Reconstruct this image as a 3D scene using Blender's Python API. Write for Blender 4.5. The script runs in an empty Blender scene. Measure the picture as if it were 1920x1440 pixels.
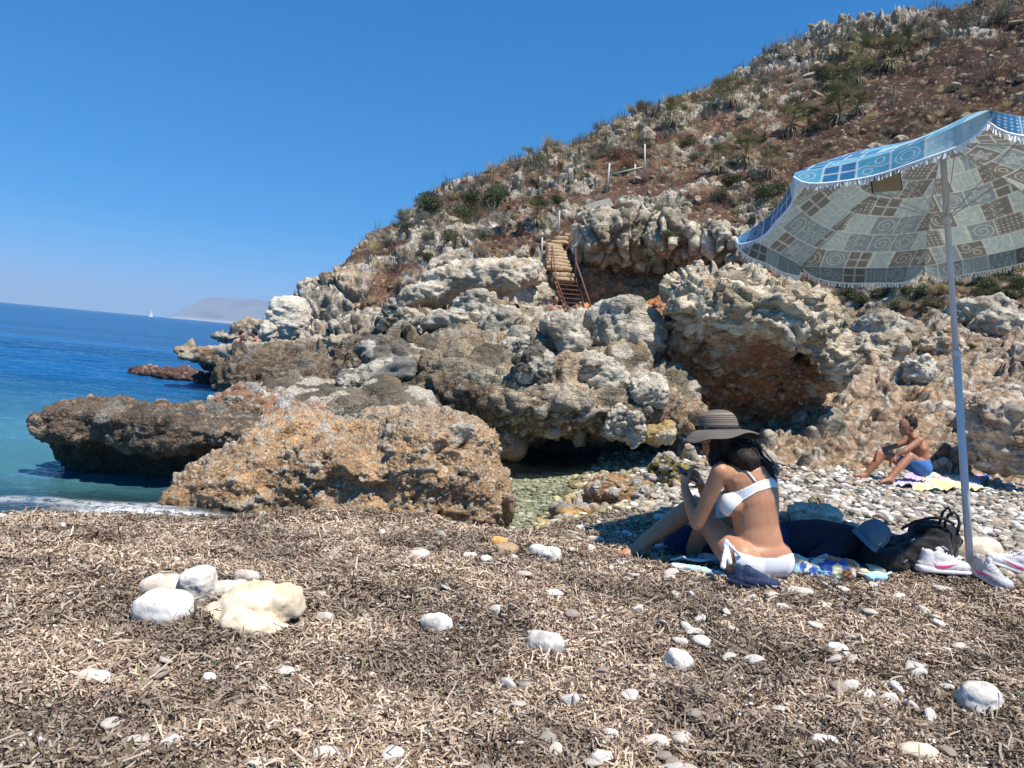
import bpy, bmesh, math, random
import numpy as np
from mathutils import Vector, Matrix, Euler
rad = math.radians
random.seed(7)
rng = np.random.default_rng(7)
scene = bpy.context.scene
COL = scene.collection

# ------------------------------------------------------------------ camera
FPX = 1450.0
CAM = np.array([0.0, 0.0, 1.05])
PITCH, ROLL = rad(2.55), rad(5.3)
_F = np.array([0, math.cos(PITCH), -math.sin(PITCH)])
_R0 = np.array([1.0, 0, 0]); _U0 = np.cross(_R0, _F)
_R = math.cos(ROLL) * _R0 + math.sin(ROLL) * _U0
_U = -math.sin(ROLL) * _R0 + math.cos(ROLL) * _U0
cam_data = bpy.data.cameras.new('camera')
cam_data.sensor_width = 36.0
cam_data.lens = FPX / 1920 * 36
cam_data.clip_end = 40000
cam_data.clip_start = 0.05
cam = bpy.data.objects.new('camera', cam_data)
COL.objects.link(cam)
M = Matrix(((_R[0], _U[0], -_F[0], CAM[0]), (_R[1], _U[1], -_F[1], CAM[1]), (_R[2], _U[2], -_F[2], CAM[2]), (0, 0, 0, 1)))
cam.matrix_world = M
scene.camera = cam

def P(px, py, Y):
    """photograph direction -> world point at distance Y along the ground"""
    d = _F + _R * (px - 960) / FPX - _U * (py - 720) / FPX
    return CAM + d * Y / d[1]
def PZ(px, py, z):
    d = _F + _R * (px - 960) / FPX - _U * (py - 720) / FPX
    return CAM + d * (z - CAM[2]) / d[2]

# ------------------------------------------------------------------ sky, sun, exposure
SUN_EL, SUN_AZ = rad(63.5), rad(-47)      # azimuth measured from +X towards +Y
SUN = Vector((math.cos(SUN_EL) * math.cos(SUN_AZ), math.cos(SUN_EL) * math.sin(SUN_AZ), math.sin(SUN_EL)))
world = bpy.data.worlds.new('World'); scene.world = world
world.use_nodes = True
nt = world.node_tree; nt.nodes.clear()
sky = nt.nodes.new('ShaderNodeTexSky'); sky.sky_type = 'NISHITA'; sky.sun_disc = False
sky.sun_elevation = SUN_EL
sky.sun_rotation = math.atan2(SUN.x, SUN.y)
sky.altitude = 0; sky.air_density = 1.0; sky.dust_density = 0.0; sky.ozone_density = 2.6
tc = nt.nodes.new('ShaderNodeTexCoord'); va = nt.nodes.new('ShaderNodeVectorMath'); va.operation = 'ADD'; va.inputs[1].default_value = (0, 0, .13)
vn = nt.nodes.new('ShaderNodeVectorMath'); vn.operation = 'NORMALIZE'
nt.links.new(tc.outputs['Generated'], va.inputs[0]); nt.links.new(va.outputs[0], vn.inputs[0]); nt.links.new(vn.outputs[0], sky.inputs[0])
hsv = nt.nodes.new('ShaderNodeHueSaturation'); hsv.inputs['Saturation'].default_value = 1.6
bg = nt.nodes.new('ShaderNodeBackground'); bg.inputs['Strength'].default_value = 0.112
wo = nt.nodes.new('ShaderNodeOutputWorld')
nt.links.new(sky.outputs[0], hsv.inputs['Color']); nt.links.new(hsv.outputs[0], bg.inputs[0]); nt.links.new(bg.outputs[0], wo.inputs[0])
sl = bpy.data.lights.new('sun', 'SUN'); sl.energy = 4.6; sl.angle = rad(0.53); sl.color = (1.0, 0.925, 0.82)
so = bpy.data.objects.new('sun', sl); COL.objects.link(so)
so.rotation_euler = SUN.to_track_quat('Z', 'Y').to_euler()
scene.view_settings.view_transform = 'Standard'
scene.view_settings.look = 'None'
scene.view_settings.exposure = 0.6
scene.view_settings.gamma = 1.0
scene.view_settings.use_curve_mapping = False
scene.cycles.max_bounces = 7
scene.cycles.transparent_max_bounces = 12
scene.cycles.volume_bounces = 0
scene.cycles.use_denoising = True

# ------------------------------------------------------------------ numeric noise
def _hash(ix, iy, iz, seed):
    h = (ix.astype(np.int64) * 73856093) ^ (iy.astype(np.int64) * 19349663) ^ (iz.astype(np.int64) * 83492791) ^ (seed * 2654435761)
    h = (h & 0xffffffff).astype(np.uint32)
    h ^= h >> np.uint32(16); h *= np.uint32(0x7feb352d); h ^= h >> np.uint32(15); h *= np.uint32(0x846ca68b); h ^= h >> np.uint32(16)
    return h
def _r3(h):
    a = (h & np.uint32(1023)) / 1023.0
    b = ((h >> np.uint32(10)) & np.uint32(1023)) / 1023.0
    c = ((h >> np.uint32(20)) & np.uint32(1023)) / 1023.0
    return a, b, c
def vnoise(p, seed=0):
    i = np.floor(p).astype(np.int64); f = p - i
    u = f * f * f * (f * (f * 6 - 15) + 10)
    out = 0
    for dx in (0, 1):
        wx = u[:, 0] if dx else 1 - u[:, 0]
        for dy in (0, 1):
            wy = u[:, 1] if dy else 1 - u[:, 1]
            for dz in (0, 1):
                wz = u[:, 2] if dz else 1 - u[:, 2]
                h = _hash(i[:, 0] + dx, i[:, 1] + dy, i[:, 2] + dz, seed)
                a, b, c = _r3(h)
                g = ((a * 2 - 1) * (f[:, 0] - dx) + (b * 2 - 1) * (f[:, 1] - dy) + (c * 2 - 1) * (f[:, 2] - dz))
                out = out + wx * wy * wz * g
    return out * 1.5
def fbm(p, octaves=4, seed=0, gain=0.5):
    a, s, out = 1.0, 1.0, 0
    for o in range(octaves):
        out = out + a * vnoise(p * s + 17.3 * o, seed + o); s *= 2.03; a *= gain
    return out
def ridged(p, octaves=4, seed=0):
    a, s, out = 1.0, 1.0, 0
    for o in range(octaves):
        n = 1 - np.abs(vnoise(p * s + 9.1 * o, seed + o)) * 2.2
        out = out + a * n * np.abs(n); s *= 2.1; a *= 0.5
    return out / 1.9
def worley(p, seed=0, jit=0.9):
    """F1, F2, hash of the nearest cell, offset from its centre"""
    i = np.floor(p).astype(np.int64)
    n = len(p)
    F1 = np.full(n, 9.0); F2 = np.full(n, 9.0); H = np.zeros(n, np.uint32); OFF = np.zeros((n, 3))
    for dx in (-1, 0, 1):
        for dy in (-1, 0, 1):
            for dz in (-1, 0, 1):
                c = i + (dx, dy, dz)
                h = _hash(c[:, 0], c[:, 1], c[:, 2], seed)
                a, b, g = _r3(h)
                q = c + 0.5 + jit * (np.stack([a, b, g], -1) - 0.5)
                o = p - q
                d = np.sqrt((o * o).sum(1))
                m = d < F1
                F2 = np.where(m, F1, np.minimum(F2, d))
                F1 = np.where(m, d, F1); H = np.where(m, h, H); OFF = np.where(m[:, None], o, OFF)
    return F1, F2, H, OFF
def hr(H, k=0):
    h = H.copy(); h = h + np.uint32(7919 * (k + 1)); h ^= h >> np.uint32(13); h *= np.uint32(0x5bd1e995); h ^= h >> np.uint32(15)
    return (h & np.uint32(0xffff)) / 65535.0
def smooth(a, b, x):
    t = np.clip((x - a) / (b - a), 0, 1); return t * t * (3 - 2 * t)
def mix(a, b, t):
    t = np.asarray(t)
    if t.ndim == 1: t = t[:, None]
    return a * (1 - t) + b * t

# ------------------------------------------------------------------ objects and tags
def tag(o, label=None, cat=None, group=None, kind=None):
    if label: o['label'] = label
    if cat: o['category'] = cat
    if group: o['group'] = group
    if kind: o['kind'] = kind
    return o
def empty(name, loc=(0, 0, 0), rotz=0):
    o = bpy.data.objects.new(name, None); COL.objects.link(o)
    o.empty_display_size = 0.1
    o.location = [float(v) for v in loc]; o.rotation_euler = (0, 0, rotz); return o
def mesh_np(name, V, F, mat=None, col=None, smooth_=True, parent=None, link=True, mats=None, fmat=None):
    """V (n,3); F (m,k) array or list of such arrays"""
    me = bpy.data.meshes.new(name)
    Fs = F if isinstance(F, list) else [F]
    Fs = [np.asarray(f, dtype=np.int32) for f in Fs if len(f)]
    loops = np.concatenate([f.ravel() for f in Fs]); tot = np.concatenate([np.full(len(f), f.shape[1], np.int32) for f in Fs])
    st = np.concatenate([[0], np.cumsum(tot)[:-1]]).astype(np.int32)
    me.vertices.add(len(V)); me.vertices.foreach_set('co', np.asarray(V, np.float32).ravel())
    me.loops.add(len(loops)); me.loops.foreach_set('vertex_index', loops)
    me.polygons.add(len(tot)); me.polygons.foreach_set('loop_start', st); me.polygons.foreach_set('loop_total', tot)
    me.update(calc_edges=True)
    me.polygons.foreach_set('use_smooth', np.full(len(tot), smooth_, bool))
    if fmat is not None: me.polygons.foreach_set('material_index', np.asarray(fmat, np.int32))
    if col is not None: set_col(me, col)
    if mat: me.materials.append(mat)
    for m_ in (mats or []): me.materials.append(m_)
    me.validate()
    o = bpy.data.objects.new(name, me)
    if link: COL.objects.link(o)
    if parent: o.parent = parent
    return o
def set_col(me, col, name='Col'):
    a = me.color_attributes.new(name, 'FLOAT_COLOR', 'POINT')
    c = np.ones((len(me.vertices), 4), np.float32); c[:, :col.shape[1]] = col
    a.data.foreach_set('color', c.ravel())
def get_v(me):
    v = np.empty(len(me.vertices) * 3, np.float32); me.vertices.foreach_get('co', v); return v.reshape(-1, 3).astype(float)
def get_n(me):
    v = np.empty(len(me.vertices) * 3, np.float32); me.vertex_normals.foreach_get('vector', v); return v.reshape(-1, 3).astype(float)
def get_e(me):
    v = np.empty(len(me.edges) * 2, np.int32); me.edges.foreach_get('vertices', v); return v.reshape(-1, 2)
def set_v(me, v):
    me.vertices.foreach_set('co', np.asarray(v, np.float32).ravel()); me.update()
def laplace(V, E, it=5, lam=0.6):
    n = len(V); deg = np.bincount(E.ravel(), minlength=n)[:, None]
    for _ in range(it):
        S = np.stack([np.bincount(E[:, 0], V[E[:, 1], k], n) + np.bincount(E[:, 1], V[E[:, 0], k], n) for k in range(3)], 1)
        V = V + lam * (S / np.maximum(deg, 1) - V)
    return V
_ico = {}
def ico(n):
    if n not in _ico:
        bm = bmesh.new(); bmesh.ops.create_icosphere(bm, subdivisions=n, radius=1)
        V = np.array([v.co[:] for v in bm.verts]); F = np.array([[v.index for v in f.verts] for f in bm.faces]); bm.free()
        _ico[n] = (V, F)
    return _ico[n]
def rotm(rx=0, ry=0, rz=0): return np.array(Euler((rx, ry, rz)).to_matrix())

class Blobs:
    """closed pieces gathered and fused into one skin by a voxel remesh"""
    def __init__(s): s.V = []; s.F = []; s.n = 0
    def add(s, V, F):
        s.V.append(np.asarray(V, float)); s.F += [tuple(int(i) + s.n for i in f) for f in F]; s.n += len(V); return s
    def sup(s, c, r, rot=(0, 0, 0), k=2.0, sub=3):
        V, F = ico(sub)
        d = V / (np.abs(V) ** k).sum(1, keepdims=True) ** (1 / k)
        return s.add((d * np.array(r)) @ rotm(*rot).T + np.array(c, float), F)
    def cap(s, a, b, ra, rb, wide=1.0, axis=None, seg=14):
        """tapered rounded limb from a to b; wide scales the section along axis"""
        a = np.array(a, float); b = np.array(b, float); d = b - a; L = np.linalg.norm(d); d = d / max(L, 1e-6)
        x = np.array(axis, float) if axis is not None else (np.array([1.0, 0, 0]) if abs(d[0]) < .8 else np.array([0, 1.0, 0]))
        x = x - d * (x @ d); x /= np.linalg.norm(x); y = np.cross(d, x)
        V = []; rings = []
        prof = [(-math.sin(t) * ra, math.cos(t) * ra) for t in (1.2, .8, .4)] + [(L * t, ra + (rb - ra) * t) for t in (0, .33, .66, 1)] + [(L + math.sin(t) * rb, math.cos(t) * rb) for t in (.4, .8, 1.2)]
        for (h, r) in prof:
            V += [a + d * h + x * math.cos(q) * r * wide + y * math.sin(q) * r for q in np.linspace(0, 2 * math.pi, seg, endpoint=False)]
        n = len(prof); V += [a - d * ra, b + d * rb]
        F = []
        for i in range(n - 1):
            for j in range(seg):
                j2 = (j + 1) % seg
                F.append((i * seg + j, i * seg + j2, (i + 1) * seg + j2, (i + 1) * seg + j))
        for j in range(seg):
            j2 = (j + 1) % seg
            F.append((n * seg, j2, j)); F.append((n * seg + 1, (n - 1) * seg + j, (n - 1) * seg + j2))
        return s.add(V, F)
    def slab(s, pts, y0, y1):
        """solid from a closed outline [(x,z)...] between two depths"""
        n = len(pts)
        V = [(p[0], y0, p[1]) for p in pts] + [(p[0], y1, p[1]) for p in pts]
        F = [tuple(range(n)), tuple(range(2 * n - 1, n - 1, -1))] + [(i, i + n, (i + 1) % n + n, (i + 1) % n) for i in range(n)]
        return s.add(V, F)
    def skin(s, voxel, it=3, lam=0.6):
        me = bpy.data.meshes.new('tmp'); me.from_pydata(np.concatenate(s.V).tolist(), [], s.F); me.update()
        o = bpy.data.objects.new('tmp', me); COL.objects.link(o)
        m = o.modifiers.new('r', 'REMESH'); m.mode = 'VOXEL'; m.voxel_size = voxel; m.adaptivity = 0
        dg = bpy.context.evaluated_depsgraph_get(); dg.update()
        out = bpy.data.meshes.new_from_object(o.evaluated_get(dg))
        bpy.data.objects.remove(o); bpy.data.meshes.remove(me)
        V = get_v(out); E = get_e(out)
        set_v(out, laplace(V, E, it, lam))
        return out
# ------------------------------------------------------------------ materials
MATS = {}
class NT:
    def __init__(s, name):
        s.m = bpy.data.materials.new(name); s.m.use_nodes = True; s.t = s.m.node_tree; s.t.nodes.clear()
        s.out = s.t.nodes.new('ShaderNodeOutputMaterial'); MATS[name] = s.m
    def n(s, typ, **kw):
        nd = s.t.nodes.new('ShaderNode' + typ)
        for k, v in kw.items():
            if k in nd.inputs.keys(): nd.inputs[k].default_value = v
            else: setattr(nd, k, v)
        return nd
    def l(s, a, b): s.t.links.new(a, b)
    def coord(s, kind='Object', scale=(1, 1, 1)):
        tc = s.n('TexCoord'); mp = s.n('Mapping'); mp.inputs['Scale'].default_value = scale; s.l(tc.outputs[kind], mp.inputs[0]); return mp.outputs[0]
    def noise(s, vec, scale, detail=4, rough=.6, dist=0):
        n = s.n('TexNoise'); n.inputs['Scale'].default_value = scale; n.inputs['Detail'].default_value = detail; n.inputs['Roughness'].default_value = rough; n.inputs['Distortion'].default_value = dist
        s.l(vec, n.inputs['Vector']); return n.outputs[0]
    def noise_c(s, vec, scale):
        n = s.n('TexNoise'); n.inputs['Scale'].default_value = scale; n.inputs['Detail'].default_value = 4; s.l(vec, n.inputs['Vector']); return n.outputs[1]
    def vor(s, vec, scale, feature='F1', out=0):
        n = s.n('TexVoronoi'); n.feature = feature; n.inputs['Scale'].default_value = scale; s.l(vec, n.inputs['Vector']); return n.outputs[out]
    def ramp(s, fac, stops):
        r = s.n('ValToRGB'); cr = r.color_ramp
        while len(cr.elements) > 1: cr.elements.remove(cr.elements[-1])
        for i, (p, c) in enumerate(stops):
            e = cr.elements[0] if i == 0 else cr.elements.new(p)
            e.position = p; e.color = (c[0], c[1], c[2], 1) if not isinstance(c, (int, float)) else (c, c, c, 1)
        s.l(fac, r.inputs[0]); return r.outputs[0]
    def math(s, op, a, b=None, clamp=False):
        m = s.n('Math'); m.operation = op; m.use_clamp = clamp
        for i, v in enumerate((a, b)):
            if v is None: continue
            if isinstance(v, (int, float)): m.inputs[i].default_value = v
            else: s.l(v, m.inputs[i])
        return m.outputs[0]
    def mixc(s, fac, a, b, blend='MIX'):
        m = s.n('Mix'); m.data_type = 'RGBA'; m.blend_type = blend
        for i, v in ((0, fac), (6, a), (7, b)):
            if isinstance(v, (int, float)): m.inputs[i].default_value = v
            elif isinstance(v, tuple): m.inputs[i].default_value = (v[0], v[1], v[2], 1)
            else: s.l(v, m.inputs[i])
        return m.outputs[2]
    def bump(s, h, strength=1, dist=.01, prev=None):
        b = s.n('Bump'); b.inputs['Strength'].default_value = strength; b.inputs['Distance'].default_value = dist; s.l(h, b.inputs['Height'])
        if prev is not None: s.l(prev, b.inputs['Normal'])
        return b.outputs[0]
    def pbr(s, color, rough=.9, normal=None, spec=.3, **kw):
        b = s.n('BsdfPrincipled')
        if isinstance(color, tuple): b.inputs['Base Color'].default_value = (color[0], color[1], color[2], 1)
        else: s.l(color, b.inputs['Base Color'])
        if isinstance(rough, (int, float)): b.inputs['Roughness'].default_value = rough
        else: s.l(rough, b.inputs['Roughness'])
        b.inputs['Specular IOR Level'].default_value = spec
        if normal is not None: s.l(normal, b.inputs['Normal'])
        for k, v in kw.items(): b.inputs[k.replace('_', ' ')].default_value = v
        s.l(b.outputs[0], s.out.inputs[0]); return b

def rock_mat(name, fine=60, bd=.006, vor_scale=0, speck=(.42, 1.5), crack=0):
    n = NT(name); v = n.coord('Object')
    at = n.n('Attribute'); at.attribute_name = 'Col'
    f1 = n.noise(v, fine, 6, .7); f2 = n.noise(v, fine * .22, 5, .65, .4)
    c = n.mixc(1.0, at.outputs[0], n.ramp(f1, [(.25, speck[0]), (.5, 1.0), (.75, speck[1])]), 'MULTIPLY')
    c = n.mixc(1.0, c, n.ramp(f2, [(.3, .62), (.45, .95), (.7, 1.25)]), 'MULTIPLY')
    h = n.math('ADD', n.math('MULTIPLY', f1, .5), f2)
    if vor_scale: h = n.math('ADD', h, n.math('MULTIPLY', n.vor(v, vor_scale), -.8))
    nb = n.bump(h, .9, bd)
    if vor_scale:
        vd = n.vor(v, vor_scale * .8, 'DISTANCE_TO_EDGE'); c = n.mixc(1.0, c, n.ramp(vd, [(.0, .45), (.09, 1.0)]), 'MULTIPLY')
    if crack:
        v2 = n.coord('Object', (1, 1, 2.3))
        wv = n.mixc(.12, v2, n.noise_c(v2, crack * 1.6), 'ADD')
        cd = n.vor(wv, crack, 'DISTANCE_TO_EDGE'); cd = n.math('ADD', cd, n.ramp(n.noise(v, crack * .45, 3), [(.42, 0.0), (.56, .2)])); c = n.mixc(1.0, c, n.ramp(cd, [(.0, .45 if crack > 4 or crack < 3 else .84), (.03, .88), (.09, 1.0)]), 'MULTIPLY')
        st = n.noise(n.coord('Object', (.5, .5, 5)), crack * 1.2, 5, .7, .8); c = n.mixc(1.0, c, n.ramp(st, [(.35, .72), (.5, 1.0), (.65, 1.12)]), 'MULTIPLY')
        nb = n.bump(n.ramp(cd, [(0, 0), (.06, 1)]), .9 if crack > 4 else .5, bd * 1.2, nb); nb = n.bump(st, .8, bd * 1.5, nb)
    n.pbr(c, .92, nb, .25)
    return n.m
rock_mat('rock_near', 70, .016, 42)
rock_mat('rock_mid', 34, .04, 0, crack=2.6)
rock_mat('rock_lime', 60, .018, 0, crack=5.0)
rock_mat('rock_mix', 60, .016, 30, crack=3.6)
rock_mat('rock_far', 11, .09, 4.5, (.5, 1.4))
rock_mat('stone', 55, .004, 0, (.82, 1.1))
rock_mat('ground', 60, .012, 55)

n = NT('leaf_litter'); at = n.n('Attribute'); at.attribute_name = 'Col'
v = n.coord('Object'); c = n.mixc(1.0, at.outputs[0], n.ramp(n.noise(v, 160, 3), [(.3, .75), (.7, 1.2)]), 'MULTIPLY')
n.pbr(c, .62, None, .35)
n = NT('foliage'); at = n.n('Attribute'); at.attribute_name = 'Col'
oi = n.n('ObjectInfo'); c = n.mixc(1.0, at.outputs[0], n.ramp(oi.outputs['Random'], [(0, .7), (1, 1.25)]), 'MULTIPLY')
b = n.pbr(c, .6, None, .3)
tr = n.n('BsdfTranslucent'); n.l(c, tr.inputs[0]); mx = n.n('MixShader'); mx.inputs[0].default_value = .25
n.l(b.outputs[0], mx.inputs[1]); n.l(tr.outputs[0], mx.inputs[2]); n.l(mx.outputs[0], n.out.inputs[0])

def plain(name, color, rough=.7, spec=.3, nscale=40, namt=.12, bd=.001, metal=0, bscale=None):
    n = NT(name); v = n.coord('Object')
    f = n.noise(v, nscale, 4, .6)
    c = n.mixc(1.0, color, n.ramp(f, [(.25, 1 - namt), (.75, 1 + namt)]), 'MULTIPLY')
    nb = n.bump(n.noise(v, bscale or nscale * 3, 4), .6, bd)
    b = n.pbr(c, rough, nb, spec); b.inputs['Metallic'].default_value = metal
    return n.m
plain('rust', (.16, .075, .045), .85, .3, 30, .35)
plain('galvanised', (.42, .42, .42), .55, .4, 30, .15)
plain('concrete', (.36, .33, .29), .95, .2, 6, .2, .01)
plain('step_wood', (.42, .31, .19), .95, .2, 8, .3, .01)
plain('pole_white', (.62, .63, .66), .38, .45, 15, .06, .0002)
plain('sail', (.85, .85, .83), .8)
SEA = -0.25
# ------------------------------------------------------------------ beach ground
WL = np.array([(-9, 3.0), (-3.2, 4.55), (-2.3, 4.85), (-1.1, 5.2), (0, 5.42), (.31, 5.48), (.55, 6.2), (.94, 8.0), (1.2, 9.3), (1.5, 13.0)])
def shore(x, y):
    """signed distance to the waterline, positive on land"""
    d = np.full(x.shape, 1e9)
    for a, b in zip(WL[:-1], WL[1:]):
        ab = b - a; t = np.clip(((x - a[0]) * ab[0] + (y - a[1]) * ab[1]) / (ab @ ab), 0, 1)
        d = np.minimum(d, np.hypot(x - a[0] - t * ab[0], y - a[1] - t * ab[1]))
    water = y > np.interp(x, WL[:, 0], WL[:, 1], right=1e9)
    return np.where(water, -d, d)
def beach_z(x, y, detail=True):
    s = shore(x, y)
    top = -.14 * smooth(5.5, 8.5, y) + .03 * smooth(1.5, 4, x)
    land = SEA + (top - SEA) * (1 - np.exp(-np.maximum(s, 0) / .8))
    sea = SEA - .28 * (1 - np.exp(np.minimum(s, 0) / .8)) - .11 * np.maximum(-s - 1, 0)
    z = np.where(s > 0, land, np.maximum(sea, -4))
    z = z + .10 * np.exp(-((x + 1.05) ** 2 / .5 + (y - 5.15) ** 2 / .06))          # weed heaped against the boulder
    if detail:
        p = np.stack([x, y, np.zeros_like(x)], -1)
        sh = x.shape; p = p.reshape(-1, 3)
        z = z + (.028 * fbm(p * 1.1, 3, 5) + .012 * fbm(p * 4.5, 2, 9)).reshape(sh)
    return z
def bz(x, y): return float(beach_z(np.array([float(x)]), np.array([float(y)]))[0])
def on_beach(px, py):
    """where the line of sight through a photo point meets the beach"""
    z = 0.0
    for _ in range(12):
        q = PZ(px, py, z); z = .5 * z + .5 * bz(q[0], q[1])
    q = PZ(px, py, z); return np.array([q[0], q[1], bz(q[0], q[1])])

def grid(xs, ys):
    X, Y = np.meshgrid(xs, ys); nx, ny = len(xs), len(ys)
    i = (np.arange(ny - 1)[:, None] * nx + np.arange(nx - 1)[None, :]).ravel()
    return X.ravel(), Y.ravel(), np.stack([i, i + 1, i + nx + 1, i + nx], -1)
def polar(phis, rs):
    A, Rr = np.meshgrid(phis, rs); nx, ny = len(phis), len(rs)
    i = (np.arange(ny - 1)[:, None] * nx + np.arange(nx - 1)[None, :]).ravel()
    return (np.tan(A) * Rr).ravel(), Rr.ravel(), np.stack([i, i + 1, i + nx + 1, i + nx], -1)

def litter_mask(x, y):
    """1 where the beach is covered with dead sea grass, 0 where it is bare pebbles"""
    p = np.stack([x, y, np.zeros_like(x)], -1)
    edge = 5.9 - 1.55 * smooth(.9, 2.0, x) - .25 * smooth(2.0, 4, x) + .25 * fbm(p * 1.5, 3, 3)
    m = smooth(.25, -.15, y - edge) * smooth(.0, .12, shore(x, y) + .08)
    pat = smooth(.35, .6, fbm(p * 1.3 + 5, 3, 8)) * smooth(1.2, 2.6, x) * .8          # pebbly gaps on the right
    return m * (1 - pat)

xs = np.concatenate([np.linspace(-60, -6, 30)[:-1], np.linspace(-6, 9, 620), np.linspace(9, 40, 20)[1:]])
ys = np.concatenate([np.linspace(-8, 1.2, 16)[:-1], np.linspace(1.2, 13.5, 560), np.linspace(13.5, 90, 40)[1:]])
X, Y, Fq = grid(xs, ys)
Z = beach_z(X, Y)
Pg = np.stack([X, Y, Z], -1)
lm = litter_mask(X, Y); sh_ = shore(X, Y)
F1, F2, Hc, _ = worley(Pg * 16, 3)
peb = np.stack([.30 + .25 * hr(Hc), .27 + .24 * hr(Hc), .22 + .22 * hr(Hc)], -1) * (.5 + .5 * smooth(.6, .3, F1))[:, None]
colg = mix(peb, np.array([.16, .115, .08]), lm)
bed = np.stack([.26 + .2 * hr(Hc, 2), .27 + .19 * hr(Hc, 2), .19 + .14 * hr(Hc, 2)], -1)
colg = mix(colg, bed, smooth(.02, -.12, sh_))
colg = mix(colg, np.array([.05, .055, .05]), smooth(-1.0, -1.7, X) * smooth(.05, -.1, sh_) * .9)
Pg[:, 2] += np.where(lm < .4, .012 * np.maximum(0, 1 - (F1 / .55) ** 2), 0)
g = mesh_np('beach', Pg, Fq, MATS['ground'], colg); tag(g, kind='structure')

# ------------------------------------------------------------------ sea
n = NT('sea_water'); at = n.n('Attribute'); at.attribute_name = 'Col'      # R: how much bottom shows, G: calm
v = n.coord('Object'); geo = n.n('NewGeometry')
sep = n.n('SeparateColor'); n.l(at.outputs[0], sep.inputs[0])
w1 = n.noise(n.coord('Object', (.35, 1, 1)), .55, 4, .6, .3); w2 = n.noise(n.coord('Object', (.6, 1, 1)), 3.2, 4, .6, .5); w3 = n.noise(v, 16, 3, .6, .6)
nb = n.bump(w1, .7, .9); nb = n.bump(w2, .65, .14, nb); nb = n.bump(w3, .5, .016, nb)
deep = n.mixc(sep.outputs[1], (.005, .075, .20), (.05, .15, .175))
deep = n.mixc(1.0, deep, n.ramp(n.noise(n.coord('Object', (.12, 1, 1)), .22, 3), [(.3, .75), (.7, 1.3)]), 'MULTIPLY')
d = n.n('BsdfDiffuse'); n.l(deep, d.inputs[0]); n.l(nb, d.inputs[1])
t = n.n('BsdfTransparent'); t.inputs[0].default_value = (.93, .965, .92, 1)
m1 = n.n('MixShader'); n.l(sep.outputs[0], m1.inputs[0]); n.l(d.outputs[0], m1.inputs[1]); n.l(t.outputs[0], m1.inputs[2])
gl = n.n('BsdfGlossy'); gl.inputs['Roughness'].default_value = .09; n.l(nb, gl.inputs['Normal']); gl.inputs[0].default_value = (.9, .95, 1, 1)
fr = n.n('Fresnel'); fr.inputs[0].default_value = 1.33; n.l(nb, fr.inputs['Normal'])
fac = n.math('MULTIPLY', fr.outputs[0], .75, True)
m2 = n.n('MixShader'); n.l(fac, m2.inputs[0]); n.l(m1.outputs[0], m2.inputs[1]); n.l(gl.outputs[0], m2.inputs[2]); fm = n.math('MULTIPLY', n.ramp(n.noise(v, 14, 5, .7, .8), [(.38, 0), (.55, 1)]), sep.outputs[2]); df = n.n('BsdfDiffuse'); df.inputs[0].default_value = (.8, .83, .85, 1)
m3 = n.n('MixShader'); n.l(fm, m3.inputs[0]); n.l(m2.outputs[0], m3.inputs[1]); n.l(df.outputs[0], m3.inputs[2]); n.l(m3.outputs[0], n.out.inputs[0])
phis = np.concatenate([np.linspace(-1.2, -.75, 12)[:-1], np.linspace(-.75, .25, 420), np.linspace(.25, 1.2, 20)[1:]])
rs = np.concatenate([np.geomspace(3.2, 30, 420), np.geomspace(30, 18000, 90)[1:]])
X, Y, Fq = polar(phis, rs)
p0 = np.stack([X, Y * 1.6, np.zeros_like(X)], -1)
fade = smooth(45, 12, Y)
amp = .25 + .75 * smooth(-.5, 3, Y - np.interp(X, WL[:, 0], WL[:, 1]) )
amp = np.where((X > -.9) & (Y < 10), .22, amp)
Z = SEA + fade * amp * (.05 * fbm(p0 * .7, 3, 21) + .018 * fbm(p0 * 3.1, 3, 22))
s = shore(X, Y)
Z = Z - .25 * smooth(.25, .6, s)                      # the sheet dives under the beach
pool = smooth(-1.6, -.4, X) * smooth(11, 9, Y)
shal = np.maximum(smooth(-1.5, -.25, s) * np.where(X < -1.2, .9, .6), pool * .985)
calm = np.clip(smooth(16, 5, Y) * 1.0, 0, 1)
foam = np.clip(1.3 * np.exp(-((X + 2.35) ** 2 / .16 + (Y - 5.02) ** 2 / .02)) + .5 * smooth(-.1, .35, vnoise(np.stack([X * 2.6, Y * 2.6, X * 0], -1), 5)) * smooth(.22, .03, np.abs(s + .07 + .06 * np.sin(X * 5))) * (X < -1.4) + .35 * smooth(.12, .02, np.abs(s + .5 + .08 * np.sin(X * 3.3))) * (X < -1.6) * (X > -3.4), 0, 1)
cc = np.stack([shal, calm, foam], -1)
sea = mesh_np('sea', np.stack([X, Y, Z], -1), Fq, MATS['sea_water'], cc); tag(sea, kind='structure')

# ------------------------------------------------------------------ hill
def rbf_fit(c, v, smoothing=.02):
    c = np.asarray(c, float); v = np.asarray(v, float); n_ = len(c)
    r = np.hypot(c[:, None, 0] - c[None, :, 0], c[:, None, 1] - c[None, :, 1])
    K = np.where(r > 0, r * r * np.log(np.maximum(r, 1e-9)), 0) + smoothing * np.eye(n_)
    A = np.zeros((n_ + 3, n_ + 3)); A[:n_, :n_] = K; A[:n_, n_] = 1; A[:n_, n_ + 1:] = c; A[n_, :n_] = 1; A[n_ + 1:, :n_] = c.T
    w = np.linalg.solve(A, np.concatenate([v, [0, 0, 0]]))
    def f(x, y):
        out = w[n_] + w[n_ + 1] * x + w[n_ + 2] * y
        for i in range(n_):
            r2 = (x - c[i, 0]) ** 2 + (y - c[i, 1]) ** 2
            out = out + w[i] * .5 * r2 * np.log(np.maximum(r2, 1e-12))
        return out
    return f
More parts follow.
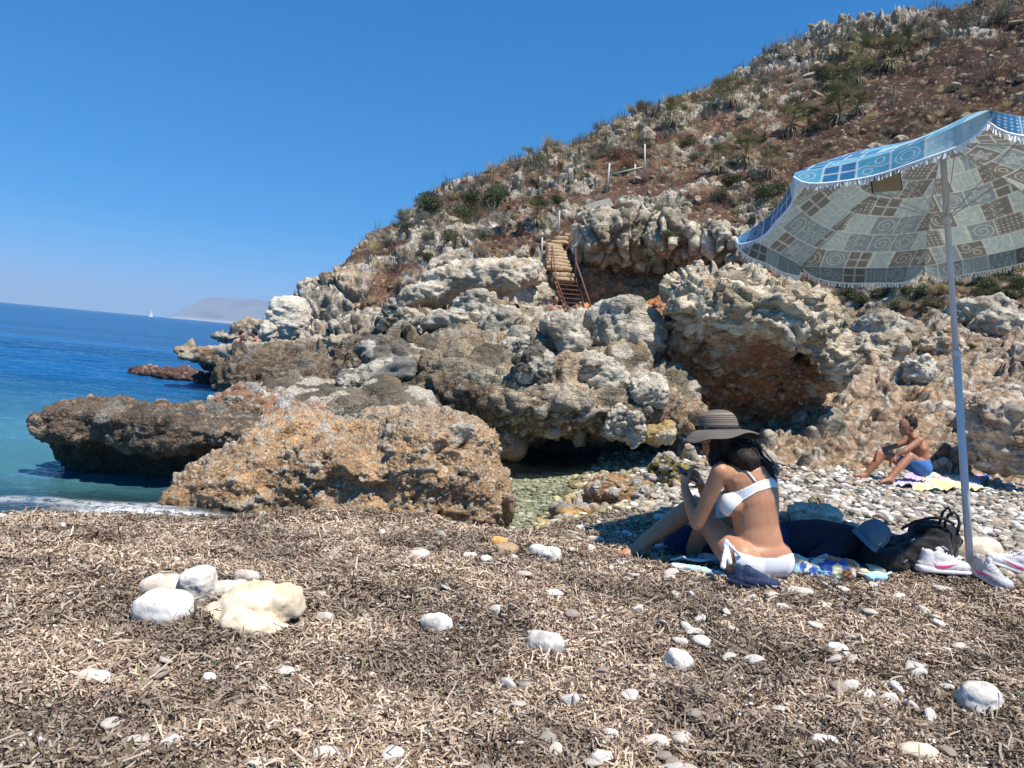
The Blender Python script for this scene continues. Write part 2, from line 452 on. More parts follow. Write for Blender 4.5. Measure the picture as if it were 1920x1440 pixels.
# photo x, photo y, distance, soil, vegetation
HILL = [(500, 600, 27, 0, 0), (560, 548, 28, 0, 0), (610, 522, 29, 0, 0), (660, 485, 31, 0, 0), (690, 455, 32, .1, .2), (740, 422, 34, .2, .8),
        (800, 392, 36, .3, .6), (870, 345, 38, .3, .6), (940, 325, 39, .3, .5), (1000, 298, 40, .2, .8), (1100, 260, 42, .2, .9), (1200, 213, 44, .3, .9),
        (1300, 176, 46, .3, .8), (1400, 140, 47, .3, .6), (1440, 98, 48, 0, .1), (1500, 75, 49, 0, 0), (1590, 48, 50, 0, 0), (1690, 50, 50, .3, .4), (1760, 30, 48, .7, .8),
        (1850, 5, 46, .8, .5), (1930, -25, 45, .9, .3), (2150, -110, 42, .9, .3),
        # mid slope
        (560, 640, 23, 0, 0), (640, 600, 24, 0, 0), (640, 550, 27, 0, 0), (720, 520, 27, 0, .1), (760, 460, 30, .3, .5), (860, 420, 33, .5, .7), (950, 460, 30, .5, .6),
        (1000, 380, 35, .6, .5), (900, 500, 27.5, .3, .2), (740, 596, 25.4, 0, 0), (860, 590, 25.6, 0, 0),
        (1060, 440, 29.5, .6, .3), (1055, 530, 27.2, .2, 0), (1090, 618, 25.4, .5, 0), (1120, 380, 32, .8, .2), (1180, 330, 36, .8, .4), (1300, 280, 39, .6, .6), (1250, 350, 34, .5, .4),
        (1180, 430, 29, .1, .2), (1300, 440, 28, .2, .3), (1200, 600, 24.2, .8, 0), (1350, 560, 23.5, .9, 0), (1400, 400, 29, .4, .6), (1500, 350, 30, .8, .5), (1550, 230, 37, .9, .5), (1650, 150, 41, .8, .4),
        (1500, 150, 44, .4, .4), (1780, 130, 38, 1, .1), (1900, 120, 35, 1, .1), (1700, 300, 30, .9, .3), (1900, 300, 27, .9, .3), (1500, 500, 21.5, .6, .3), (1700, 520, 19, .5, 1), (1900, 500, 17.5, .4, .8),
        (1700, 600, 16, .3, 1), (1900, 600, 14.5, .1, .2), (1500, 640, 16.5, 0, 0), (2100, 500, 16, .4, .4), (2150, 200, 28, 1, .2),
        (1600, 700, 12.2, 0, 0), (1700, 640, 14, 0, 0), (1900, 640, 13.6, 0, 0), (1900, 740, 12.2, 0, 0), (1640, 780, 11, 0, 0), (1760, 800, 11, 0, 0), (1500, 790, 11, 0, 0), (1560, 850, 10.3, 0, 0),
        (2150, 640, 12.5, 0, 0), (2150, 760, 11.5, 0, 0)]
hc = np.array([P(a, b, c) for a, b, c, _, _ in HILL])
extra = [(-7.0, 24.5, -.9), (-10.2, 29, -1.2), (-12, 33, -1.5), (-14, 40, -2), (-9, 42, 1.0), (-4, 18.5, -.6), (-2.5, 18, .2), (-.6, 19, .9), (2.5, 19.5, 1.3), (-8, 20, -1.6), (-13, 24, -2.5), (6.5, 17.5, 1.9),
         (-3, 14, -1.2), (0, 9, -1.6), (0, 12, -.8), (1.4, 9.3, -.9), (2.9, 9.2, -.6), (3.4, 12.5, .3), (4.2, 9.4, -.45), (5.5, 9.8, -.45), (7.2, 9.9, -.35), (9.5, 9.9, -.3), (0, 15.5, .2), (3.5, 15.5, .7)]
for (a, b, c, _, _) in HILL[:22]:
    q = P(a, b, c); extra.append((q[0] * 1.22 - .3, q[1] * 1.22 + 1, q[2] * (1.02 if a > 1450 else .93) - 1.6))
allc = np.array([tuple(q) for q in hc] + extra)
hill_base = rbf_fit(allc[:, :2], allc[:, 2], .3)
def wavg(vals):
    vals = np.asarray(vals, float)
    def f(x, y):
        num = 0; den = 1e-9
        for i in range(len(vals)):
            w = 1 / ((((x - hc[i, 0]) ** 2 + (y - hc[i, 1]) ** 2) / (.02 * hc[i, 1] ** 2)) ** 1.6 + .05); num = num + w * vals[i]; den = den + w
        return num / den
    return f
soil_f = wavg([h[3] for h in HILL]); veg_f = wavg([h[4] for h in HILL])
def congl(p, sizes=((.22, .45, .40), (.085, .62, .42), (.038, .7, .42)), seed=60, matrix=((.30, .15, .06), (.21, .115, .06)), clasts=((.50, .46, .40), (.27, .25, .22)), warm=.25):
    """pebbles of several sizes set in a softer matrix"""
    w = np.stack([fbm(p * 3, 2, seed + 1), fbm(p * 3, 2, seed + 2), fbm(p * 3, 2, seed + 3)], -1) * .06
    t = fbm(p * 1.7, 4, seed + 5)
    c = mix(np.array(matrix[0]), np.array(matrix[1]), smooth(-.3, .3, t)); c = c * (1 + .35 * fbm(p * 14, 3, seed + 6))[:, None]
    d = .012 * fbm(p * 9, 3, seed + 7)
    top = np.zeros(len(p))
    dens = 1 + .5 * fbm(p * 1.3, 2, seed + 8)
    for k, (s, pr, am) in enumerate(sizes):
        q = (p + w) / s; q[:, 2] *= 1.45
        F1, F2, H, O = worley(q, seed + 11 * k, .8)
        on = hr(H) < pr * dens
        rr = .34 + .2 * hr(H, 1)
        an = 6.28 * hr(H, 6); ca_, sa_ = np.cos(an), np.sin(an)
        ox = O[:, 0] * ca_ + O[:, 1] * sa_; oy = O[:, 1] * ca_ - O[:, 0] * sa_; oz = O[:, 2] + ox * (hr(H, 7) - .5)
        dd = ((np.abs(ox) * (.75 + .3 * hr(H, 8))) ** 3 + (np.abs(oy) * (.9 + .7 * hr(H, 9))) ** 3 + (np.abs(oz) * 1.15) ** 3) ** (1 / 3)
        dd = dd * (1 + .25 * vnoise(q * 2.7, seed + k))
        e = np.clip(1 - dd / rr, 0, 1)
        dome = (np.minimum(1, e * 3.2) * (.62 + .5 * e)) * on
        pit = (hr(H, 5) > .90) & on
        hgt = s * am * dome * (.6 + .8 * hr(H, 2)); hgt = np.where(pit, -hgt * 1.1, hgt)
        m = (dome > .12) & ((hgt > top) | pit)
        cc = mix(np.array(clasts[0]), np.array(clasts[1]), hr(H, 3)); cc = mix(cc, np.array([.42, .27, .16]), (hr(H, 4) < warm) * .7)
        cc = np.where(pit[:, None], c * .5, cc)
        c = np.where(m[:, None], cc, c)
        d = d + np.where(hgt < 0, hgt, np.maximum(0, hgt - top * .6)); top = np.maximum(top, hgt)
    return d, c
def limes(p, s=1.0, seed=80, base=((.43, .40, .35), (.25, .235, .21)), blk=.22, stain=.35):
    """weathered, fissured limestone; s is the size of its blocks"""
    w = np.stack([fbm(p / s * .8, 3, seed + 1), fbm(p / s * .8, 3, seed + 2), fbm(p / s * .8, 3, seed + 3)], -1)
    q = p / s; q = q * (1, 1, 1.5)
    F1, F2, H, O = worley(q + w * .5, seed + 4)
    e = smooth(0, .13, F2 - F1)
    d = s * blk * (((hr(H) - .45) + (O[:, 0] * (hr(H, 1) - .5) + O[:, 1] * (hr(H, 7) - .5) + O[:, 2] * (hr(H, 2) - .5)) * 2.2) * e - .3 * (1 - e))
    G1, G2, K, O2 = worley(q * 3.1 + w * .9, seed + 5)
    e2 = smooth(0, .16, G2 - G1)
    d2 = s * blk * .33 * ((hr(K) - .4) + (O2[:, 1] * (hr(K, 1) - .5) + O2[:, 2] * (hr(K, 2) - .5)) * 2.2) * e2 - s * blk * .12 * (1 - e2)
    d = d + d2 + s * .05 * fbm(q * 2.2, 4, seed + 6) + s * .03 * ridged(q * 5, 3, seed + 7)
    t = fbm(p / s * 1.2, 4, seed + 8)
    c = mix(np.array(base[0]), np.array(base[1]), smooth(-.3, .35, t + .5 * (hr(H, 5) - .5)))
    c = mix(c, np.array([.58, .55, .49]), (hr(K, 6) > .72) * .6)
    c = mix(c, np.array([.34, .2, .1]), smooth(.1, .5, fbm(p / s * .9 + 7, 3, seed + 9)) * stain)
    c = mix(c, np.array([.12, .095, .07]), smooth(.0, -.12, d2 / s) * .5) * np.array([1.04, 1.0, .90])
    return d, c

def hill_detail(p, n0):
    """rocky relief added along the slope normal, and its colours"""
    q = p.copy(); q[:, 2] = q[:, 2] * 1.5 - q[:, 1] * .45
    warp = np.stack([fbm(p * .5, 3, 31), fbm(p * .5, 3, 32), fbm(p * .5, 3, 33)], -1)
    soil = soil_f(p[:, 0], p[:, 1]) + .9 * fbm(p * .3, 3, 35)
    soil = smooth(.28, .5, soil)
    d = .35 * fbm(p * .35, 3, 30)
    F1, F2, H, O = worley(q * .62 + warp * .5, 41)
    blk = (hr(H) - .45) * 1.0 + (O[:, 0] * (hr(H, 1) - .5) + O[:, 1] * (hr(H, 2) - .5)) * 1.3
    edge = smooth(.0, .16, F2 - F1)
    a1 = blk * .55 * edge - .22 * (1 - edge)
    G1, G2, H2, O2 = worley(q * 1.9 + warp * .9, 42)
    e2 = smooth(0, .18, G2 - G1)
    a2 = ((hr(H2) - .4) * .34 + O2[:, 0] * (hr(H2, 1) - .5) * .5) * e2 - .1 * (1 - e2)
    K1, K2, H3, O3 = worley(q * 5.0 + warp * 1.2, 43)
    a3 = (hr(H3) - .4) * .14 * smooth(0, .2, K2 - K1)
    rg = ridged(p * 1.6, 3, 44)
    rock = 1 - soil
    d = d + rock * (a1 * (.45 + .5 * smooth(.35, -.1, p[:, 0] / p[:, 1])) + a2 * .75 + a3 * .8 + .03 * rg) + soil * (.10 * fbm(p * 1.6, 4, 47) + np.where(hr(H3, 3) > .72, .07 * np.maximum(0, 1 - (K1 / .5) ** 2), 0) + np.where(hr(H2, 3) > .86, .13 * np.maximum(0, .8 - (G1 / .5) ** 2), 0))
    t = fbm(p * .9, 4, 48)
    lime = mix(np.array([.42, .365, .285]), np.array([.20, .17, .13]), smooth(-.3, .35, t + .5 * (hr(H2, 5) - .5)))
    lime = mix(lime, np.array([.56, .53, .47]), smooth(.55, .8, hr(H3, 6)) * .7)
    lime = mix(lime, np.array([.36, .25, .15]), smooth(.15, .5, fbm(p * .5 + 9, 3, 49)) * .6)
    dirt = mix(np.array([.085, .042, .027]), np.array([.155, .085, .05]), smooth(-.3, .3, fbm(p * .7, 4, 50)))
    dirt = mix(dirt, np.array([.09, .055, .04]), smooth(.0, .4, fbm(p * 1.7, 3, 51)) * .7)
    dirt = dirt * (1 - .5 * smooth(.30, .46, p[:, 0] / p[:, 1]) * smooth(24, 30, p[:, 1]))[:, None]  # shade of the upper right slope put into the soil colour
    stonec = mix(np.array([.30, .23, .165]), np.array([.19, .135, .09]), hr(H3, 4))
    dirt = mix(dirt, stonec, np.where(((hr(H3, 3) > .72) & (K1 < .42)) | ((hr(H2, 3) > .86) & (G1 < .42)), .9, 0))
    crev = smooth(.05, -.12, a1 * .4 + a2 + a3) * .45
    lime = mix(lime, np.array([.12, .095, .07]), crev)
    vg = veg_f(p[:, 0], p[:, 1]) + .8 * fbm(p * .8, 3, 52)
    dry = mix(np.array([.26, .2, .1]), np.array([.09, .095, .045]), smooth(-.2, .3, fbm(p * 1.1, 3, 53)))
    crag = smooth(.315, .345, p[:, 0] / p[:, 1]) * smooth(.50, .46, p[:, 0] / p[:, 1]) * smooth(42, 45.5, p[:, 1]) * smooth(53, 50, p[:, 1])
    d = d + crag * (.9 * ridged(p * np.array([.9, .9, .5]), 4, 61) + a1 * .8 - .2)
    soil = soil * (1 - .85 * crag)
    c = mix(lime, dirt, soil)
    c = mix(c, dry, smooth(.7, 1.1, vg) * .6)
    near = smooth(15.5, 13.0, p[:, 1] + .8 * fbm(p * .7, 2, 57))
    idx = np.nonzero(near > 0)[0]
    if len(idx):
        d1, c1 = congl(p[idx], ((.8, .25, .4), (.33, .5, .5), (.13, .75, .5), (.06, .7, .5)), 57, ((.31, .20, .12), (.26, .185, .12)), ((.54, .48, .39), (.27, .235, .18)))
        d1 = d1 + .16 * fbm(p[idx] * .9, 3, 58) + .1 * ridged(p[idx] * 1.1, 3, 59)
        d[idx] = d[idx] * (1 - near[idx]) + d1 * near[idx]; c[idx] = mix(c[idx], c1, near[idx])
    cave = smooth(.06, .09, p[:, 0] / p[:, 1]) * smooth(.34, .30, p[:, 0] / p[:, 1]) * smooth(4.6, 3.8, p[:, 2]) * smooth(20, 22, p[:, 1])
    c = mix(c, mix(np.array([.60, .25, .09]), np.array([.38, .19, .10]), smooth(-.2, .3, t)), cave * .85)
    wet = smooth(.55, .0, p[:, 2] + .25 * fbm(p, 2, 54)) * smooth(.26, .14, p[:, 0] / p[:, 1]); c = mix(c, np.array([.075, .065, .052]), wet * .85)
    return d, c
def hill_z(x, y): return hill_base(x, y)
phis = np.linspace(math.atan(-.47), math.atan(.86), 1150)
rs = np.concatenate([np.geomspace(8.8, 51, 860), np.geomspace(51, 75, 30)[1:]])
X, Y, Fq = polar(phis, rs)
def hill_point(X, Y):
    Z = hill_base(X, Y); e = .25
    gx = (hill_base(X + e, Y) - hill_base(X - e, Y)) / (2 * e); gy = (hill_base(X, Y + e) - hill_base(X, Y - e)) / (2 * e)
    n0 = np.stack([-gx, -gy, np.ones_like(gx)], -1); n0 /= np.linalg.norm(n0, axis=1, keepdims=True)
    p = np.stack([X, Y, Z], -1)
    d, c = hill_detail(p, n0)
    return p + n0 * d[:, None], c
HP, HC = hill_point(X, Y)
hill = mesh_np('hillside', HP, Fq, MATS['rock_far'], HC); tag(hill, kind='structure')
HPg = HP.reshape(len(rs), len(phis), 3)
def on_hill(px, py, ymin=12):
    """first point of the hillside met by the line of sight"""
    d = _F + _R * (px - 960) / FPX - _U * (py - 720) / FPX
    ph = math.atan(d[0] / d[1]); j = int(round((ph - phis[0]) / (phis[1] - phis[0]))); j = min(max(j, 0), len(phis) - 1)
    colp = HPg[:, j]; el = CAM[2] + colp[:, 1] * d[2] / d[1]
    k = np.nonzero((colp[:, 2] >= el) & (colp[:, 1] > ymin))[0]
    return colp[k[0]].copy() if len(k) else None
# ------------------------------------------------------------------ sculpted rocks
def rock(name, blobs, voxel, style, label, cat='rock', mat='rock_near', low=.08, lows=1.2, it=3, seed=1, group=None, post=None, detail=1.0):
    me = blobs.skin(voxel, it)
    V = get_v(me); Nn = get_n(me)
    V = V + Nn * (low * fbm(V * lows + seed * 3.1, 4, seed))[:, None]
    set_v(me, V); Nn = get_n(me)
    d, c = style(V)
    if post is not None: c = post(V, Nn, c)
    if mat != 'stone': d = d + voxel * .7 * ridged(V * np.array([1, 1, 2.0]) / (voxel * 12), 3, seed + 5) + voxel * .9 * fbm(V / (voxel * 3.2), 2, seed + 6)
    V2 = V + Nn * (d * detail)[:, None]
    cen = np.array([V2[:, 0].mean(), V2[:, 1].mean(), V2[:, 2].min()])
    set_v(me, V2 - cen); set_col(me, c)
    me.polygons.foreach_set('use_smooth', np.ones(len(me.polygons), bool))
    me.name = name; me.materials.clear(); me.materials.append(MATS[mat])
    o = bpy.data.objects.new(name, me); COL.objects.link(o); o.location = cen
    return tag(o, label, cat, group)
def pts(lst, Y): return [(q[0], q[2]) for q in (P(a, b, Y) for a, b in lst)]
def damp_shade(zw, amt=.85, colour=(.06, .055, .04)):
    def f(V, N, c):
        w = smooth(zw + .12, zw - .05, V[:, 2] + .1 * fbm(V * 3, 3, 99)); return mix(c, np.array(colour), w * amt)
    return f

# ochre boulder of cemented pebbles in the middle of the beach edge
b = Blobs()
b.sup(P(650, 915, 5.95), (.95, .60, .50), (.12, 0, 0), 2.8)
b.sup(P(805, 900, 5.9), (.50, .52, .53), (.1, .05, .1), 2.8)
b.sup(P(900, 945, 5.75), (.22, .35, .30), (0, 0, 0), 2.4)
b.sup(P(440, 940, 5.7), (.50, .42, .36), (0, -.3, .1), 2.5)
b.sup(P(720, 960, 5.6), (.85, .28, .24), (.3, 0, 0), 2.4)
b.sup(P(500, 960, 5.55), (.4, .25, .2), (.3, 0, 0), 2.4)
b.sup(P(350, 955, 5.5), (.17, .25, .22), (0, 0, 0), 2.3)
b.sup(P(560, 875, 6.2), (.5, .5, .43), (0, -.15, 0), 2.3)
b.sup(P(740, 865, 6.3), (.45, .4, .42), (0, 0, 0), 2.4)
def st(p):
    d, c = congl(p, ((.2, .06, .2), (.085, .26, .40), (.045, .5, .45), (.024, .6, .5)), 61, ((.43, .27, .14), (.31, .195, .105)), ((.50, .44, .35), (.25, .22, .17)), .3)
    c = mix(c, np.array([.36, .31, .24]), smooth(.30, .5, p[:, 2] + .15 * fbm(p * 2, 3, 5)) * .35)
    d = d - .09 * smooth(.25, .5, fbm(p * 2.3 + 4, 2, 77)) + .03 * fbm(p * 4, 3, 78)
    return d, c
A = rock('boulder', b, .0135, st, 'big ochre boulder of cemented pebbles at the edge of the seagrass litter', 'boulder', low=.07, lows=1.6, seed=3, post=damp_shade(-.2, .6, (.10, .07, .035)))

# dark flat rock reaching out into the water
b = Blobs()
#b.slab(pts([(36, 775), (60, 752), (98, 744), (160, 755), (300, 768), (380, 792), (500, 800), (520, 900), (330, 905), (200, 900), (120, 880), (66, 848), (52, 815)], 6.15), 6.1, 6.9)
#b.slab(pts([(45, 775), (98, 752), (300, 775), (500, 800), (500, 850), (330, 850), (120, 830), (60, 810)], 6.15), 5.85, 6.4)
b.slab(pts([(62, 788), (105, 766), (170, 772), (300, 784), (380, 802), (500, 812), (520, 840), (330, 835), (140, 826), (85, 818)], 5.85), 5.75, 6.5)
b.slab(pts([(95, 775), (300, 775), (500, 800), (520, 900), (330, 905), (200, 900), (125, 880), (85, 850), (75, 815)], 6.25), 6.25, 6.9)
b.sup(P(430, 840, 6.6), (.45, .4, .3), k=2.5)
def st(p):
    d, c = congl(p, ((.3, .12, .15), (.12, .3, .25), (.04, .5, .4)), 62, ((.095, .075, .055), (.13, .095, .065)), ((.22, .20, .165), (.085, .08, .07)))
    d = d + .05 * ridged(p * 3, 3, 4)
    return d, c
rock('boulder', b, .015, st, 'low dark undercut rock jutting left into the sea beside the ochre boulder', 'rock', low=.07, lows=2.2, seed=8, post=damp_shade(-.05, .85), it=6)

# low rocks between the two and behind
b = Blobs(); b.sup(P(480, 790, 7.2), (.42, .4, .3), k=2.5).sup(P(560, 800, 7.1), (.4, .4, .25)).sup(P(430, 815, 7.0), (.4, .4, .2))
rock('boulder', b, .02, lambda p: congl(p, ((.16, .5, .4), (.06, .6, .42)), 63, ((.28, .15, .09), (.2, .13, .08))), 'small reddish pebbly rock behind the ochre boulder', 'rock', low=.06, seed=5)
b = Blobs(); b.sup(P(600, 785, 8.4), (.9, .7, .42), (0, .05, 0), 2.3).sup(P(700, 790, 8.2), (.8, .6, .4), k=2.4).sup(P(520, 800, 8.3), (.5, .6, .25))
rock('boulder', b, .025, lambda p: limes(p, .7, 84, ((.17, .15, .12), (.10, .09, .075)), .12), 'smooth dark brown rock hump behind the ochre boulder', 'rock', low=.06, seed=6, post=damp_shade(-.1))

# main pebbly outcrop with the overhang above the pool
b = Blobs()
b.sup((.45, 10.9, .86), (2.0, 2.3, .46), (.20, 0, 0), 2.6)
b.sup((1.15, 10.0, .72), (1.25, 1.35, .42), (.22, .05, 0), 2.4)
b.sup((-.7, 10.3, .45), (1.3, 1.5, .36), (.2, .18, 0), 2.4)
b.sup((.3, 12.2, .2), (2.3, 2.0, 1.15), (0, 0, 0), 2.6)
b.sup((-1.7, 10.9, .02), (1.6, 1.5, .46), (.12, -.08, .1), 2.3)
b.sup((-2.9, 10.6, -.15), (1.2, 1.0, .35), (0, -.05, 0), 2.3)
b.sup((-1.2, 9.4, -.02), (1.0, .9, .34), (.1, .05, 0), 2.3)
b.sup((-1.3, 13.2, .6), (1.8, 2.2, .75), (.15, -.12, 0), 2.4)
b.sup((.95, 13.3, .86), (1.6, 1.6, .50), (.1, .12, 0), 2.4)
b.sup((-.15, 13.9, 1.38), (.75, 1.2, .40), (.05, 0, 0), 2.4)
b.sup((-3.2, 13.2, .15), (1.8, 1.6, .55), (.05, 0, 0), 2.3)
def st(p):
    d1, c1 = congl(p, ((.5, .22, .36), (.2, .5, .42), (.08, .62, .42), (.04, .6, .4)), 64, ((.23, .145, .08), (.17, .12, .075)), ((.46, .42, .35), (.22, .2, .165)))
    up = smooth(.35, 1.0, p[:, 2] + .35 * fbm(p * .9, 3, 12) + .35 * (p[:, 0] > -9) * smooth(-1.5, 1, p[:, 0]) * 1.0 - .1)
    d2, c2 = limes(p, .85, 85, ((.43, .37, .285), (.17, .15, .115)), .26)
    m = smooth(.35, .65, up * .75 + .5 * fbm(p * 1.3, 3, 13))
    d = d1 * (1 - m) + d2 * m; c = mix(c1, c2, m)
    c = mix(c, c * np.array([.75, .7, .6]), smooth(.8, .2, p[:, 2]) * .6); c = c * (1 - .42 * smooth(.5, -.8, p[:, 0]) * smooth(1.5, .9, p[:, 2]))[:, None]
    return d, c
rock('rock_outcrop', b, .026, st, 'broad pebbly outcrop overhanging the clear pool, heaped with grey stones', 'rock', mat='rock_mix', low=.13, lows=.7, seed=12, post=damp_shade(-.12, .8), it=4)

# undercut shelf on the left
b = Blobs()
b.slab(pts([(375, 655), (390, 690), (450, 738), (620, 755), (760, 750), (760, 632), (560, 640), (440, 650)], 16.0), 15.9, 18.5)
b.slab(pts([(335, 655), (352, 672), (420, 684), (520, 690), (640, 694), (760, 690), (760, 632), (560, 640), (430, 652)], 14.6), 14.3, 16.5)
b.sup(P(700, 690, 15.6), (.9, 1.0, .55), k=2.6)
def st(p):
    d, c = limes(p, .75, 86, ((.42, .37, .29), (.22, .19, .15)), .14)
    d2, c2 = congl(p, ((.25, .4, .4), (.1, .5, .4)), 65)
    m = smooth(.1, .5, fbm(p * .9, 3, 14)) ; d = d * (1 - m * .7) + d2 * m * .7; c = mix(c, c2, m * .6)
    return d, c
rock('rock_shelf', b, .032, st, 'undercut grey rock shelf running out into the sea on the left', 'rock', mat='rock_mid', low=.05, lows=1.0, seed=14, post=damp_shade(.22, .92, (.04, .037, .03)), it=3)  # wet band raised to paint the shade of the undercut into the colour

# reddish reef in front of the shelf, and the low rocks beyond
b = Blobs(); b.sup(PZ(330, 703, -.2), (1.0, .5, .14), k=2.2).sup(PZ(380, 712, -.2), (.6, .4, .12)).sup(PZ(285, 699, -.24), (.4, .3, .1))
rock('reef', b, .03, lambda p: congl(p, ((.12, .5, .5), (.05, .5, .5)), 66, ((.10, .05, .045), (.07, .04, .035)), ((.16, .1, .08), (.1, .07, .06))), 'low reddish brown reef just above the water before the rock shelf', 'rock', low=.05, lows=2.5, seed=15)
b = Blobs(); b.sup(P(470, 622, 31), (.75, .7, .42), k=2.6).sup(P(520, 630, 31), (1.2, .9, .5), k=2.6).sup(P(445, 634, 30), (.9, .6, .12))
rock('rock_shelf', b, .06, lambda p: limes(p, .6, 87, ((.34, .3, .25), (.2, .17, .14)), .25), 'small dark flat rock at the tip of the headland', 'rock', mat='rock_mid', low=.1, seed=16, post=damp_shade(.1))

# smooth pale slab boulder at the foot of the headland
b = Blobs(); b.sup(P(545, 603, 25.5), (.72, .8, .80), (0, -.25, 0), 2.6).sup(P(510, 625, 25), (.35, .5, .38))
rock('boulder', b, .04, lambda p: limes(p, 1.6, 88, ((.60, .57, .51), (.5, .47, .42)), .05, .1), 'smooth pale grey slab of rock at the foot of the headland', 'boulder', mat='rock_mid', low=.06, seed=17)
b = Blobs(); b.sup(P(600, 535, 28.2), (.75, .6, .28), (0, -.35, 0), 4)
rock('boulder', b, .05, lambda p: limes(p, 1.2, 89, ((.60, .50, .39), (.5, .42, .33)), .05, .1), 'tilted flat topped cream block on the headland skyline', 'boulder', mat='rock_mid', low=.05, seed=18)

# big boulder in the middle distance
b = Blobs()
b.sup(P(1402, 585, 10.5), (1.02, .85, .40), (.10, .03, 0), 3.0)
b.sup(P(1400, 690, 11.05), (1.06, .50, 1.22), (.74, 0, 0), 4.0)
b.sup(P(1292, 665, 10.9), (.42, .45, .62), (.6, 0, 0), 3)
b.sup(P(1518, 655, 10.8), (.62, .75, .36), (.1, .66, 0), 2.8)
b.sup(P(1385, 800, 12.0), (.9, .6, .7), (0, 0, 0), 2.6)
b.sup(P(1392, 552, 10.75), (.52, .55, .26), (0, -.12, 0), 3.4)
def st(p):
    d1, c1 = limes(p, .42, 90, ((.54, .475, .375), (.31, .27, .21)), .36)
    d2, c2 = congl(p, ((.4, .5, .28), (.16, .5, .34), (.07, .4, .4)), 67, ((.22, .105, .05), (.16, .085, .045)), ((.29, .19, .11), (.2, .13, .08)))  # orange rock of the lower face, darkened further to deepen the undercut's shade
    lim = smooth(1.15, 1.45, p[:, 2] + .38 * fbm(p * 1.1, 3, 15) + .15 * (p[:, 0] - 3))
    return d1 * lim + d2 * (1 - lim), mix(c2, c1, lim)
rock('boulder', b, .021, st, 'huge boulder with pale jagged top and orange undercut face behind the woman', 'boulder', mat='rock_lime', low=.12, lows=.9, seed=21, it=3)

# cliff blocks on the hillside
def st(p):
    d, c = limes(p, .9, 91, ((.56, .51, .43), (.38, .34, .28)), .09, .2)
    d = d - .06 * smooth(.1, .4, fbm(p * 3.5, 3, 16))
    return d, c
b = Blobs(); b.sup(P(905, 522, 24.0), (1.75, 1.5, .48), (.1, -.16, -.12), 3.2).sup(P(800, 552, 23.4), (.9, 1.0, .34), (0, -.35, 0), 2.8).sup(P(955, 560, 24.6), (.8, 1.2, .6), k=3)
rock('cliff_block', b, .045, st, 'long white pitted ledge with a dark hollow beneath it, left of the stairs', 'cliff', mat='rock_mid', low=.12, seed=22)
def st2(p):
    q = p * (1, 1, .45)
    d, c = limes(q, .55, 92, ((.56, .51, .43), (.33, .29, .23)), .34, .25)
    lo = smooth(3.9, 3.3, p[:, 2] + .5 * fbm(p * .8, 3, 17)); c = mix(c, np.array([.30, .13, .06]), lo * .7); 
    W1, W2, HW, OW = worley(p * np.array([1.9, 1.9, .55]) + .4 * np.stack([fbm(p * .8, 2, 7), fbm(p * .8, 2, 8), fbm(p * .8, 2, 9)], -1), 95)
    fl = smooth(.0, .22, W2 - W1); d = d + .22 * ridged(p * np.array([1.6, 1.6, .4]), 3, 19) - .30 * (1 - fl) + .18 * (hr(HW) - .5)
    c = mix(c, np.array([.13, .10, .07]), (1 - fl) * .75); c = mix(c, np.array([.14, .13, .07]), smooth(.15, .4, fbm(p * 1.1, 3, 96)) * .6)
    return d, c
b = Blobs(); b.sup(P(1165, 455, 27.0), (1.25, 1.3, .78), (-.25, 0, 0), 3.4).sup(P(1275, 465, 26.4), (1.4, 1.4, .62), (-.25, .1, 0), 3.2).sup(P(1375, 474, 25.6), (1.2, 1.4, .5), (-.25, .08, 0), 3).sup(P(1103, 452, 27.8), (.42, .8, .82), k=3.4)
b.sup(P(1440, 480, 24.2), (1.2, 1.4, .6), k=2.6)
rock('cliff_block', b, .05, st2, 'fluted white limestone cliff hanging over the reddish cave, right of the stairs', 'cliff', mat='rock_mid', low=.2, lows=.9, seed=23)
b = Blobs(); b.sup(P(1000, 575, 25.6), (.75, .8, .75), k=3).sup(P(985, 520, 26), (.55, .9, .5), k=3)
rock('cliff_block', b, .045, st, 'pitted brown and white block between the long ledge and the ladder', 'cliff', mat='rock_mid', low=.12, seed=24)

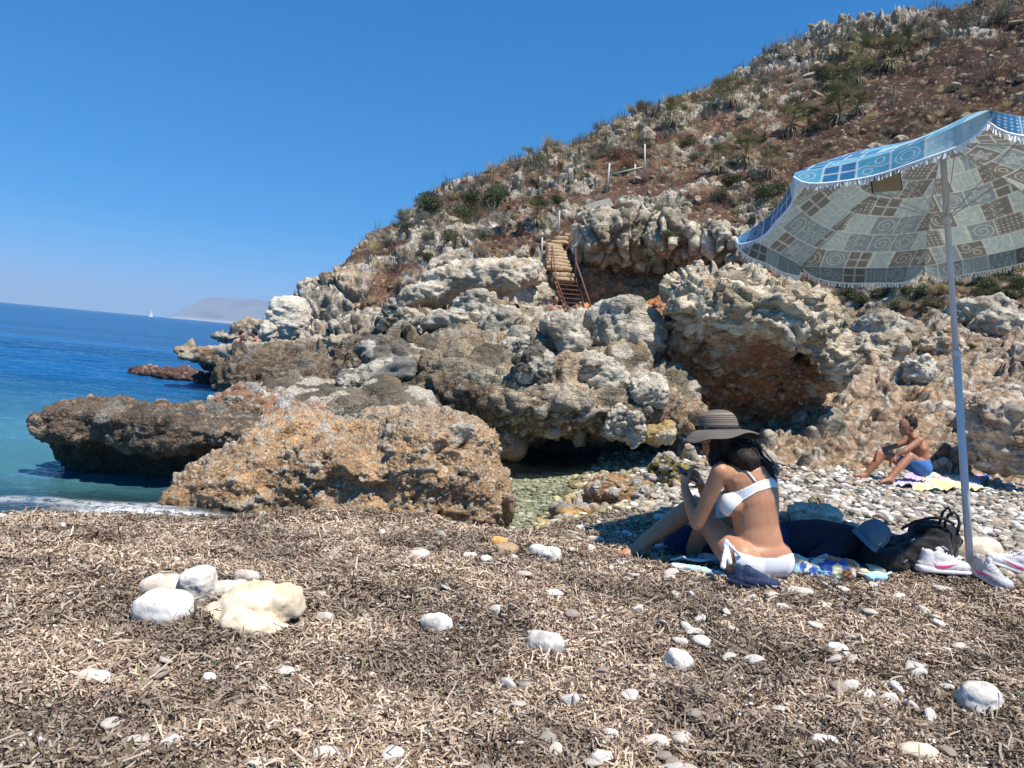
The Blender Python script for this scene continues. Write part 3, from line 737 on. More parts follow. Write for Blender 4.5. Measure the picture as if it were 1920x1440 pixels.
# single stones on the outcrop and on the beach: (x, y, Y, rx, ry, rz, tilt, style, label)
def lim_s(seed, base=((.48, .45, .39), (.32, .3, .26)), s=.35, blk=.16): return lambda p: limes(p, s, seed, base, blk, .2)
YEL = ((.40, .30, .15), (.28, .22, .11)); DRK = ((.20, .185, .16), (.12, .11, .095)); WHT = ((.62, .6, .56), (.5, .48, .44))
def con_s(seed, m=((.30, .17, .08), (.2, .13, .07))): return lambda p: congl(p, ((.14, .5, .4), (.06, .6, .42)), seed, m)
SINGLE = [
 (1178, 628, 12.2, .60, .55, .40, .0, lim_s(101, s=.8, blk=.10), 'large rounded grey limestone boulder left of the huge undercut boulder'),
 (935, 622, 13.0, .26, .3, .47, .25, lim_s(102, s=.9, blk=.04), 'upright mottled grey stone leaning on the outcrop'),
 (885, 588, 14.6, .40, .35, .30, -.5, lim_s(103, s=.7, blk=.07), 'slanting layered grey boulder at the crest, left of the upright stone'),
 (835, 600, 14.2, .42, .3, .16, -.3, lim_s(104, s=.7, blk=.07), 'flat dark topped slab stone on the slope left of the crest'),
 (745, 600, 15.0, .33, .3, .24, .2, lim_s(105, DRK, .5, .1), 'dark squat boulder below the hollow of the long white ledge'),
 (795, 612, 14.6, .20, .2, .17, .2, lim_s(106), 'small pale boulder beside the dark squat boulder'),
 (735, 668, 12.5, .55, .4, .24, .15, lim_s(107, DRK, .7, .07), 'rounded dark boulder half way down the slope'),
 (705, 700, 11.6, .62, .3, .14, -.28, lim_s(108, ((.24, .24, .23), (.17, .17, .165)), .9, .05), 'long smooth blue grey stone lying on the lower slope'),
 (660, 720, 11.0, .16, .18, .13, 0, lim_s(109, DRK, .4, .1), 'small round grey stone below the long blue grey one'),
 (1060, 625, 12.4, .45, .4, .24, .5, lim_s(110, s=.8, blk=.08), 'wedge shaped grey stone below the ladder'),
 (985, 660, 11.6, .28, .3, .22, .1, lim_s(111, s=.5, blk=.1), 'grey stone under the upright mottled one'),
 (1000, 690, 10.6, .26, .25, .2, .1, lim_s(112, DRK, .5, .1), 'dark brown stone in the hollow of the outcrop'),
 (1130, 700, 9.9, .35, .3, .2, .2, lim_s(113, s=.5, blk=.1), 'pale stone near the right end of the outcrop'),
 (1215, 742, 10.0, .24, .24, .19, 0, lim_s(114, s=.5, blk=.1), 'pale block wedged under the outcrop, against the huge boulder'),
 (1172, 797, 9.2, .20, .2, .20, .2, lim_s(115, s=.2, blk=.2), 'round pitted grey brown boulder below the overhang'),
 (1237, 808, 9.3, .20, .18, .14, -.35, lim_s(116, YEL, .6, .06), 'angular yellow brown block beside the round pitted boulder'),
 (1222, 845, 9.4, .16, .15, .10, .1, lim_s(117, DRK, .4, .1), 'small dark stone under the angular yellow brown block'),
 (1160, 945, 6.75, .24, .3, .20, .1, con_s(118, ((.30, .17, .08), (.25, .2, .1))), 'reddish weedy rock on the right bank of the pool'),
 (1090, 975, 6.2, .24, .22, .11, .1, con_s(119, ((.36, .22, .08), (.3, .2, .08))), 'small ochre rock at the near right corner of the pool'),
 (1150, 985, 6.1, .20, .18, .10, .1, con_s(122, ((.34, .26, .12), (.3, .24, .12))), 'olive brown stone below the reddish weedy rock'),
 (1255, 893, 7.9, .19, .2, .17, .1, con_s(120, ((.27, .22, .06), (.2, .17, .05))), 'mossy yellow green stone behind the phone'),
 (1215, 963, 6.5, .125, .12, .082, .0, lim_s(121, WHT, .9, .04), 'smooth white rounded stone left of the woman'),
 (1210, 990, 6.1, .14, .12, .07, -.2, lim_s(123, WHT, .6, .06), 'flat pale stone below the smooth white rounded one'),
 (1525, 968, 5.6, .17, .15, .06, -.05, lim_s(124, ((.60, .53, .43), (.5, .45, .37)), .6, .06), 'cream flat stone on the pebbles behind the woman'),
 (1536, 940, 6.0, .05, .05, .05, .4, lim_s(125, ((.36, .31, .24), (.3, .26, .2)), .5, .1), 'small upright brown stone behind the cream flat stone'),
 (1886, 815, 9.6, .42, .45, .46, .1, lim_s(126, ((.42, .36, .3), (.28, .22, .17)), .6, .14), 'big grey pink boulder at the right edge behind the towels'),
 (1838, 806, 11.0, .30, .28, .25, .2, lim_s(127, s=.5, blk=.1), 'angular grey boulder behind the umbrella pole'),
 (1868, 766, 11.3, .17, .15, .13, .2, lim_s(128, ((.42, .24, .12), (.3, .2, .1)), .5, .1), 'orange stone above the angular grey boulder'),
 (1655, 618, 13.8, .42, .4, .22, .1, lim_s(129, s=.6, blk=.1), 'pale boulder at the lower edge of the green scrub'),
 (1830, 585, 14.5, .48, .4, .24, -.1, lim_s(130, s=.6, blk=.1), 'grey pitted boulder behind the pole at the scrub'),
 (1880, 610, 13.6, .45, .4, .25, .0, lim_s(131, s=.6, blk=.1), 'long pale boulder at the right edge above the pebbly slope'),
 (1645, 665, 13.0, .34, .3, .32, .1, lim_s(132, ((.5, .44, .36), (.34, .28, .2)), .5, .1), 'brown shaded block in the gully right of the huge boulder'),
 (1768, 650, 12.6, .30, .2, .24, -.5, lim_s(133, ((.5, .42, .32), (.3, .2, .13)), .5, .1), 'leaning brown slab left of the umbrella pole'),
 (1720, 690, 12.4, .25, .2, .16, -.2, lim_s(134, WHT, .5, .1), 'white stone below the leaning brown slab'),
]
def cast(px, py):
    dg = bpy.context.evaluated_depsgraph_get(); dg.update()
    d = _F + _R * (px - 960) / FPX - _U * (py - 720) / FPX
    ok, loc, *_r = scene.ray_cast(dg, Vector(CAM), Vector(d))
    return np.array(loc) if ok else None
HITS = [cast(s_[0], s_[1]) for s_ in SINGLE]
for i, (px, py, Yd, rx, ry, rz, ti, stl, lab) in enumerate(SINGLE):
    q = P(px, py, Yd)
    if HITS[i] is not None and HITS[i][1] < 20 and i not in (17, 18, 19, 20, 21, 22, 23, 24, 25):
        f_ = HITS[i][1] / Yd; rx, ry, rz = rx * f_, ry * f_, rz * f_; q = P(px, py, HITS[i][1] + ry * .15)
    b = Blobs(); b.sup(q, (rx, ry, rz), (0, ti, .3 * math.sin(i * 2.1)), 2.6 + .8 * (i % 3), 4)
    if i % 2: b.sup(q + np.array([rx * .35, 0, -rz * .3]), (rx * .7, ry * .8, rz * .8), (0, ti, 0), 2.5, 4)
    rock('stone', b, max(rx, rz) / 17, stl, lab, 'stone', low=min(rx, rz) * .38, lows=.9 / max(rx, rz), seed=30 + i, it=1, mat='rock_lime' if Yd < 12 else 'rock_mid')
# ------------------------------------------------------------------ dead sea grass leaves, strewn in the thousands
def litter(n, seed, l0=.014, l1=.056, wf=1.0):
    r = np.random.default_rng(seed)
    # denser near the viewer, longer leaves kept everywhere
    Y = 1.25 * (6.2 / 1.25) ** r.random(n) 
    X = (r.random(n) * 1.46 - .73) * (Y + .35)
    k = litter_mask(X, Y) > r.random(n) * .95
    X, Y = X[k], Y[k]; n = len(X)
    Z = beach_z(X, Y)
    L = r.uniform(l0, l1, n) * (1 + .5 * (r.random(n) < .1)); W = r.uniform(.0015, .0034, n) * (.8 + .13 * Y) * wf
    mound = .5 + .5 * fbm(np.stack([X, Y, X * 0], -1) * 6, 2, 71)
    yaw = r.uniform(0, 2 * np.pi, n) + .0; pitch = r.normal(0, .33, n); roll = r.normal(0, .75, n); curl = r.normal(0, 1.3, n); bend = r.normal(0, .9, n)
    z0 = Z + r.random(n) ** 1.3 * .019 * (0.6 + mound) + .02 * smooth(.1, .5, fbm(np.stack([X, Y, X * 0], -1) * 3.3, 2, 74))
    m = 4
    V = np.zeros((n, m, 2, 3)); 
    u = np.array([math.cos(0)]); 
    ca, sa = np.cos(yaw), np.sin(yaw)
    pos = np.zeros((n, 3)); ang = pitch - curl * .5; az = bend * -.5
    for i in range(m):
        t = i / (m - 1)
        dirx = np.cos(ang) * np.cos(az); diry = np.cos(ang) * np.sin(az); dirz = np.sin(ang)
        if i: pos = pos + np.stack([dirx, diry, dirz], -1) * (L / (m - 1))[:, None]
        wv = np.stack([-np.sin(az) * np.cos(roll), np.cos(az) * np.cos(roll), np.sin(roll)], -1) * (W * (1 if 0 < i < m - 1 else .75))[:, None]
        V[:, i, 0] = pos + wv; V[:, i, 1] = pos - wv
        ang = ang + curl / (m - 1); az = az + bend / (m - 1)
    V -= V.mean(axis=(1, 2), keepdims=True)
    x = V[..., 0] * ca[:, None, None] - V[..., 1] * sa[:, None, None]; y = V[..., 0] * sa[:, None, None] + V[..., 1] * ca[:, None, None]
    V[..., 0] = x + X[:, None, None]; V[..., 1] = y + Y[:, None, None]; V[..., 2] += z0[:, None, None]
    V[..., 2] = np.maximum(V[..., 2], Z[:, None, None] + .001)
    base = (np.arange(n) * m * 2)[:, None, None] + (np.arange(m - 1) * 2)[None, :, None] + np.array([0, 1, 3, 2])[None, None, :]
    t = r.random(n)
    pal = np.array([[.135, .090, .062], [.235, .165, .115], [.335, .25, .175], [.425, .33, .24], [.53, .44, .335]])
    idx = np.clip(t ** 1.0 * 4.3, 0, 3.999); i0 = idx.astype(int); c = mix(pal[i0], pal[i0 + 1], idx - i0)
    c = mix(c, np.array([.14, .15, .045]), (r.random(n) < .018) * .8)
    c = c * (.68 + .58 * smooth(-.35, .35, fbm(np.stack([X, Y, X * 0], -1) * 1.6, 3, 72)))[:, None]
    C = np.repeat(c, m * 2, axis=0)
    return V.reshape(-1, 3), base.reshape(-1, 4), C
V, F, C = litter(360000, 5)
V2, F2, C2 = litter(12000, 6, .07, .17, .95); F2 = F2 + len(V); V = np.concatenate([V, V2]); F = np.concatenate([F, F2]); C = np.concatenate([C, C2])
o = mesh_np('seagrass_litter', V, F, MATS['leaf_litter'], C, smooth_=False)
tag(o, 'brown dead seagrass leaves covering the near beach', 'seagrass litter', kind='stuff')

# ------------------------------------------------------------------ pebbles
def stones_mesh(P0, S, seed, sub=2, flat=.6, cols=None):
    r = np.random.default_rng(seed); bv, bf = ico(sub); n = len(P0); m = len(bv)
    Q = bv[None] * (1 + .0 * S[:, None, None])
    # lumpy by a random linear map and a few random cuts
    ax = np.stack([r.uniform(.75, 1.35, n), r.uniform(.7, 1.1, n), r.uniform(flat * .7, flat * 1.2, n)], -1)
    nd = r.normal(size=(n, 7, 3)); nd /= np.linalg.norm(nd, axis=2, keepdims=True); h = r.uniform(.4, .95, (n, 7))
    Q = np.repeat(bv[None], n, 0)
    for k in range(7):
        dp = (Q * nd[:, k][:, None, :]).sum(2) - h[:, k][:, None]
        Q = Q - np.maximum(dp, 0)[..., None] * nd[:, k][:, None, :] * .85
    Q = Q * ax[:, None, :] * S[:, None, None]
    a = r.uniform(0, 6.28, n); tz = r.normal(0, .22, n)
    x = Q[..., 0] * np.cos(tz)[:, None] - Q[..., 2] * np.sin(tz)[:, None]; z = Q[..., 0] * np.sin(tz)[:, None] + Q[..., 2] * np.cos(tz)[:, None]
    x2 = x * np.cos(a)[:, None] - Q[..., 1] * np.sin(a)[:, None]; y2 = x * np.sin(a)[:, None] + Q[..., 1] * np.cos(a)[:, None]
    V = np.stack([x2, y2, z], -1) + P0[:, None, :]
    F = (np.arange(n) * m)[:, None, None] + bf[None]
    if cols is None:
        t = r.random(n)[:, None]; cols = np.array([.46, .41, .34]) * (1 - t) + np.array([.20, .175, .14]) * t
        cols = mix(cols, np.array([.45, .30, .19]), (r.random(n) < .1) * .7); cols = mix(cols, np.array([.72, .70, .66]), (r.random(n) < .2) * .9)
    return V.reshape(-1, 3), F.reshape(-1, 3), np.repeat(cols, m, 0)
r = np.random.default_rng(11)
n = 34000
Yp = 4.0 * (12.5 / 4.0) ** r.random(n); Xp = Yp * r.uniform(.05, .80, n)
s = shore(Xp, Yp); k = (litter_mask(Xp, Yp) < r.random(n) * .9) & (s > -.25)
Xp, Yp = Xp[k], Yp[k]; n = len(Xp)
S = (.009 + .042 * r.random(n) ** 3.5) * (.85 + .03 * Yp)
Pp = np.stack([Xp, Yp, beach_z(Xp, Yp) + S * .35 + .03 * fbm(np.stack([Xp, Yp, Xp * 0], -1) * 3, 2, 6)], -1)
V, F, C = stones_mesh(Pp, S, 12, 2)
yg = smooth(1.9, .9, np.repeat(Xp / Yp * 8, 42)); C = mix(C, C * np.array([.85, .82, .5]), yg * .8)
o = mesh_np('shingle', V, F, MATS['stone'], C); tag(o, 'pale pebbles covering the beach behind the towels', 'pebbles', kind='stuff')
# pebbles on the bed of the pool
n = 5000
Yp = r.uniform(5.6, 9.3, n); Xp = r.uniform(-.7, 1.3, n); s = shore(Xp, Yp); k = s < .05; Xp, Yp = Xp[k], Yp[k]; n = len(Xp)
S = .012 + .035 * r.random(n) ** 3
t = r.random(n)[:, None]; cb = np.array([.52, .50, .40]) * (1 - t) + np.array([.25, .25, .17]) * t
cb = mix(cb, np.array([.40, .30, .19]), (r.random(n) < .25) * .6); V, F, C = stones_mesh(np.stack([Xp, Yp, beach_z(Xp, Yp) + S * .2], -1), S, 14, 2, .5, cb)
o = mesh_np('shingle', V, F, MATS['stone'], C); tag(o, 'greenish stones on the bed of the shallow pool', 'pebbles', kind='stuff')

# white stones lying on the litter, each its own object: (x, y, half width px, half height px, colour, label)
W = (.68, .645, .59); G = (.52, .49, .44); Yl = (.74, .60, .38); Cr = (.72, .62, .47)
WS = [
 (312, 1106, 50, 27, W, 'low white rounded boulder at the back left of the group on the litter', 0),
 (371, 1098, 34, 37, W, 'upright white knob stone with a tan hollow, in the group on the litter', 1),
 (306, 1142, 58, 33, W, 'smooth white boulder, front left of the group on the litter', 1),
 (432, 1108, 38, 20, W, 'white stone partly hidden behind the cream slab', 1),
 (470, 1130, 96, 44, Cr, 'jagged cream yellow slab leaning right in the group on the litter', 2),
 (462, 1083, 24, 14, G, 'small grey stone behind the cream slab', 0),
 (818, 1170, 31, 20, W, 'smooth white oval stone in the middle of the litter', 0),
 (1024, 1208, 38, 27, G, 'grey rough rounded stone in the middle of the litter', 0),
 (1271, 1242, 28, 22, W, 'bright white egg shaped stone right of the grey rough stone', 0),
 (1218, 1255, 16, 9, G, 'small grey stone left of the bright white egg shaped stone', 0),
 (1234, 1278, 22, 10, G, 'flat grey stone below the bright white egg shaped stone', 0),
 (1835, 1312, 44, 34, W, 'large white stone at the lower right corner', 0),
 (786, 1041, 21, 12, W, 'small white dome shaped stone near the ochre boulder', 0),
 (1010, 1034, 22, 13, W, 'white stone leaning on another left of the foot', 0),
 (1030, 1042, 22, 15, W, 'round white stone touching the one left of it, near the orange stone', 0),
 (938, 1018, 20, 11, (.62, .36, .13), 'orange stone near the pool', 0),
 (950, 1032, 22, 12, (.46, .36, .25), 'brown stone under the orange stone', 0),
 (1118, 1013, 17, 8, W, 'white oval stone left of the bare foot', 0),
 (1092, 990, 14, 6, W, 'small flat white stone behind the green plastic', 0),
 (1180, 1056, 30, 7, G, 'thin pale flat stone before the bare foot', 0),
 (1034, 1116, 23, 11, W, 'white oblong stone between the cream slab and the woman', 0),
 (978, 1127, 20, 9, Cr, 'thin cream stone left of the white oblong stone', 0),
 (931, 1146, 17, 10, G, 'flat grey stone below the thin cream stone', 0),
 (881, 1043, 14, 8, W, 'small white stone right of the dome shaped one', 0),
 (610, 1160, 18, 12, G, 'grey stone right of the cream slab', 0),
 (683, 1166, 20, 8, Cr, 'flat cream stone right of the cream slab', 0),
 (178, 1272, 31, 16, W, 'half buried white stone at the lower left', 0),
 (391, 1273, 15, 11, W, 'small knobbly white stone at the lower left', 0),
 (537, 1262, 26, 11, G, 'long pale grey stone half under leaves', 0),
 (487, 1294, 20, 10, Cr, 'pale stone beside the long pale grey one', 0),
 (575, 1296, 13, 6, W, 'tiny white flat stone right of the long pale grey one', 0),
 (690, 1268, 19, 8, W, 'white flat stone left of centre in the foreground', 0),
 (705, 1330, 16, 9, G, 'grey flat stone in the foreground litter', 0),
 (604, 1343, 15, 11, W, 'small white stone in the foreground litter', 0),
 (612, 1417, 30, 17, W, 'white stone at the bottom edge, left of centre', 0),
 (481, 1434, 26, 12, W, 'white stone cut by the bottom edge at the left', 0),
 (1042, 1412, 13, 18, W, 'narrow white stone at the bottom edge near the middle', 0),
 (1128, 1424, 22, 15, W, 'white stone at the bottom edge right of the middle', 0),
 (1144, 1380, 18, 14, G, 'dull white stone above the one at the bottom edge', 0),
 (1231, 1393, 25, 15, W, 'white oval stone near the bottom edge right of the middle', 0),
 (1360, 1172, 20, 8, Cr, 'curved cream stone below the blue shoe', 0),
 (1304, 1188, 17, 7, G, 'pale stone left of the curved cream one', 0),
 (1572, 1222, 24, 18, W, 'white stone half buried right of centre', 0),
 (1480, 1395, 0, 0, W, '', 0),
 (1547, 1394, 26, 14, W, 'white round stone near the bottom edge at the right', 0),
 (1610, 1415, 32, 10, W, 'long thin white stone near the bottom edge at the right', 0),
 (1625, 1306, 21, 11, W, 'oval white stone lower right', 0),
 (1668, 1312, 16, 12, W, 'tilted white stone right of the oval one, lower right', 0),
 (1720, 1410, 38, 15, Cr, 'broad cream stone at the lower right edge', 0),
 (1748, 1394, 14, 8, W, 'small white stone behind the broad cream stone', 0),
 (1832, 1228, 13, 9, W, 'small white stone under the shoes, toward the lower right', 0),
 (1775, 1225, 19, 11, Cr, 'flat cream stone under the shoes, toward the lower right', 0),
 (1790, 1138, 22, 8, Cr, 'flat cream stone below the grey and white shoe', 0),
 (1772, 1106, 26, 6, G, 'thin flat stone before the white running shoe', 0),
 (1490, 1108, 34, 8, G, 'broad flat grey stone before the patterned cloth', 0),
 (1456, 1119, 17, 7, Cr, 'small cream stone at the toe of the blue shoe', 0),
 (1548, 1136, 12, 7, W, 'small white stone before the light blue towel', 0),
 (1636, 1074, 27, 15, (.46, .42, .35), 'grey brown angular stone on the end of the light blue towel', 0),
 (1830, 1032, 44, 27, Cr, 'cream boulder wedged against the foot of the umbrella pole', 1),
 (1868, 1075, 10, 6, G, 'small grey stone between the shoes', 0),
]
for i, (px, py, hw, hh, c, lab, kind) in enumerate(WS):
    if hw == 0: continue
    g0 = on_beach(px, py + hh * (.75 if kind else .5))
    Yd = g0[1]; q = P(px, py, Yd); rx = hw / FPX * Yd; rz = hh / FPX * Yd
    ry = max(rx * .6, rz)
    b = Blobs()
    if kind == 2:
        b.sup(q + np.array([rx * .22, 0, 0]), (rx * .74, ry * .75, rz * .62), (.25, -.22, .15), 5, 4); b.sup(q + np.array([-rx * .42, -.05, -rz * .42]), (rx * .6, ry * .5, rz * .34), (.1, -.38, -.1), 4, 4)
        b.sup(q + np.array([rx * .3, -.12, -rz * .5]), (rx * .6, ry * .4, rz * .45), (0, .1, 0), 3, 4)
    else:
        b.sup(q, (rx, ry, rz), (.1 * math.sin(i), (-.3 if 'tilted' in lab or 'egg' in lab else .12 * math.sin(i * 3)) * (-1 if 'egg' in lab else 1), .4 * math.sin(i * 1.7)), 2.1 + .6 * ((i * 7) % 3) / 2, 4)
        if kind == 1: b.sup(q + np.array([rx * .3, .03, rz * .25]), (rx * .5, ry * .6, rz * .7), (0, 0, 0), 2.2, 4)
    cc = np.array(c)
    def st(p, cc=cc, rx=rx, kind=kind, i=i):
        t = fbm(p * (.35 / rx) + i, 4, 5); m = smooth(.0, .4, fbm(p * (.22 / rx) + i * 2, 3, 9))
        col = mix(np.tile(cc, (len(p), 1)), cc * np.array([.98, .80, .60]), m * (.5 if kind != 2 else .9)) * (1 + .14 * t)[:, None]
        if kind == 2:
            dd, c2 = limes(p, .20, 300, ((.66, .56, .42), (.62, .46, .28)), .10, .3); return dd, mix(c2, col, .5)
        col = mix(col, col * np.array([.72, .66, .58]), smooth(.15, .5, fbm(p * (.6 / rx) + 5, 4, 15)) * .6); return rx * (.035 * t + .02 * ridged(p * (.5 / rx), 3, 6) * (1 if kind != 2 else 3)), col
    rock('stone', b, max(rx, rz) / 15, st, lab, 'stone', mat='stone', low=min(rx, rz) * .22, lows=.8 / rx, seed=100 + i, it=2 if kind != 2 else 1)
r = np.random.default_rng(41); n = 9000
Yg = 1.4 * (6.0 / 1.4) ** r.random(n); Xg = Yg * r.uniform(-.7, .72, n)
dn_ = smooth(-.15, .55, fbm(np.stack([Xg, Yg, Xg * 0], -1) * 2.2, 3, 75) + .55 * smooth(-.1, .5, Xg / Yg)); k = (r.random(n) < dn_) & (litter_mask(Xg, Yg) > .4)
Xg, Yg = Xg[k], Yg[k]; n = len(Xg); S = (.0025 + .0075 * r.random(n) ** 3) * (.8 + .12 * Yg)
V, F, C = stones_mesh(np.stack([Xg, Yg, beach_z(Xg, Yg) + .012 + r.random(n) * .016], -1), S, 15, 1, .5, mix(np.tile(np.array([.72, .69, .63]), (n, 1)), np.array([.45, .38, .3]), r.random(n)))
o = mesh_np('shell_grit', V, F, MATS['stone'], C); tag(o, 'fine pale grit and shell bits caught in the seagrass leaves', 'grit', kind='stuff')
# little ones, alike
r = np.random.default_rng(31)
protos = []
for k in range(6):
    V, F, C = stones_mesh(np.zeros((1, 3)), np.ones(1), 40 + k, 3, .55, np.array([[[.70, .67, .61], [.62, .57, .49], [.66, .62, .56], [.55, .49, .41], [.44, .40, .34], [.36, .30, .24]][k]]))
    me = mesh_np('pebble', V, F, MATS['stone'], C, link=False).data; protos.append(me)
cnt = 0
while cnt < 290:
    Yd = 1.5 * (6 / 1.5) ** r.random(); Xd = r.uniform(-.68, .70) * Yd
    if litter_mask(np.array([Xd]), np.array([Yd]))[0] < .5: continue
    if r.random() > (.14 + .8 * smooth(-.1, .3, Xd / Yd) + .12 * smooth(4.2, 3, Yd)): continue
    o = bpy.data.objects.new('pebble', protos[r.integers(6)]); COL.objects.link(o)
    s_ = r.uniform(.007, .027) * (1 + .12 * Yd)
    o.location = (Xd, Yd, bz(Xd, Yd) + .012 + s_ * .3); o.scale = (s_,) * 3; o.rotation_euler = (r.normal(0, .2), r.normal(0, .2), r.uniform(0, 6.28))
    tag(o, 'tiny pale pebble among the brown seagrass leaves', 'pebble', 'tiny pebbles on the litter'); cnt += 1
# ------------------------------------------------------------------ far mountain, haze
def far_mountain():
    Yd = 9000.0
    prof = [(285, 0), (300, 16), (312, 32), (326, 44), (350, 49), (380, 50), (410, 52), (430, 54), (452, 52), (478, 49), (500, 46), (525, 43), (560, 30), (600, 20), (660, 12), (720, 5), (760, 0)]
    xs_ = np.array([(a - 960) / FPX * Yd for a, _ in prof]); hs = np.array([b_ / FPX * Yd for _, b_ in prof])
    gx = np.linspace(xs_[0], xs_[-1], 220); gy = np.linspace(Yd, Yd + 2600, 50)
    X, Y, Fq = grid(gx, gy)
    t = (Y - Yd) / 2600
    Z = np.interp(X, xs_, hs) * np.minimum(1, t / .25) ** .7 * (1 - .6 * smooth(.5, 1, t)) + CAM[2] - 6
    pp = np.stack([X, Y, Z], -1)
    Z = Z + 30 * ridged(pp * .002, 4, 3) * np.minimum(1, t * 3) - 8
    c = mix(np.array([.10, .09, .08]), np.array([.18, .16, .14]), smooth(-.3, .3, fbm(pp * .003, 4, 8)))
    c = mix(c, np.array([.7, .68, .65]), (t < .02) * 1.0)
    return mesh_np('mountain', np.stack([X, Y, Z], -1), Fq, MATS['rock_plain'], c)
n = NT('rock_plain'); at = n.n('Attribute'); at.attribute_name = 'Col'; n.pbr(at.outputs[0], .95)
tag(far_mountain(), kind='structure')
n = NT('haze_air')
pv = n.n('VolumePrincipled'); pv.inputs['Color'].default_value = (.60, .78, 1.0, 1); pv.inputs['Density'].default_value = 1.4e-4; pv.inputs['Anisotropy'].default_value = 0.0
n.l(pv.outputs[0], n.out.inputs['Volume'])
hz = [(-9000, -60, -12), (9000, -60, -12), (9000, 13500, -12), (-9000, 13500, -12)]
V = [(a, b_, c) for a, b_, c in hz] + [(a, b_, 420) for a, b_, _ in hz]
o = mesh_np('haze', np.array(V), np.array([[0, 3, 2, 1], [4, 5, 6, 7], [0, 1, 5, 4], [1, 2, 6, 5], [2, 3, 7, 6], [3, 0, 4, 7]]), MATS['haze_air'], smooth_=False)
tag(o, 'pale blue air haze over the sea', 'haze', kind='stuff')
# sailing boat
bt = empty('sailing_boat', PZ(284, 592, SEA) if False else (0, 0, 0))
q = P(283, 593.2, 1150.0); bt.location = (q[0], 1150.0, SEA); bt.scale = (.55,) * 3
tag(bt, 'tiny white sailing boat near the horizon left of the mountain', 'sailboat')
def tri_prism(pts_, th): 
    k = len(pts_); V = [(a, -th, b_) for a, b_ in pts_] + [(a, th, b_) for a, b_ in pts_]
    return V, [tuple(range(k)), tuple(range(2 * k - 1, k - 1, -1))] + [(i, i + k, (i + 1) % k + k, (i + 1) % k) for i in range(k)]
def pyobj(name, V, F, mat, parent=None, sm=False):
    me = bpy.data.meshes.new(name); me.from_pydata([tuple(map(float, v)) for v in V], [], [tuple(f) for f in F]); me.update(); me.materials.append(MATS[mat])
    me.polygons.foreach_set('use_smooth', np.full(len(me.polygons), sm, bool))
    o = bpy.data.objects.new(name, me); COL.objects.link(o)
    if parent: o.parent = parent
    return o
V, F = tri_prism([(-.2, 1.6), (5.2, 1.9), (.1, 18.5)], .12); pyobj('mainsail', V, F, 'sail', bt)
V, F = tri_prism([(-.6, 1.2), (-4.8, 1.0), (-.5, 15)], .1); pyobj('jib', V, F, 'sail', bt)
bx = Blobs(); bx.sup((0, 0, .5), (6, 1.6, .9), k=2.4); m_ = bx.skin(.25, 1); m_.materials.clear(); m_.materials.append(MATS['sail']); ho = bpy.data.objects.new('hull', m_); COL.objects.link(ho); ho.parent = bt
# ------------------------------------------------------------------ plants of the hillside
def blades(n, L, W, spread, col0, col1, seed, up=.6, droop=.6, seg=4, base_r=.05):
    r = np.random.default_rng(seed)
    a = r.uniform(0, 6.283, n); el = r.normal(up, spread, n); Ls = L * r.uniform(.55, 1.1, n); Ws = W * r.uniform(.6, 1.2, n)
    pos = np.stack([np.cos(a) * base_r * r.random(n), np.sin(a) * base_r * r.random(n), np.zeros(n)], -1)
    V = np.zeros((n, seg, 2, 3)); tw = r.normal(0, .5, n)
    side = np.stack([-np.sin(a) * np.cos(tw), np.cos(a) * np.cos(tw), np.sin(tw)], -1)
    for i in range(seg):
        t = i / (seg - 1)
        w = (Ws * (1 - t) ** .7 + .0005)[:, None]
        V[:, i, 0] = pos + side * w; V[:, i, 1] = pos - side * w
        e = el - droop * t * r.uniform(.6, 1.3, n)
        pos = pos + np.stack([np.cos(a) * np.cos(e), np.sin(a) * np.cos(e), np.sin(e)], -1) * (Ls / (seg - 1))[:, None]
    F = (np.arange(n) * seg * 2)[:, None, None] + (np.arange(seg - 1) * 2)[None, :, None] + np.array([0, 1, 3, 2])[None, None]
    C = mix(np.tile(np.array(col0), (n, 1)), np.array(col1), r.random(n)); C = np.repeat(C, seg * 2, 0)
    return V.reshape(-1, 3), F.reshape(-1, 4), C
def leafy(n, R, leaf, col0, col1, seed, flat=.7, twig=True, clump=9):
    """many small leaf faces gathered in uneven clumps through the volume of a crown"""
    r = np.random.default_rng(seed)
    cc = r.normal(size=(clump, 3)); cc /= np.linalg.norm(cc, axis=1, keepdims=True); cc[:, 2] = np.abs(cc[:, 2]); cc *= R * r.uniform(.3, .8, (clump, 1)); cc[:, 2] *= flat
    k = r.integers(0, clump, n); o = r.normal(size=(n, 3)); o /= np.linalg.norm(o, axis=1, keepdims=True)
    p = cc[k] + o * (R * .42 * r.random(n) ** .4)[:, None] * np.array([1, 1, flat]); p[:, 2] += R * .3 * flat
    n1 = r.normal(size=(n, 3)); n1 /= np.linalg.norm(n1, axis=1, keepdims=True); n2 = np.cross(n1, r.normal(size=(n, 3))); n2 /= np.linalg.norm(n2, axis=1, keepdims=True)
    s = leaf * r.uniform(.6, 1.3, n)[:, None]
    V = np.stack([p - n1 * s, p + n2 * s * .45, p + n1 * s, p - n2 * s * .45], 1)
    F = np.arange(n * 4).reshape(n, 4)
    C = mix(np.tile(np.array(col0), (n, 1)), np.array(col1), r.random(n)); C = C * r.uniform(.75, 1.2, clump)[k][:, None]
    C = np.repeat(C, 4, 0); V = V.reshape(-1, 3)
    if twig:
        V2, F2, C2 = blades(26, R * 1.3, R * .018, .35, (.12, .08, .055), (.2, .15, .11), seed + 1, 1.0, .3)
        F = np.concatenate([F, F2 + len(V)]); V = np.concatenate([V, V2]); C = np.concatenate([C, C2])
    return V, F, C
def pmesh(name, g): return mesh_np(name, g[0], g[1], MATS['foliage'], g[2], smooth_=False, link=False).data
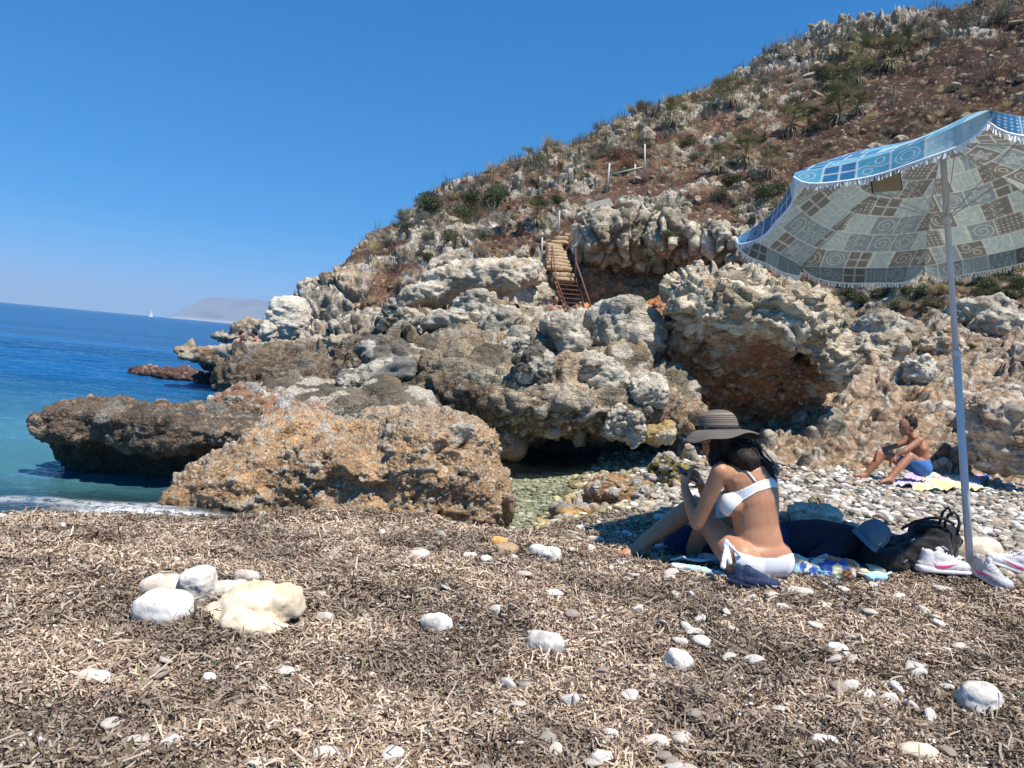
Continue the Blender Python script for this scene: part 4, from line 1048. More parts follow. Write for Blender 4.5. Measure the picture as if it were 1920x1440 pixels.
BUSH = {
 'green': [pmesh('bush', leafy(1500, .5, .035, (.045, .065, .025), (.10, .12, .045), s)) for s in (1, 2, 3)],
 'olive': [pmesh('bush', leafy(1300, .5, .03, (.13, .13, .06), (.21, .20, .10), s)) for s in (4, 5)],
 'grey': [pmesh('bush', leafy(1300, .5, .028, (.20, .19, .14), (.31, .29, .22), s)) for s in (6, 7)],
 'red': [pmesh('bush', leafy(1000, .5, .025, (.13, .045, .03), (.22, .09, .055), s)) for s in (8, 9)],
 'burnt': [pmesh('bush', leafy(500, .5, .022, (.07, .045, .035), (.13, .09, .07), s)) for s in (10, 11)],
 'yellow': [pmesh('bush', leafy(1200, .5, .03, (.33, .28, .09), (.45, .38, .14), s)) for s in (12,)],
}
LAB = {'green': 'dark green leafy bush on the rocky hillside', 'olive': 'olive green scrubby bush on the rocky hillside', 'grey': 'grey green dry cushion bush on the hillside',
       'red': 'reddish brown withered bush on the hillside', 'burnt': 'burnt bare brown shrub on the hillside', 'yellow': 'yellow flowering bush below the umbrella rim'}
TUFT = [pmesh('grass_tuft', blades(150, .55, .007, .35, (.38, .29, .15), (.55, .45, .27), s, 1.1, .9)) for s in (21, 22, 23)]
SPIKE = []
for s in (31, 32, 33, 34):
    SPIKE.append(pmesh('spiny_plant', blades(34, .62, .028, .38, (.11, .11, .08), (.26, .24, .19), s, 1.1, .15, 3, .3)))
def fan_palm_meshes(seed):
    r = np.random.default_rng(seed); Vs = []; Fs = []; Cs = []; nn = 0
    for i in range(26):
        a = r.uniform(0, 6.28); el = r.uniform(.2, 1.45); L = r.uniform(.4, .75)
        d = np.array([math.cos(a) * math.cos(el), math.sin(a) * math.cos(el), math.sin(el)]); s_ = np.cross(d, [0, 0, 1.0]); s_ /= np.linalg.norm(s_) + 1e-6; u = np.cross(s_, d)
        tip = d * L + np.array([0, 0, .12]); col = np.array([.115, .12, .05]) * r.uniform(.6, 1.4) if r.random() > .25 else np.array([.3, .24, .12])
        b0 = np.array([0, 0, .1])
        pv = [b0 + s_ * .01, b0 - s_ * .01, tip - s_ * .008, tip + s_ * .008]; pf = [[0, 1, 2, 3]]
        for k in range(15):
            q = -1.35 + 2.7 * k / 14; dd = d * math.cos(q) + s_ * math.sin(q) + u * .12 * r.normal(); bl = .36 * r.uniform(.8, 1.1); sd = (-d * math.sin(q) + s_ * math.cos(q)) * .014
            m = len(pv); e = tip + dd * bl - np.array([0, 0, .05 * bl]); mid = tip + dd * bl * .5
            pv += [tip, mid + sd, e, mid - sd]; pf.append([m, m + 1, m + 2, m + 3])
        Vs.append(np.array(pv)); Fs.append(np.array(pf) + nn); Cs.append(np.tile(col, (len(pv), 1))); nn += len(pv)
    crown = pmesh('crown', (np.concatenate(Vs), np.concatenate(Fs), np.concatenate(Cs)))
    skirt = pmesh('dry_fronds', blades(120, .6, .022, .35, (.30, .24, .15), (.50, .42, .29), seed + 50, -.35, 1.1, 4, .1))
    tv, tf, tc = blades(40, .45, .05, .1, (.10, .07, .045), (.16, .11, .07), seed + 60, 1.45, .0, 3, .1)
    return crown, skirt, pmesh('trunk', (tv - np.array([0, 0, .35]), tf, tc))
PALM = [fan_palm_meshes(s) for s in (61, 62, 63)]
def put(me, name, loc, s, label, cat, group=None, seed=0, parts=None, rise=0.0):
    r = np.random.default_rng(seed)
    if parts:
        o = empty(name, loc, r.uniform(0, 6.28)); 
        for pm, pn in parts:
            c = bpy.data.objects.new(pn, pm); COL.objects.link(c); c.parent = o
    else:
        o = bpy.data.objects.new(name, me); COL.objects.link(o); o.location = [float(v) for v in loc]; o.rotation_euler = (r.normal(0, .08), r.normal(0, .08), r.uniform(0, 6.28))
    o.location[2] += rise
    o.scale = (s * r.uniform(.9, 1.1), s * r.uniform(.9, 1.1), s)
    return tag(o, label, cat, group)
def hpx(px, py, dz=0):
    q = on_hill(px, py)
    return q
for i, (px, py, s, lab) in enumerate([
    (1685, 100, 1.1, 'fan palm highest on the slope, just under the ridge crest'), (1608, 128, 1.4, 'fan palm left of the highest one under the ridge'), (1668, 128, 1.5, 'bushy fan palm directly below the highest one'),
    (1608, 158, 1.2, 'small fan palm on the upper brown slope'), (1570, 235, 1.7, 'tall fan palm with a straw skirt above the left umbrella tip'), (1480, 255, 1.5, 'shaggy fan palm left of the tall one'),
    (1512, 248, 1.0, 'small fan palm between the two shaggy ones'), (1605, 215, 1.1, 'fan palm right of the tall one with the straw skirt'), (1395, 310, 1.5, 'wide green fan palm above the dark gully'), (1345, 325, 1.3, 'low green fan palm left of the dark gully'),
    (1262, 235, 1.1, 'dry fan palm beside the upper fence posts'), (1008, 425, 1.2, 'withered fan palm left of the stairs'), (1370, 205, 1.2, 'straw coloured fan palm in the middle of the slope'), (1555, 165, 1.0, 'little fan palm among the burnt scrub'),
    (1440, 330, 1.2, 'fan palm in the shade left of the umbrella tip')]):
    q = on_hill(px, py)
    if q is None: continue
    put(None, 'fan_palm', q - np.array([0, .1, .05]), s * q[1] / 40, lab, 'palm', seed=i, parts=[(PALM[i % 3][0], 'crown'), (PALM[i % 3][1], 'dry_fronds'), (PALM[i % 3][2], 'trunk')], rise=.25 * s)
named = [
 (808, 398, 1.15, 'green', 1.35, 'upright green bush standing against the sky on the left ridge', 1.5), (905, 395, 1.9, 'green', .8, 'wide dark green bush on the slope below the left ridge', 1), (930, 375, 1.5, 'green', .8, 'dark green bush at the top end of the wide one', 1),
 (875, 410, 1.2, 'green', .8, 'dark green bush at the lower end of the wide one', 1), (755, 418, .9, 'olive', .8, 'low bush on the lower end of the ridge', 1), (842, 455, 1.0, 'olive', 1, 'green and straw bush below the upright one', 1),
 (945, 430, 1.3, 'grey', .8, 'rounded grey cushion bush left of the stairs', 1), (905, 445, 1.0, 'grey', .8, 'pale cushion bush beside the rounded grey one', 1), (1165, 405, .9, 'olive', .8, 'small green bush right of the concrete slab', 1),
 (1240, 400, 1.0, 'grey', .8, 'grey bush among the jagged rocks right of the slab', 1), (1160, 300, 1.5, 'red', 1.0, 'dark red withered bush behind the fence rail', 1), (1175, 318, 1.2, 'red', .9, 'red withered bush at the foot of the fence rail', 1),
 (1895, 520, .9, 'yellow', 1, 'yellow flowering bush below the right umbrella rim', 1), (1700, 655, .38, 'green', .8, 'bright green bush in the gap between boulders', 1.3), (1815, 655, .3, 'green', .6, 'low green plant on the pebbly slope behind the pole', 1.3),
 (1473, 527, .34, 'green', .6, 'green and yellow plant on top of the huge boulder', 1.2), (1228, 500, .5, 'green', .9, 'green fern hanging on the fluted cliff', 1), (1215, 480, .5, 'olive', .9, 'olive plant on the fluted cliff', 1),
 (1255, 445, .6, 'green', .7, 'small green bush on top of the fluted cliff', 1), (795, 495, .7, 'green', .9, 'little green bush left of the long white ledge', 1)]
for i, (px, py, s, k, f, lab, g) in enumerate(named):
    q = on_hill(px, py, 12)
    if 'on top of the huge' in lab: q = P(px, py + 4, 10.4)
    if 'cliff' in lab: q = P(px, py, 23.9)
    if q is None: continue
    o = put(BUSH[k][i % len(BUSH[k])], 'bush', q, s, lab, 'bush', seed=100 + i); o.scale[2] = s * f * 1.3
r = np.random.default_rng(77); cnt = 0; tries = 0
while cnt < 250 and tries < 6000:
    tries += 1
    px = r.uniform(700, 1920); py = r.uniform(0, 620); q = on_hill(px, py, 14)
    if q is None: continue
    vg = float(veg_f(np.array([q[0]]), np.array([q[1]]))[0]); so_ = float(soil_f(np.array([q[0]]), np.array([q[1]]))[0])
    if r.random() > vg * 1.1: continue
    low = q[1] < 22
    if low: k = r.choice(['green', 'green', 'olive', 'burnt', 'grey', 'olive'])
    elif so_ > .5: k = r.choice(['burnt', 'red', 'olive', 'burnt', 'grey', 'green'])
    else: k = r.choice(['grey', 'olive', 'burnt', 'grey', 'green', 'red'])
    s = r.uniform(.4, 1.0) * q[1] / 38 * (1.4 if low else 1)
    put(BUSH[k][r.integers(len(BUSH[k]))], 'bush', q - np.array([0, 0, .05]), s, LAB[k] if k != 'yellow' else None, 'bush', {'green': 'dark green bushes', 'olive': 'olive bushes', 'grey': 'grey cushion bushes', 'red': 'reddish withered bushes', 'burnt': 'burnt shrubs'}[k] + ' on the hillside', seed=cnt); cnt += 1
cnt = 0; tries = 0
while cnt < 240 and tries < 5000:      # spiny plants crowd along the crest
    tries += 1
    t = r.random(); k = int(t * 16); a, b_ = HILL[4 + min(k, 15)], HILL[5 + min(k, 15)]; u = r.random()
    px = a[0] * (1 - u) + b_[0] * u; py = a[1] * (1 - u) + b_[1] * u + abs(r.normal(0, 34)) + 3
    q = on_hill(px, py, 14)
    if q is None: continue
    put(SPIKE[r.integers(4)], 'spiny_plant', q - np.array([0, 0, .05]), r.uniform(.6, 1.15) * q[1] / 42, 'grey spiny upright plant on the rocky crest of the hill', 'plant', 'spiny plants along the crest', seed=cnt); cnt += 1
cnt = 0; tries = 0
while cnt < 150 and tries < 4000:
    tries += 1
    px = r.uniform(640, 1920); py = r.uniform(60, 640); q = on_hill(px, py, 13)
    if q is None or r.random() > .25 + float(veg_f(np.array([q[0]]), np.array([q[1]]))[0]): continue
    put(TUFT[r.integers(3)], 'grass_tuft', q - np.array([0, 0, .04]), r.uniform(.5, 1.2) * q[1] / 34, 'dry straw coloured grass tuft on the hillside', 'grass tuft', 'dry grass tufts on the hillside', seed=cnt); cnt += 1
# low dry scrub that nobody could count
r = np.random.default_rng(91); nn_ = 60000
ii = r.integers(0, len(rs) - 1, nn_); jj = r.integers(0, len(phis) - 1, nn_); q = HPg[ii, jj]
vv = veg_f(q[:, 0], q[:, 1]) + .55 * fbm(q * .5, 3, 83); k = (q[:, 1] > 17) & (q[:, 1] < 54) & (q[:, 2] > 1.6) & (vv > r.uniform(.05, 1.0, nn_)) & (r.random(nn_) < .32 * (q[:, 1] / 40) ** 2)
q = q[k][:7500]; Vs = []; Fs = []; Cs = []; off_ = 0
kinds = [((.15, .13, .10), (.27, .245, .20), .5, .012), ((.07, .045, .03), (.14, .095, .065), .42, .009), ((.085, .095, .04), (.15, .15, .07), .38, .014), ((.30, .23, .12), (.45, .36, .21), .42, .009), ((.12, .05, .035), (.2, .1, .06), .45, .01)]
pt_ = [[blades(15, K[2], K[3], .4, K[0], K[1], 300 + 7 * a_ + b_, 1.15, .5, 3, .22) for b_ in range(5)] for a_, K in enumerate(kinds)]
tp = fbm(q * .35, 3, 84)
for i in range(len(q)):
    kd = int(np.clip((tp[i] + .5) * 5 + r.normal(0, .9), 0, 4.99)); g_ = pt_[kd][r.integers(5)]; s_ = r.uniform(.5, 1.3) * q[i, 1] / 36; a = r.uniform(0, 6.28); c_, n_ = math.cos(a) * s_, math.sin(a) * s_
    v = g_[0]; Vs.append(np.stack([v[:, 0] * c_ - v[:, 1] * n_, v[:, 0] * n_ + v[:, 1] * c_, v[:, 2] * s_], -1) + q[i]); Fs.append(g_[1] + off_); Cs.append(g_[2] * r.uniform(.7, 1.2)); off_ += len(v)
o = mesh_np('undergrowth', np.concatenate(Vs), np.concatenate(Fs), MATS['foliage'], np.concatenate(Cs), smooth_=False); tag(o, 'low dry scrub and dead stalks covering the hillside', 'scrub', kind='stuff')
for i, (px, py, s, kd) in enumerate([(1575, 560, .62, 'olive'), (1610, 575, .6, 'green'), (1645, 560, .66, 'green'), (1680, 580, .6, 'olive'), (1715, 560, .7, 'green'), (1745, 575, .55, 'olive'), (1770, 550, .5, 'yellow'), (1600, 545, .6, 'burnt'), (1660, 540, .7, 'burnt'), (1850, 545, .55, 'green'), (1840, 560, .4, 'olive'),
    (1400, 380, 1.6, 'burnt'), (1450, 370, 1.5, 'green'), (1420, 345, 1.5, 'burnt'), (1500, 320, 1.4, 'burnt'), (1470, 395, 1.3, 'olive'), (1370, 350, 1.2, 'green'), (1540, 290, 1.3, 'burnt'), (1350, 375, 1.1, 'olive'), (1300, 300, 1.1, 'grey'), (1640, 60, 1.4, 'burnt'), (1800, 60, 1.8, 'burnt'), (1760, 90, 1.4, 'burnt'), (1850, 150, 1.8, 'burnt'), (1880, 90, 1.6, 'burnt')]):
    q_ = on_hill(px, py, 12)
    if q_ is not None:
        lab_ = LAB[kd] if kd != 'yellow' else 'yellow green bush in the scrub just left of the umbrella pole'
        o = put(BUSH[kd][i % len(BUSH[kd])], 'bush', q_, s, lab_, 'bush', None if kd == 'yellow' else {'green': 'dark green bushes', 'olive': 'olive bushes', 'grey': 'grey cushion bushes', 'burnt': 'burnt shrubs'}[kd] + ' on the hillside', seed=500 + i)
# loose boulders strewn over the slope
r = np.random.default_rng(5)
hb = []
for k in range(7):
    V, F = ico(4); V = V.copy()
    nd = r.normal(size=(9, 3)); nd /= np.linalg.norm(nd, axis=1, keepdims=True)
    for j in range(9):
        dp = V @ nd[j] - r.uniform(.55, .9); V = V - np.maximum(dp, 0)[:, None] * nd[j] * .9
    V = V * r.uniform((.8, .6, .4), (1.3, 1.0, .8)); d, c = limes(V * 1.0 + k * 5, .8, 200 + k, ((.44, .37, .28), (.22, .185, .14)), .18)
    V = V * (1 + d[:, None] * .7)
    hb.append(mesh_np('hill_rock', V, F, MATS['rock_mid'], c, link=False).data)
cnt = 0; tries = 0
while cnt < 260 and tries < 6000:
    tries += 1
    px = r.uniform(540, 1920); py = r.uniform(30, 680); q = on_hill(px, py, 11)
    if q is None: continue
    so_ = float(soil_f(np.array([q[0]]), np.array([q[1]]))[0])
    if r.random() > (.9 if q[1] < 18 else .35 if so_ > .5 else .6): continue
    s = (.13 + .36 * r.random() ** 3) * q[1] / 34 * (1.3 if q[1] < 18 else 1)
    o = bpy.data.objects.new('hill_rock', hb[r.integers(7)]); COL.objects.link(o); o.location = [float(v) for v in q]; o.scale = (s,) * 3
    o.rotation_euler = (r.normal(0, .5), r.normal(0, .5), r.uniform(0, 6.28)); tag(o, 'loose pale limestone block lying on the hillside', 'rock', 'loose blocks on the hillside'); cnt += 1

# ------------------------------------------------------------------ stairs, ladder, railings
def tube(name, pts_, r_, mat, parent=None, seg=8):
    b = Blobs()
    V = []; F = []; pts_ = [np.array(p, float) for p in pts_]; n = len(pts_)
    rr = r_ if isinstance(r_, (list, tuple)) else [r_] * n
    prev = None
    for i, p in enumerate(pts_):
        d = pts_[min(i + 1, n - 1)] - pts_[max(i - 1, 0)]; d /= np.linalg.norm(d) + 1e-9
        x = np.cross(d, [0, 0, 1.0]) if prev is None else prev - d * (prev @ d)
        if np.linalg.norm(x) < 1e-3: x = np.array([1.0, 0, 0])
        x /= np.linalg.norm(x); prev = x; y = np.cross(d, x)
        V += [p + (x * math.cos(a) + y * math.sin(a)) * rr[i] for a in np.linspace(0, 2 * math.pi, seg, endpoint=False)]
    for i in range(n - 1):
        for j in range(seg): j2 = (j + 1) % seg; F.append((i * seg + j, i * seg + j2, (i + 1) * seg + j2, (i + 1) * seg + j))
    F.append(tuple(range(seg - 1, -1, -1))); F.append(tuple((n - 1) * seg + j for j in range(seg)))
    if name is None: return V, F
    return pyobj(name, V, F, mat, parent, True)
def gather(lst):
    V = []; F = []
    for v, f in lst: n = len(V); V += list(v); F += [tuple(i + n for i in q) for q in f]
    return V, F
def boxg(c, s, rz=0, tilt=0):
    R_ = rotm(0, tilt, rz); c = np.array(c)
    V = [c + R_ @ (np.array([x, y, z]) * np.array(s) / 2) for x in (-1, 1) for y in (-1, 1) for z in (-1, 1)]
    return V, [(0, 1, 3, 2), (4, 6, 7, 5), (0, 4, 5, 1), (2, 3, 7, 6), (0, 2, 6, 4), (1, 5, 7, 3)]
cr = lambda x, y, Yd: P(980 + x / 5.54, 380 + y / 5.54, Yd)
LY = 24.6
lad = empty('ladder', cr(590, 1300, LY)); tag(lad, 'rusty iron ladder climbing from the cave floor to the stone steps', 'ladder')
def rel(o, v): return np.array(v) - np.array(o.location)
TL, TR, BL, BR = cr(322, 775, LY + .9), cr(560, 785, LY + .9), cr(497, 1300, LY), cr(690, 1300, LY)
tube('rail', [rel(lad, BL), rel(lad, TL)], .035, 'rust', lad); tube('rail', [rel(lad, BR), rel(lad, TR)], .035, 'rust', lad)
for k in range(11):
    t = (k + .35) / 11; a = BL * (1 - t) + TL * t; c = BR * (1 - t) + TR * t
    V, F = boxg((a + c) / 2, (np.linalg.norm(c - a), .12, .035)); pyobj('rung', [rel(lad, v) for v in V], F, 'rust', lad)
tube('handrail', [rel(lad, cr(745, 1190, LY - .3)), rel(lad, cr(545, 585, LY + 1.2))], .03, 'rust', lad)
tube('handrail', [rel(lad, cr(500, 1200, LY - .3)), rel(lad, cr(345, 780, LY + .7)), rel(lad, cr(310, 450, LY + 2.0))], .022, 'rust', lad)
for x, y0, y1 in ((770, 1190, 1080), (300, 785, 455), (240, 690, 375), (548, 800, 480)): tube('post', [rel(lad, cr(x, y0, LY + .8)), rel(lad, cr(x + 4, y1, LY + .8))], .022, 'rust', lad)
st_ = empty('stone_stairs', cr(420, 780, 25.7)); tag(st_, 'worn stone steps climbing the gully above the ladder', 'stairs')
SS = [(295, 545, 782), (298, 540, 735), (235, 520, 668), (230, 505, 628), (225, 490, 596), (240, 480, 562), (250, 470, 530), (255, 465, 497), (245, 440, 465), (245, 425, 434), (282, 480, 402), (328, 482, 357), (430, 500, 320)]
for k, (x0, x1, y) in enumerate(SS):
    Yd = 25.7 + k * .27; a, c = cr(x0, y, Yd), cr(x1, y, Yd)
    b = Blobs(); b.sup((a + c) / 2 - np.array([0, -.05, .06]), (np.linalg.norm(c - a) / 2, .24, .085), (.03 * math.sin(k * 3), .03 * math.sin(k * 5), .05 * math.sin(k)), 6, 3)
    me = b.skin(.035, 1); v = get_v(me); v = v + get_n(me) * (.03 * fbm(v * 3, 3, k))[:, None]; set_v(me, v - np.array(st_.location)); me.materials.clear(); me.materials.append(MATS['step_wood'])
    o = bpy.data.objects.new('step', me); COL.objects.link(o); o.parent = st_
for i, (x, y0, y1, lab) in enumerate([(375, 345, 80, 'slim grey metal post at the top of the stone steps'), (195, 590, 360, 'slim grey metal post left of the stone steps')]):
    Yd = 28.6 if i == 0 else 26.4; a = cr(x, y0, Yd); o = tube('post', [a * 0, cr(x + 8, y1, Yd) - a], .03, 'galvanised'); o.location = a; tag(o, lab, 'post')
fq = on_hill(1140, 358); fn = empty('railing', fq); tag(fn, 'thin metal railing of three posts and a rail on the brown slope', 'railing')
for (x0, y0, x1, y1) in ((1138, 362, 1143, 306), (1189, 342, 1191, 308), (1209, 332, 1209, 270)):
    tube('post', [rel(fn, P(x0, y0, fq[1] - .2)), rel(fn, P(x1, y1, fq[1] - .2))], .04, 'galvanised', fn)
tube('rail', [rel(fn, P(1144, 327, fq[1] - .25)), rel(fn, P(1205, 313, fq[1] - .25))], .025, 'galvanised', fn)
q = on_hill(1122, 392); Yd = q[1] - .5
V, F = tri_prism([(a - q[0], b_ - q[2]) for a, b_ in pts([(1094, 389), (1118, 380), (1142, 374), (1151, 389), (1128, 397), (1124, 389), (1112, 396), (1103, 407)], Yd)], .2)
o = pyobj('concrete_slab', V, F, 'concrete'); o.location = (q[0], Yd, q[2]); o.rotation_euler = (-.15, 0, 0); tag(o, 'broken flat concrete slab lying above the fluted cliff', 'slab')
# ------------------------------------------------------------------ beach umbrella
UH = np.array([2.2907, 4.426, 2.4204]); UN = np.array([-.09863, .21526, .97156]); UR, UD, UPH = 1.1118, .368, 4.34483
ua = np.cross(UN, [0, 1, 0]); ua /= np.linalg.norm(ua); ub = np.cross(UN, ua)
UC = UH - UN * UD
um = empty('beach_umbrella', (2.62, 4.36, 0.02)); tag(um, 'blue and white patchwork beach umbrella with white fringe, tilted over the bathers', 'umbrella')
U0v = np.array(um.location)
def corner(i): t = UPH + i * math.pi / 4; return UC + UR * (math.cos(t) * ua + math.sin(t) * ub)
def fabric_color(u, v):
    """printed patchwork: u along the rim (m), v inward (m); returns outer and inner colours"""
    cs = .155; row = np.floor(v / cs); uu = u + (row % 2) * .07 + row * .031; colm = np.floor(uu / cs)
    wv = 1 + .0 * row
    x = (uu / cs - colm) * 2 - 1; y = (v / cs - row) * 2 - 1
    H = _hash(colm.astype(int), row.astype(int), np.zeros_like(row).astype(int), 5); k = (hr(H) * 9).astype(int) % 9; tone = hr(H, 2)
    r_ = np.hypot(x, y); th = np.arctan2(y, x)
    line = np.zeros_like(u)
    def ln(d, w=.09): return smooth(w, w * .4, np.abs(d))
    line = np.where(k == 0, ln((r_ * 2.6 - th / (2 * math.pi)) % 1 - .5, .16) * (r_ < .85), line)              # spiral
    line = np.where(k == 1, np.maximum(ln(r_ - (.52 + .2 * np.cos(5 * th))), ln(r_ - .12, .06)), line)           # flower
    line = np.where(k == 2, np.maximum(ln(x - .35 * np.sin(y * 9)), ln(x - .35 * np.sin(y * 9) - .5)), line)      # waves
    gx = np.abs(((x + 1) * 1.0) % 1 - .5); gy = np.abs(((y + 1) * 1.0) % 1 - .5)
    line = np.where(k == 3, ((gx > .42) | (gy > .42)) * 1.0, line)                                              # windows
    line = np.where(k == 4, np.maximum(ln(y + .2 * np.sin(x * 3), .07), np.maximum(ln(np.hypot((x - .35) * 1.1, y - .45) - .3, .07), ln(np.hypot((x + .35) * 1.1, y + .4) - .3, .07))), line)   # sprig
    line = np.where(k == 5, ln(np.abs(((x * 2) % 1) - .5) * 1.2 - (y * .5 + .5) % 1 * .6, .08), line)              # zigzag
    line = np.where(k == 6, (np.hypot((x * 3) % 1 - .5, (y * 3) % 1 - .5) < .25) * (np.abs(y) < .8) * 1.0, line)  # dots
    line = np.where(k == 7, np.maximum(ln(r_ - .7, .06), ln(r_ - .42, .06)), line)                              # rings
    line = np.where(k == 8, ((np.abs(x) > .72) & (((y * 3) % 1) < .6)) * 1.0, line)                             # dashes
    edge = smooth(.93, .97, np.maximum(np.abs(x), np.abs(y)))
    line = np.clip(np.maximum(line * .8, edge), 0, 1)
    fill = ((k == 1) & (r_ < .52 + .2 * np.cos(5 * th))) * 1.0
    t = np.where(k == 3, .1, tone)[:, None]
    A_o, B_o, C_o = np.array([.015, .22, .48]), np.array([.10, .48, .70]), np.array([.50, .80, .86])
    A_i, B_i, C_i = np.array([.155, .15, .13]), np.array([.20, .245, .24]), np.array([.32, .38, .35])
    def pal(A, B, C_): return np.where(t < .38, A, np.where(t < .68, B, C_))
    n_ = 1 + .18 * vnoise(np.stack([u * 30, v * 30, u * 0], -1), 3)[:, None]
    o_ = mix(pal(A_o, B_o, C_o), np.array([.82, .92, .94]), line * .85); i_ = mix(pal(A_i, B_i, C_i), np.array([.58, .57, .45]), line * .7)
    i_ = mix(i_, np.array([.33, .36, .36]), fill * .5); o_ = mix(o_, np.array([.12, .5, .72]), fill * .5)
    return o_ * n_, i_ * n_
n = NT('umbrella_cloth'); a1 = n.n('Attribute'); a1.attribute_name = 'Out'; a2 = n.n('Attribute'); a2.attribute_name = 'Inn'
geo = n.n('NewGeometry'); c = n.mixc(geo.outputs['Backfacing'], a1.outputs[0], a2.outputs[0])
b = n.pbr(c, .75, n.bump(n.noise(n.coord(), 400, 2), .3, .0004), .2)
tr = n.n('BsdfTranslucent'); n.l(a2.outputs[0], tr.inputs[0]); mx = n.n('MixShader'); mx.inputs[0].default_value = .45
n.l(b.outputs[0], mx.inputs[1]); n.l(tr.outputs[0], mx.inputs[2]); n.l(mx.outputs[0], n.out.inputs[0])
plain('fringe_white', (.85, .86, .88), .9, .1)
plain('spoke_steel', (.5, .5, .5), .4, .5, metal=.6)
def cloth(name, G, uvs, parent):
    ny, nx = G.shape[:2]; i = (np.arange(ny - 1)[:, None] * nx + np.arange(nx - 1)[None]).ravel(); F = np.stack([i, i + 1, i + nx + 1, i + nx], -1)
    o_, i_ = fabric_color(uvs[..., 0].ravel(), uvs[..., 1].ravel())
    o = mesh_np(name, G.reshape(-1, 3) - U0v, F, MATS['umbrella_cloth'], None, True, parent); set_col(o.data, o_, 'Out'); set_col(o.data, i_, 'Inn'); return o
side_w = 2 * UR * math.sin(math.pi / 8)
rr_ = np.random.default_rng(3)
for p_ in range(8):
    A0, A1 = corner(p_), corner(p_ + 1)
    ny, nx = 190, 170
    v = np.linspace(0, 1, ny)[:, None]; u = np.linspace(0, 1, nx)[None]           # v: 0 rim, 1 hub
    rim = A0 * (1 - u[..., None]) + A1 * u[..., None]
    G = rim * (1 - v[..., None]) + UC * v[..., None]
    t = 1 - v
    hgt = UD * (1 - t ** 1.55) 
    G = G + UN * hgt[..., None]
    G = G - UN * (.05 * np.sin(math.pi * u) * np.sin(math.pi * np.clip(t, 0, 1) * .75 + .2) * t)[..., None]       # cloth sags between the ribs
    G = G + ((UC - rim) / UR * (.045 * 4 * u * (1 - u))[..., None]) * (t ** 4)[..., None]                        # rim pulled in between tips
    uv = np.stack(np.broadcast_arrays((u - .5) * side_w * t + p_ * 1.7, v * UR + .0), -1)
    cloth('canopy_panel', G, uv, um)
    # hanging valance with rounded ends
    nv = 36; w = np.linspace(0, 1, nv)[:, None]; hang = .102 * (1 - np.abs(2 * u - 1) ** 7 * .75)
    out = (A0 + A1) / 2 - UC; out /= np.linalg.norm(out)
    dn = -UN * .86 + out * .25 + np.array([0, 0, -.35]); dn /= np.linalg.norm(dn)
    ph = rr_.uniform(0, 6)
    G2 = G[0][None] + dn * (w * hang)[..., None] + out * (.014 * np.sin(u * 11 + ph) * w + .02 * np.sin(u * 5 + ph) * w)[..., None]
    uv = np.stack(np.broadcast_arrays(u * side_w + p_ * 1.7, -.155 * w - .001 + 0 * u), -1)
    va = cloth('valance', G2[::-1], uv[::-1], um)
    # fringe
    parts_ = []; m = 66
    V = []; F = []
    for k in range(m):
        uu = (k + .5) / m; j = int(uu * (nx - 1)); p0 = G2[-1, j]; L = .032 * rr_.uniform(.7, 1.15); sw = np.array([rr_.normal(0, .2), rr_.normal(0, .2), -1]) + dn * .6; sw /= np.linalg.norm(sw)
        tg = (A1 - A0) / np.linalg.norm(A1 - A0); w_ = .0028; nb_ = len(V); no = out * .0012
        for s_ in (0, .5, 1):
            c0 = p0 + sw * L * s_ + tg * .004 * math.sin(s_ * 3 + k); V += [c0 - tg * w_ - no, c0 + tg * w_ - no, c0 + tg * w_ + no, c0 - tg * w_ + no]
        for s_ in (0, 1):
            for e in range(4): F.append((nb_ + s_ * 4 + e, nb_ + s_ * 4 + (e + 1) % 4, nb_ + s_ * 4 + 4 + (e + 1) % 4, nb_ + s_ * 4 + 4 + e))
    tv, tf = tube(None, [G2[-1, j] for j in range(0, nx, 8)] + [G2[-1, -1]], .0045, None, None, 5)
    V, F = gather([(V, F), (tv, tf)])
    fr_ = pyobj('fringe', [q - U0v for q in V], F, 'fringe_white', um)
    # rib under the cloth, and its stretcher
    prof = [A0 * (1 - x) + UC * x + UN * (UD * (1 - (1 - x) ** 1.55) - .012) for x in np.linspace(0.01, 1, 12)]
    tube('rib', [q - U0v for q in prof], .0028, 'spoke_steel', um, 6)
    RUN = UH + (np.array([2.66, 4.38, 0]) - UH) / 2.42 * .42
    tube('stretcher', [RUN - U0v, prof[6] - U0v], .0024, 'spoke_steel', um, 6)
PB = np.array([2.70, 4.36, .02])
tube('pole', [PB * 0 + (PB - U0v), (PB + (UH - PB) * .52) - U0v], .0205, 'pole_white', um, 20)
tube('pole', [(PB + (UH - PB) * .50) - U0v, (PB + (UH - PB) * .985) - U0v], .0165, 'pole_white', um, 20)
tube('hub_cap', [(PB + (UH - PB) * .975) - U0v, (PB + (UH - PB) * 1.02) - U0v], [.03, .012], 'pole_white', um, 16)
tube('runner', [RUN - U0v - np.array([0, 0, .025]), RUN - U0v + np.array([0, 0, .025])], .026, 'pole_white', um, 16)
tube('joint_ring', [(PB + (UH - PB) * .505) - U0v, (PB + (UH - PB) * .525) - U0v], .0235, 'pole_white', um, 20)
plain('tan_card', (.33, .26, .18), .9, .1)
Yf = 3.95; qs = pts([(1632, 316), (1684, 304), (1691, 357), (1636, 361)], Yf)
V, F = tri_prism(qs, .003); V = [np.array([v[0], Yf + v[1], v[2]]) - U0v for v in V]; pyobj('pocket', V, F, 'tan_card', um)
plain('dark_edge', (.03, .03, .03), .8)
for a_, b_ in (((1632, 316), (1636, 361)), ((1684, 304), (1691, 357))): tube('edging', [P(*a_, Yf) - U0v, P(*b_, Yf) - U0v], .004, 'dark_edge', um, 6)
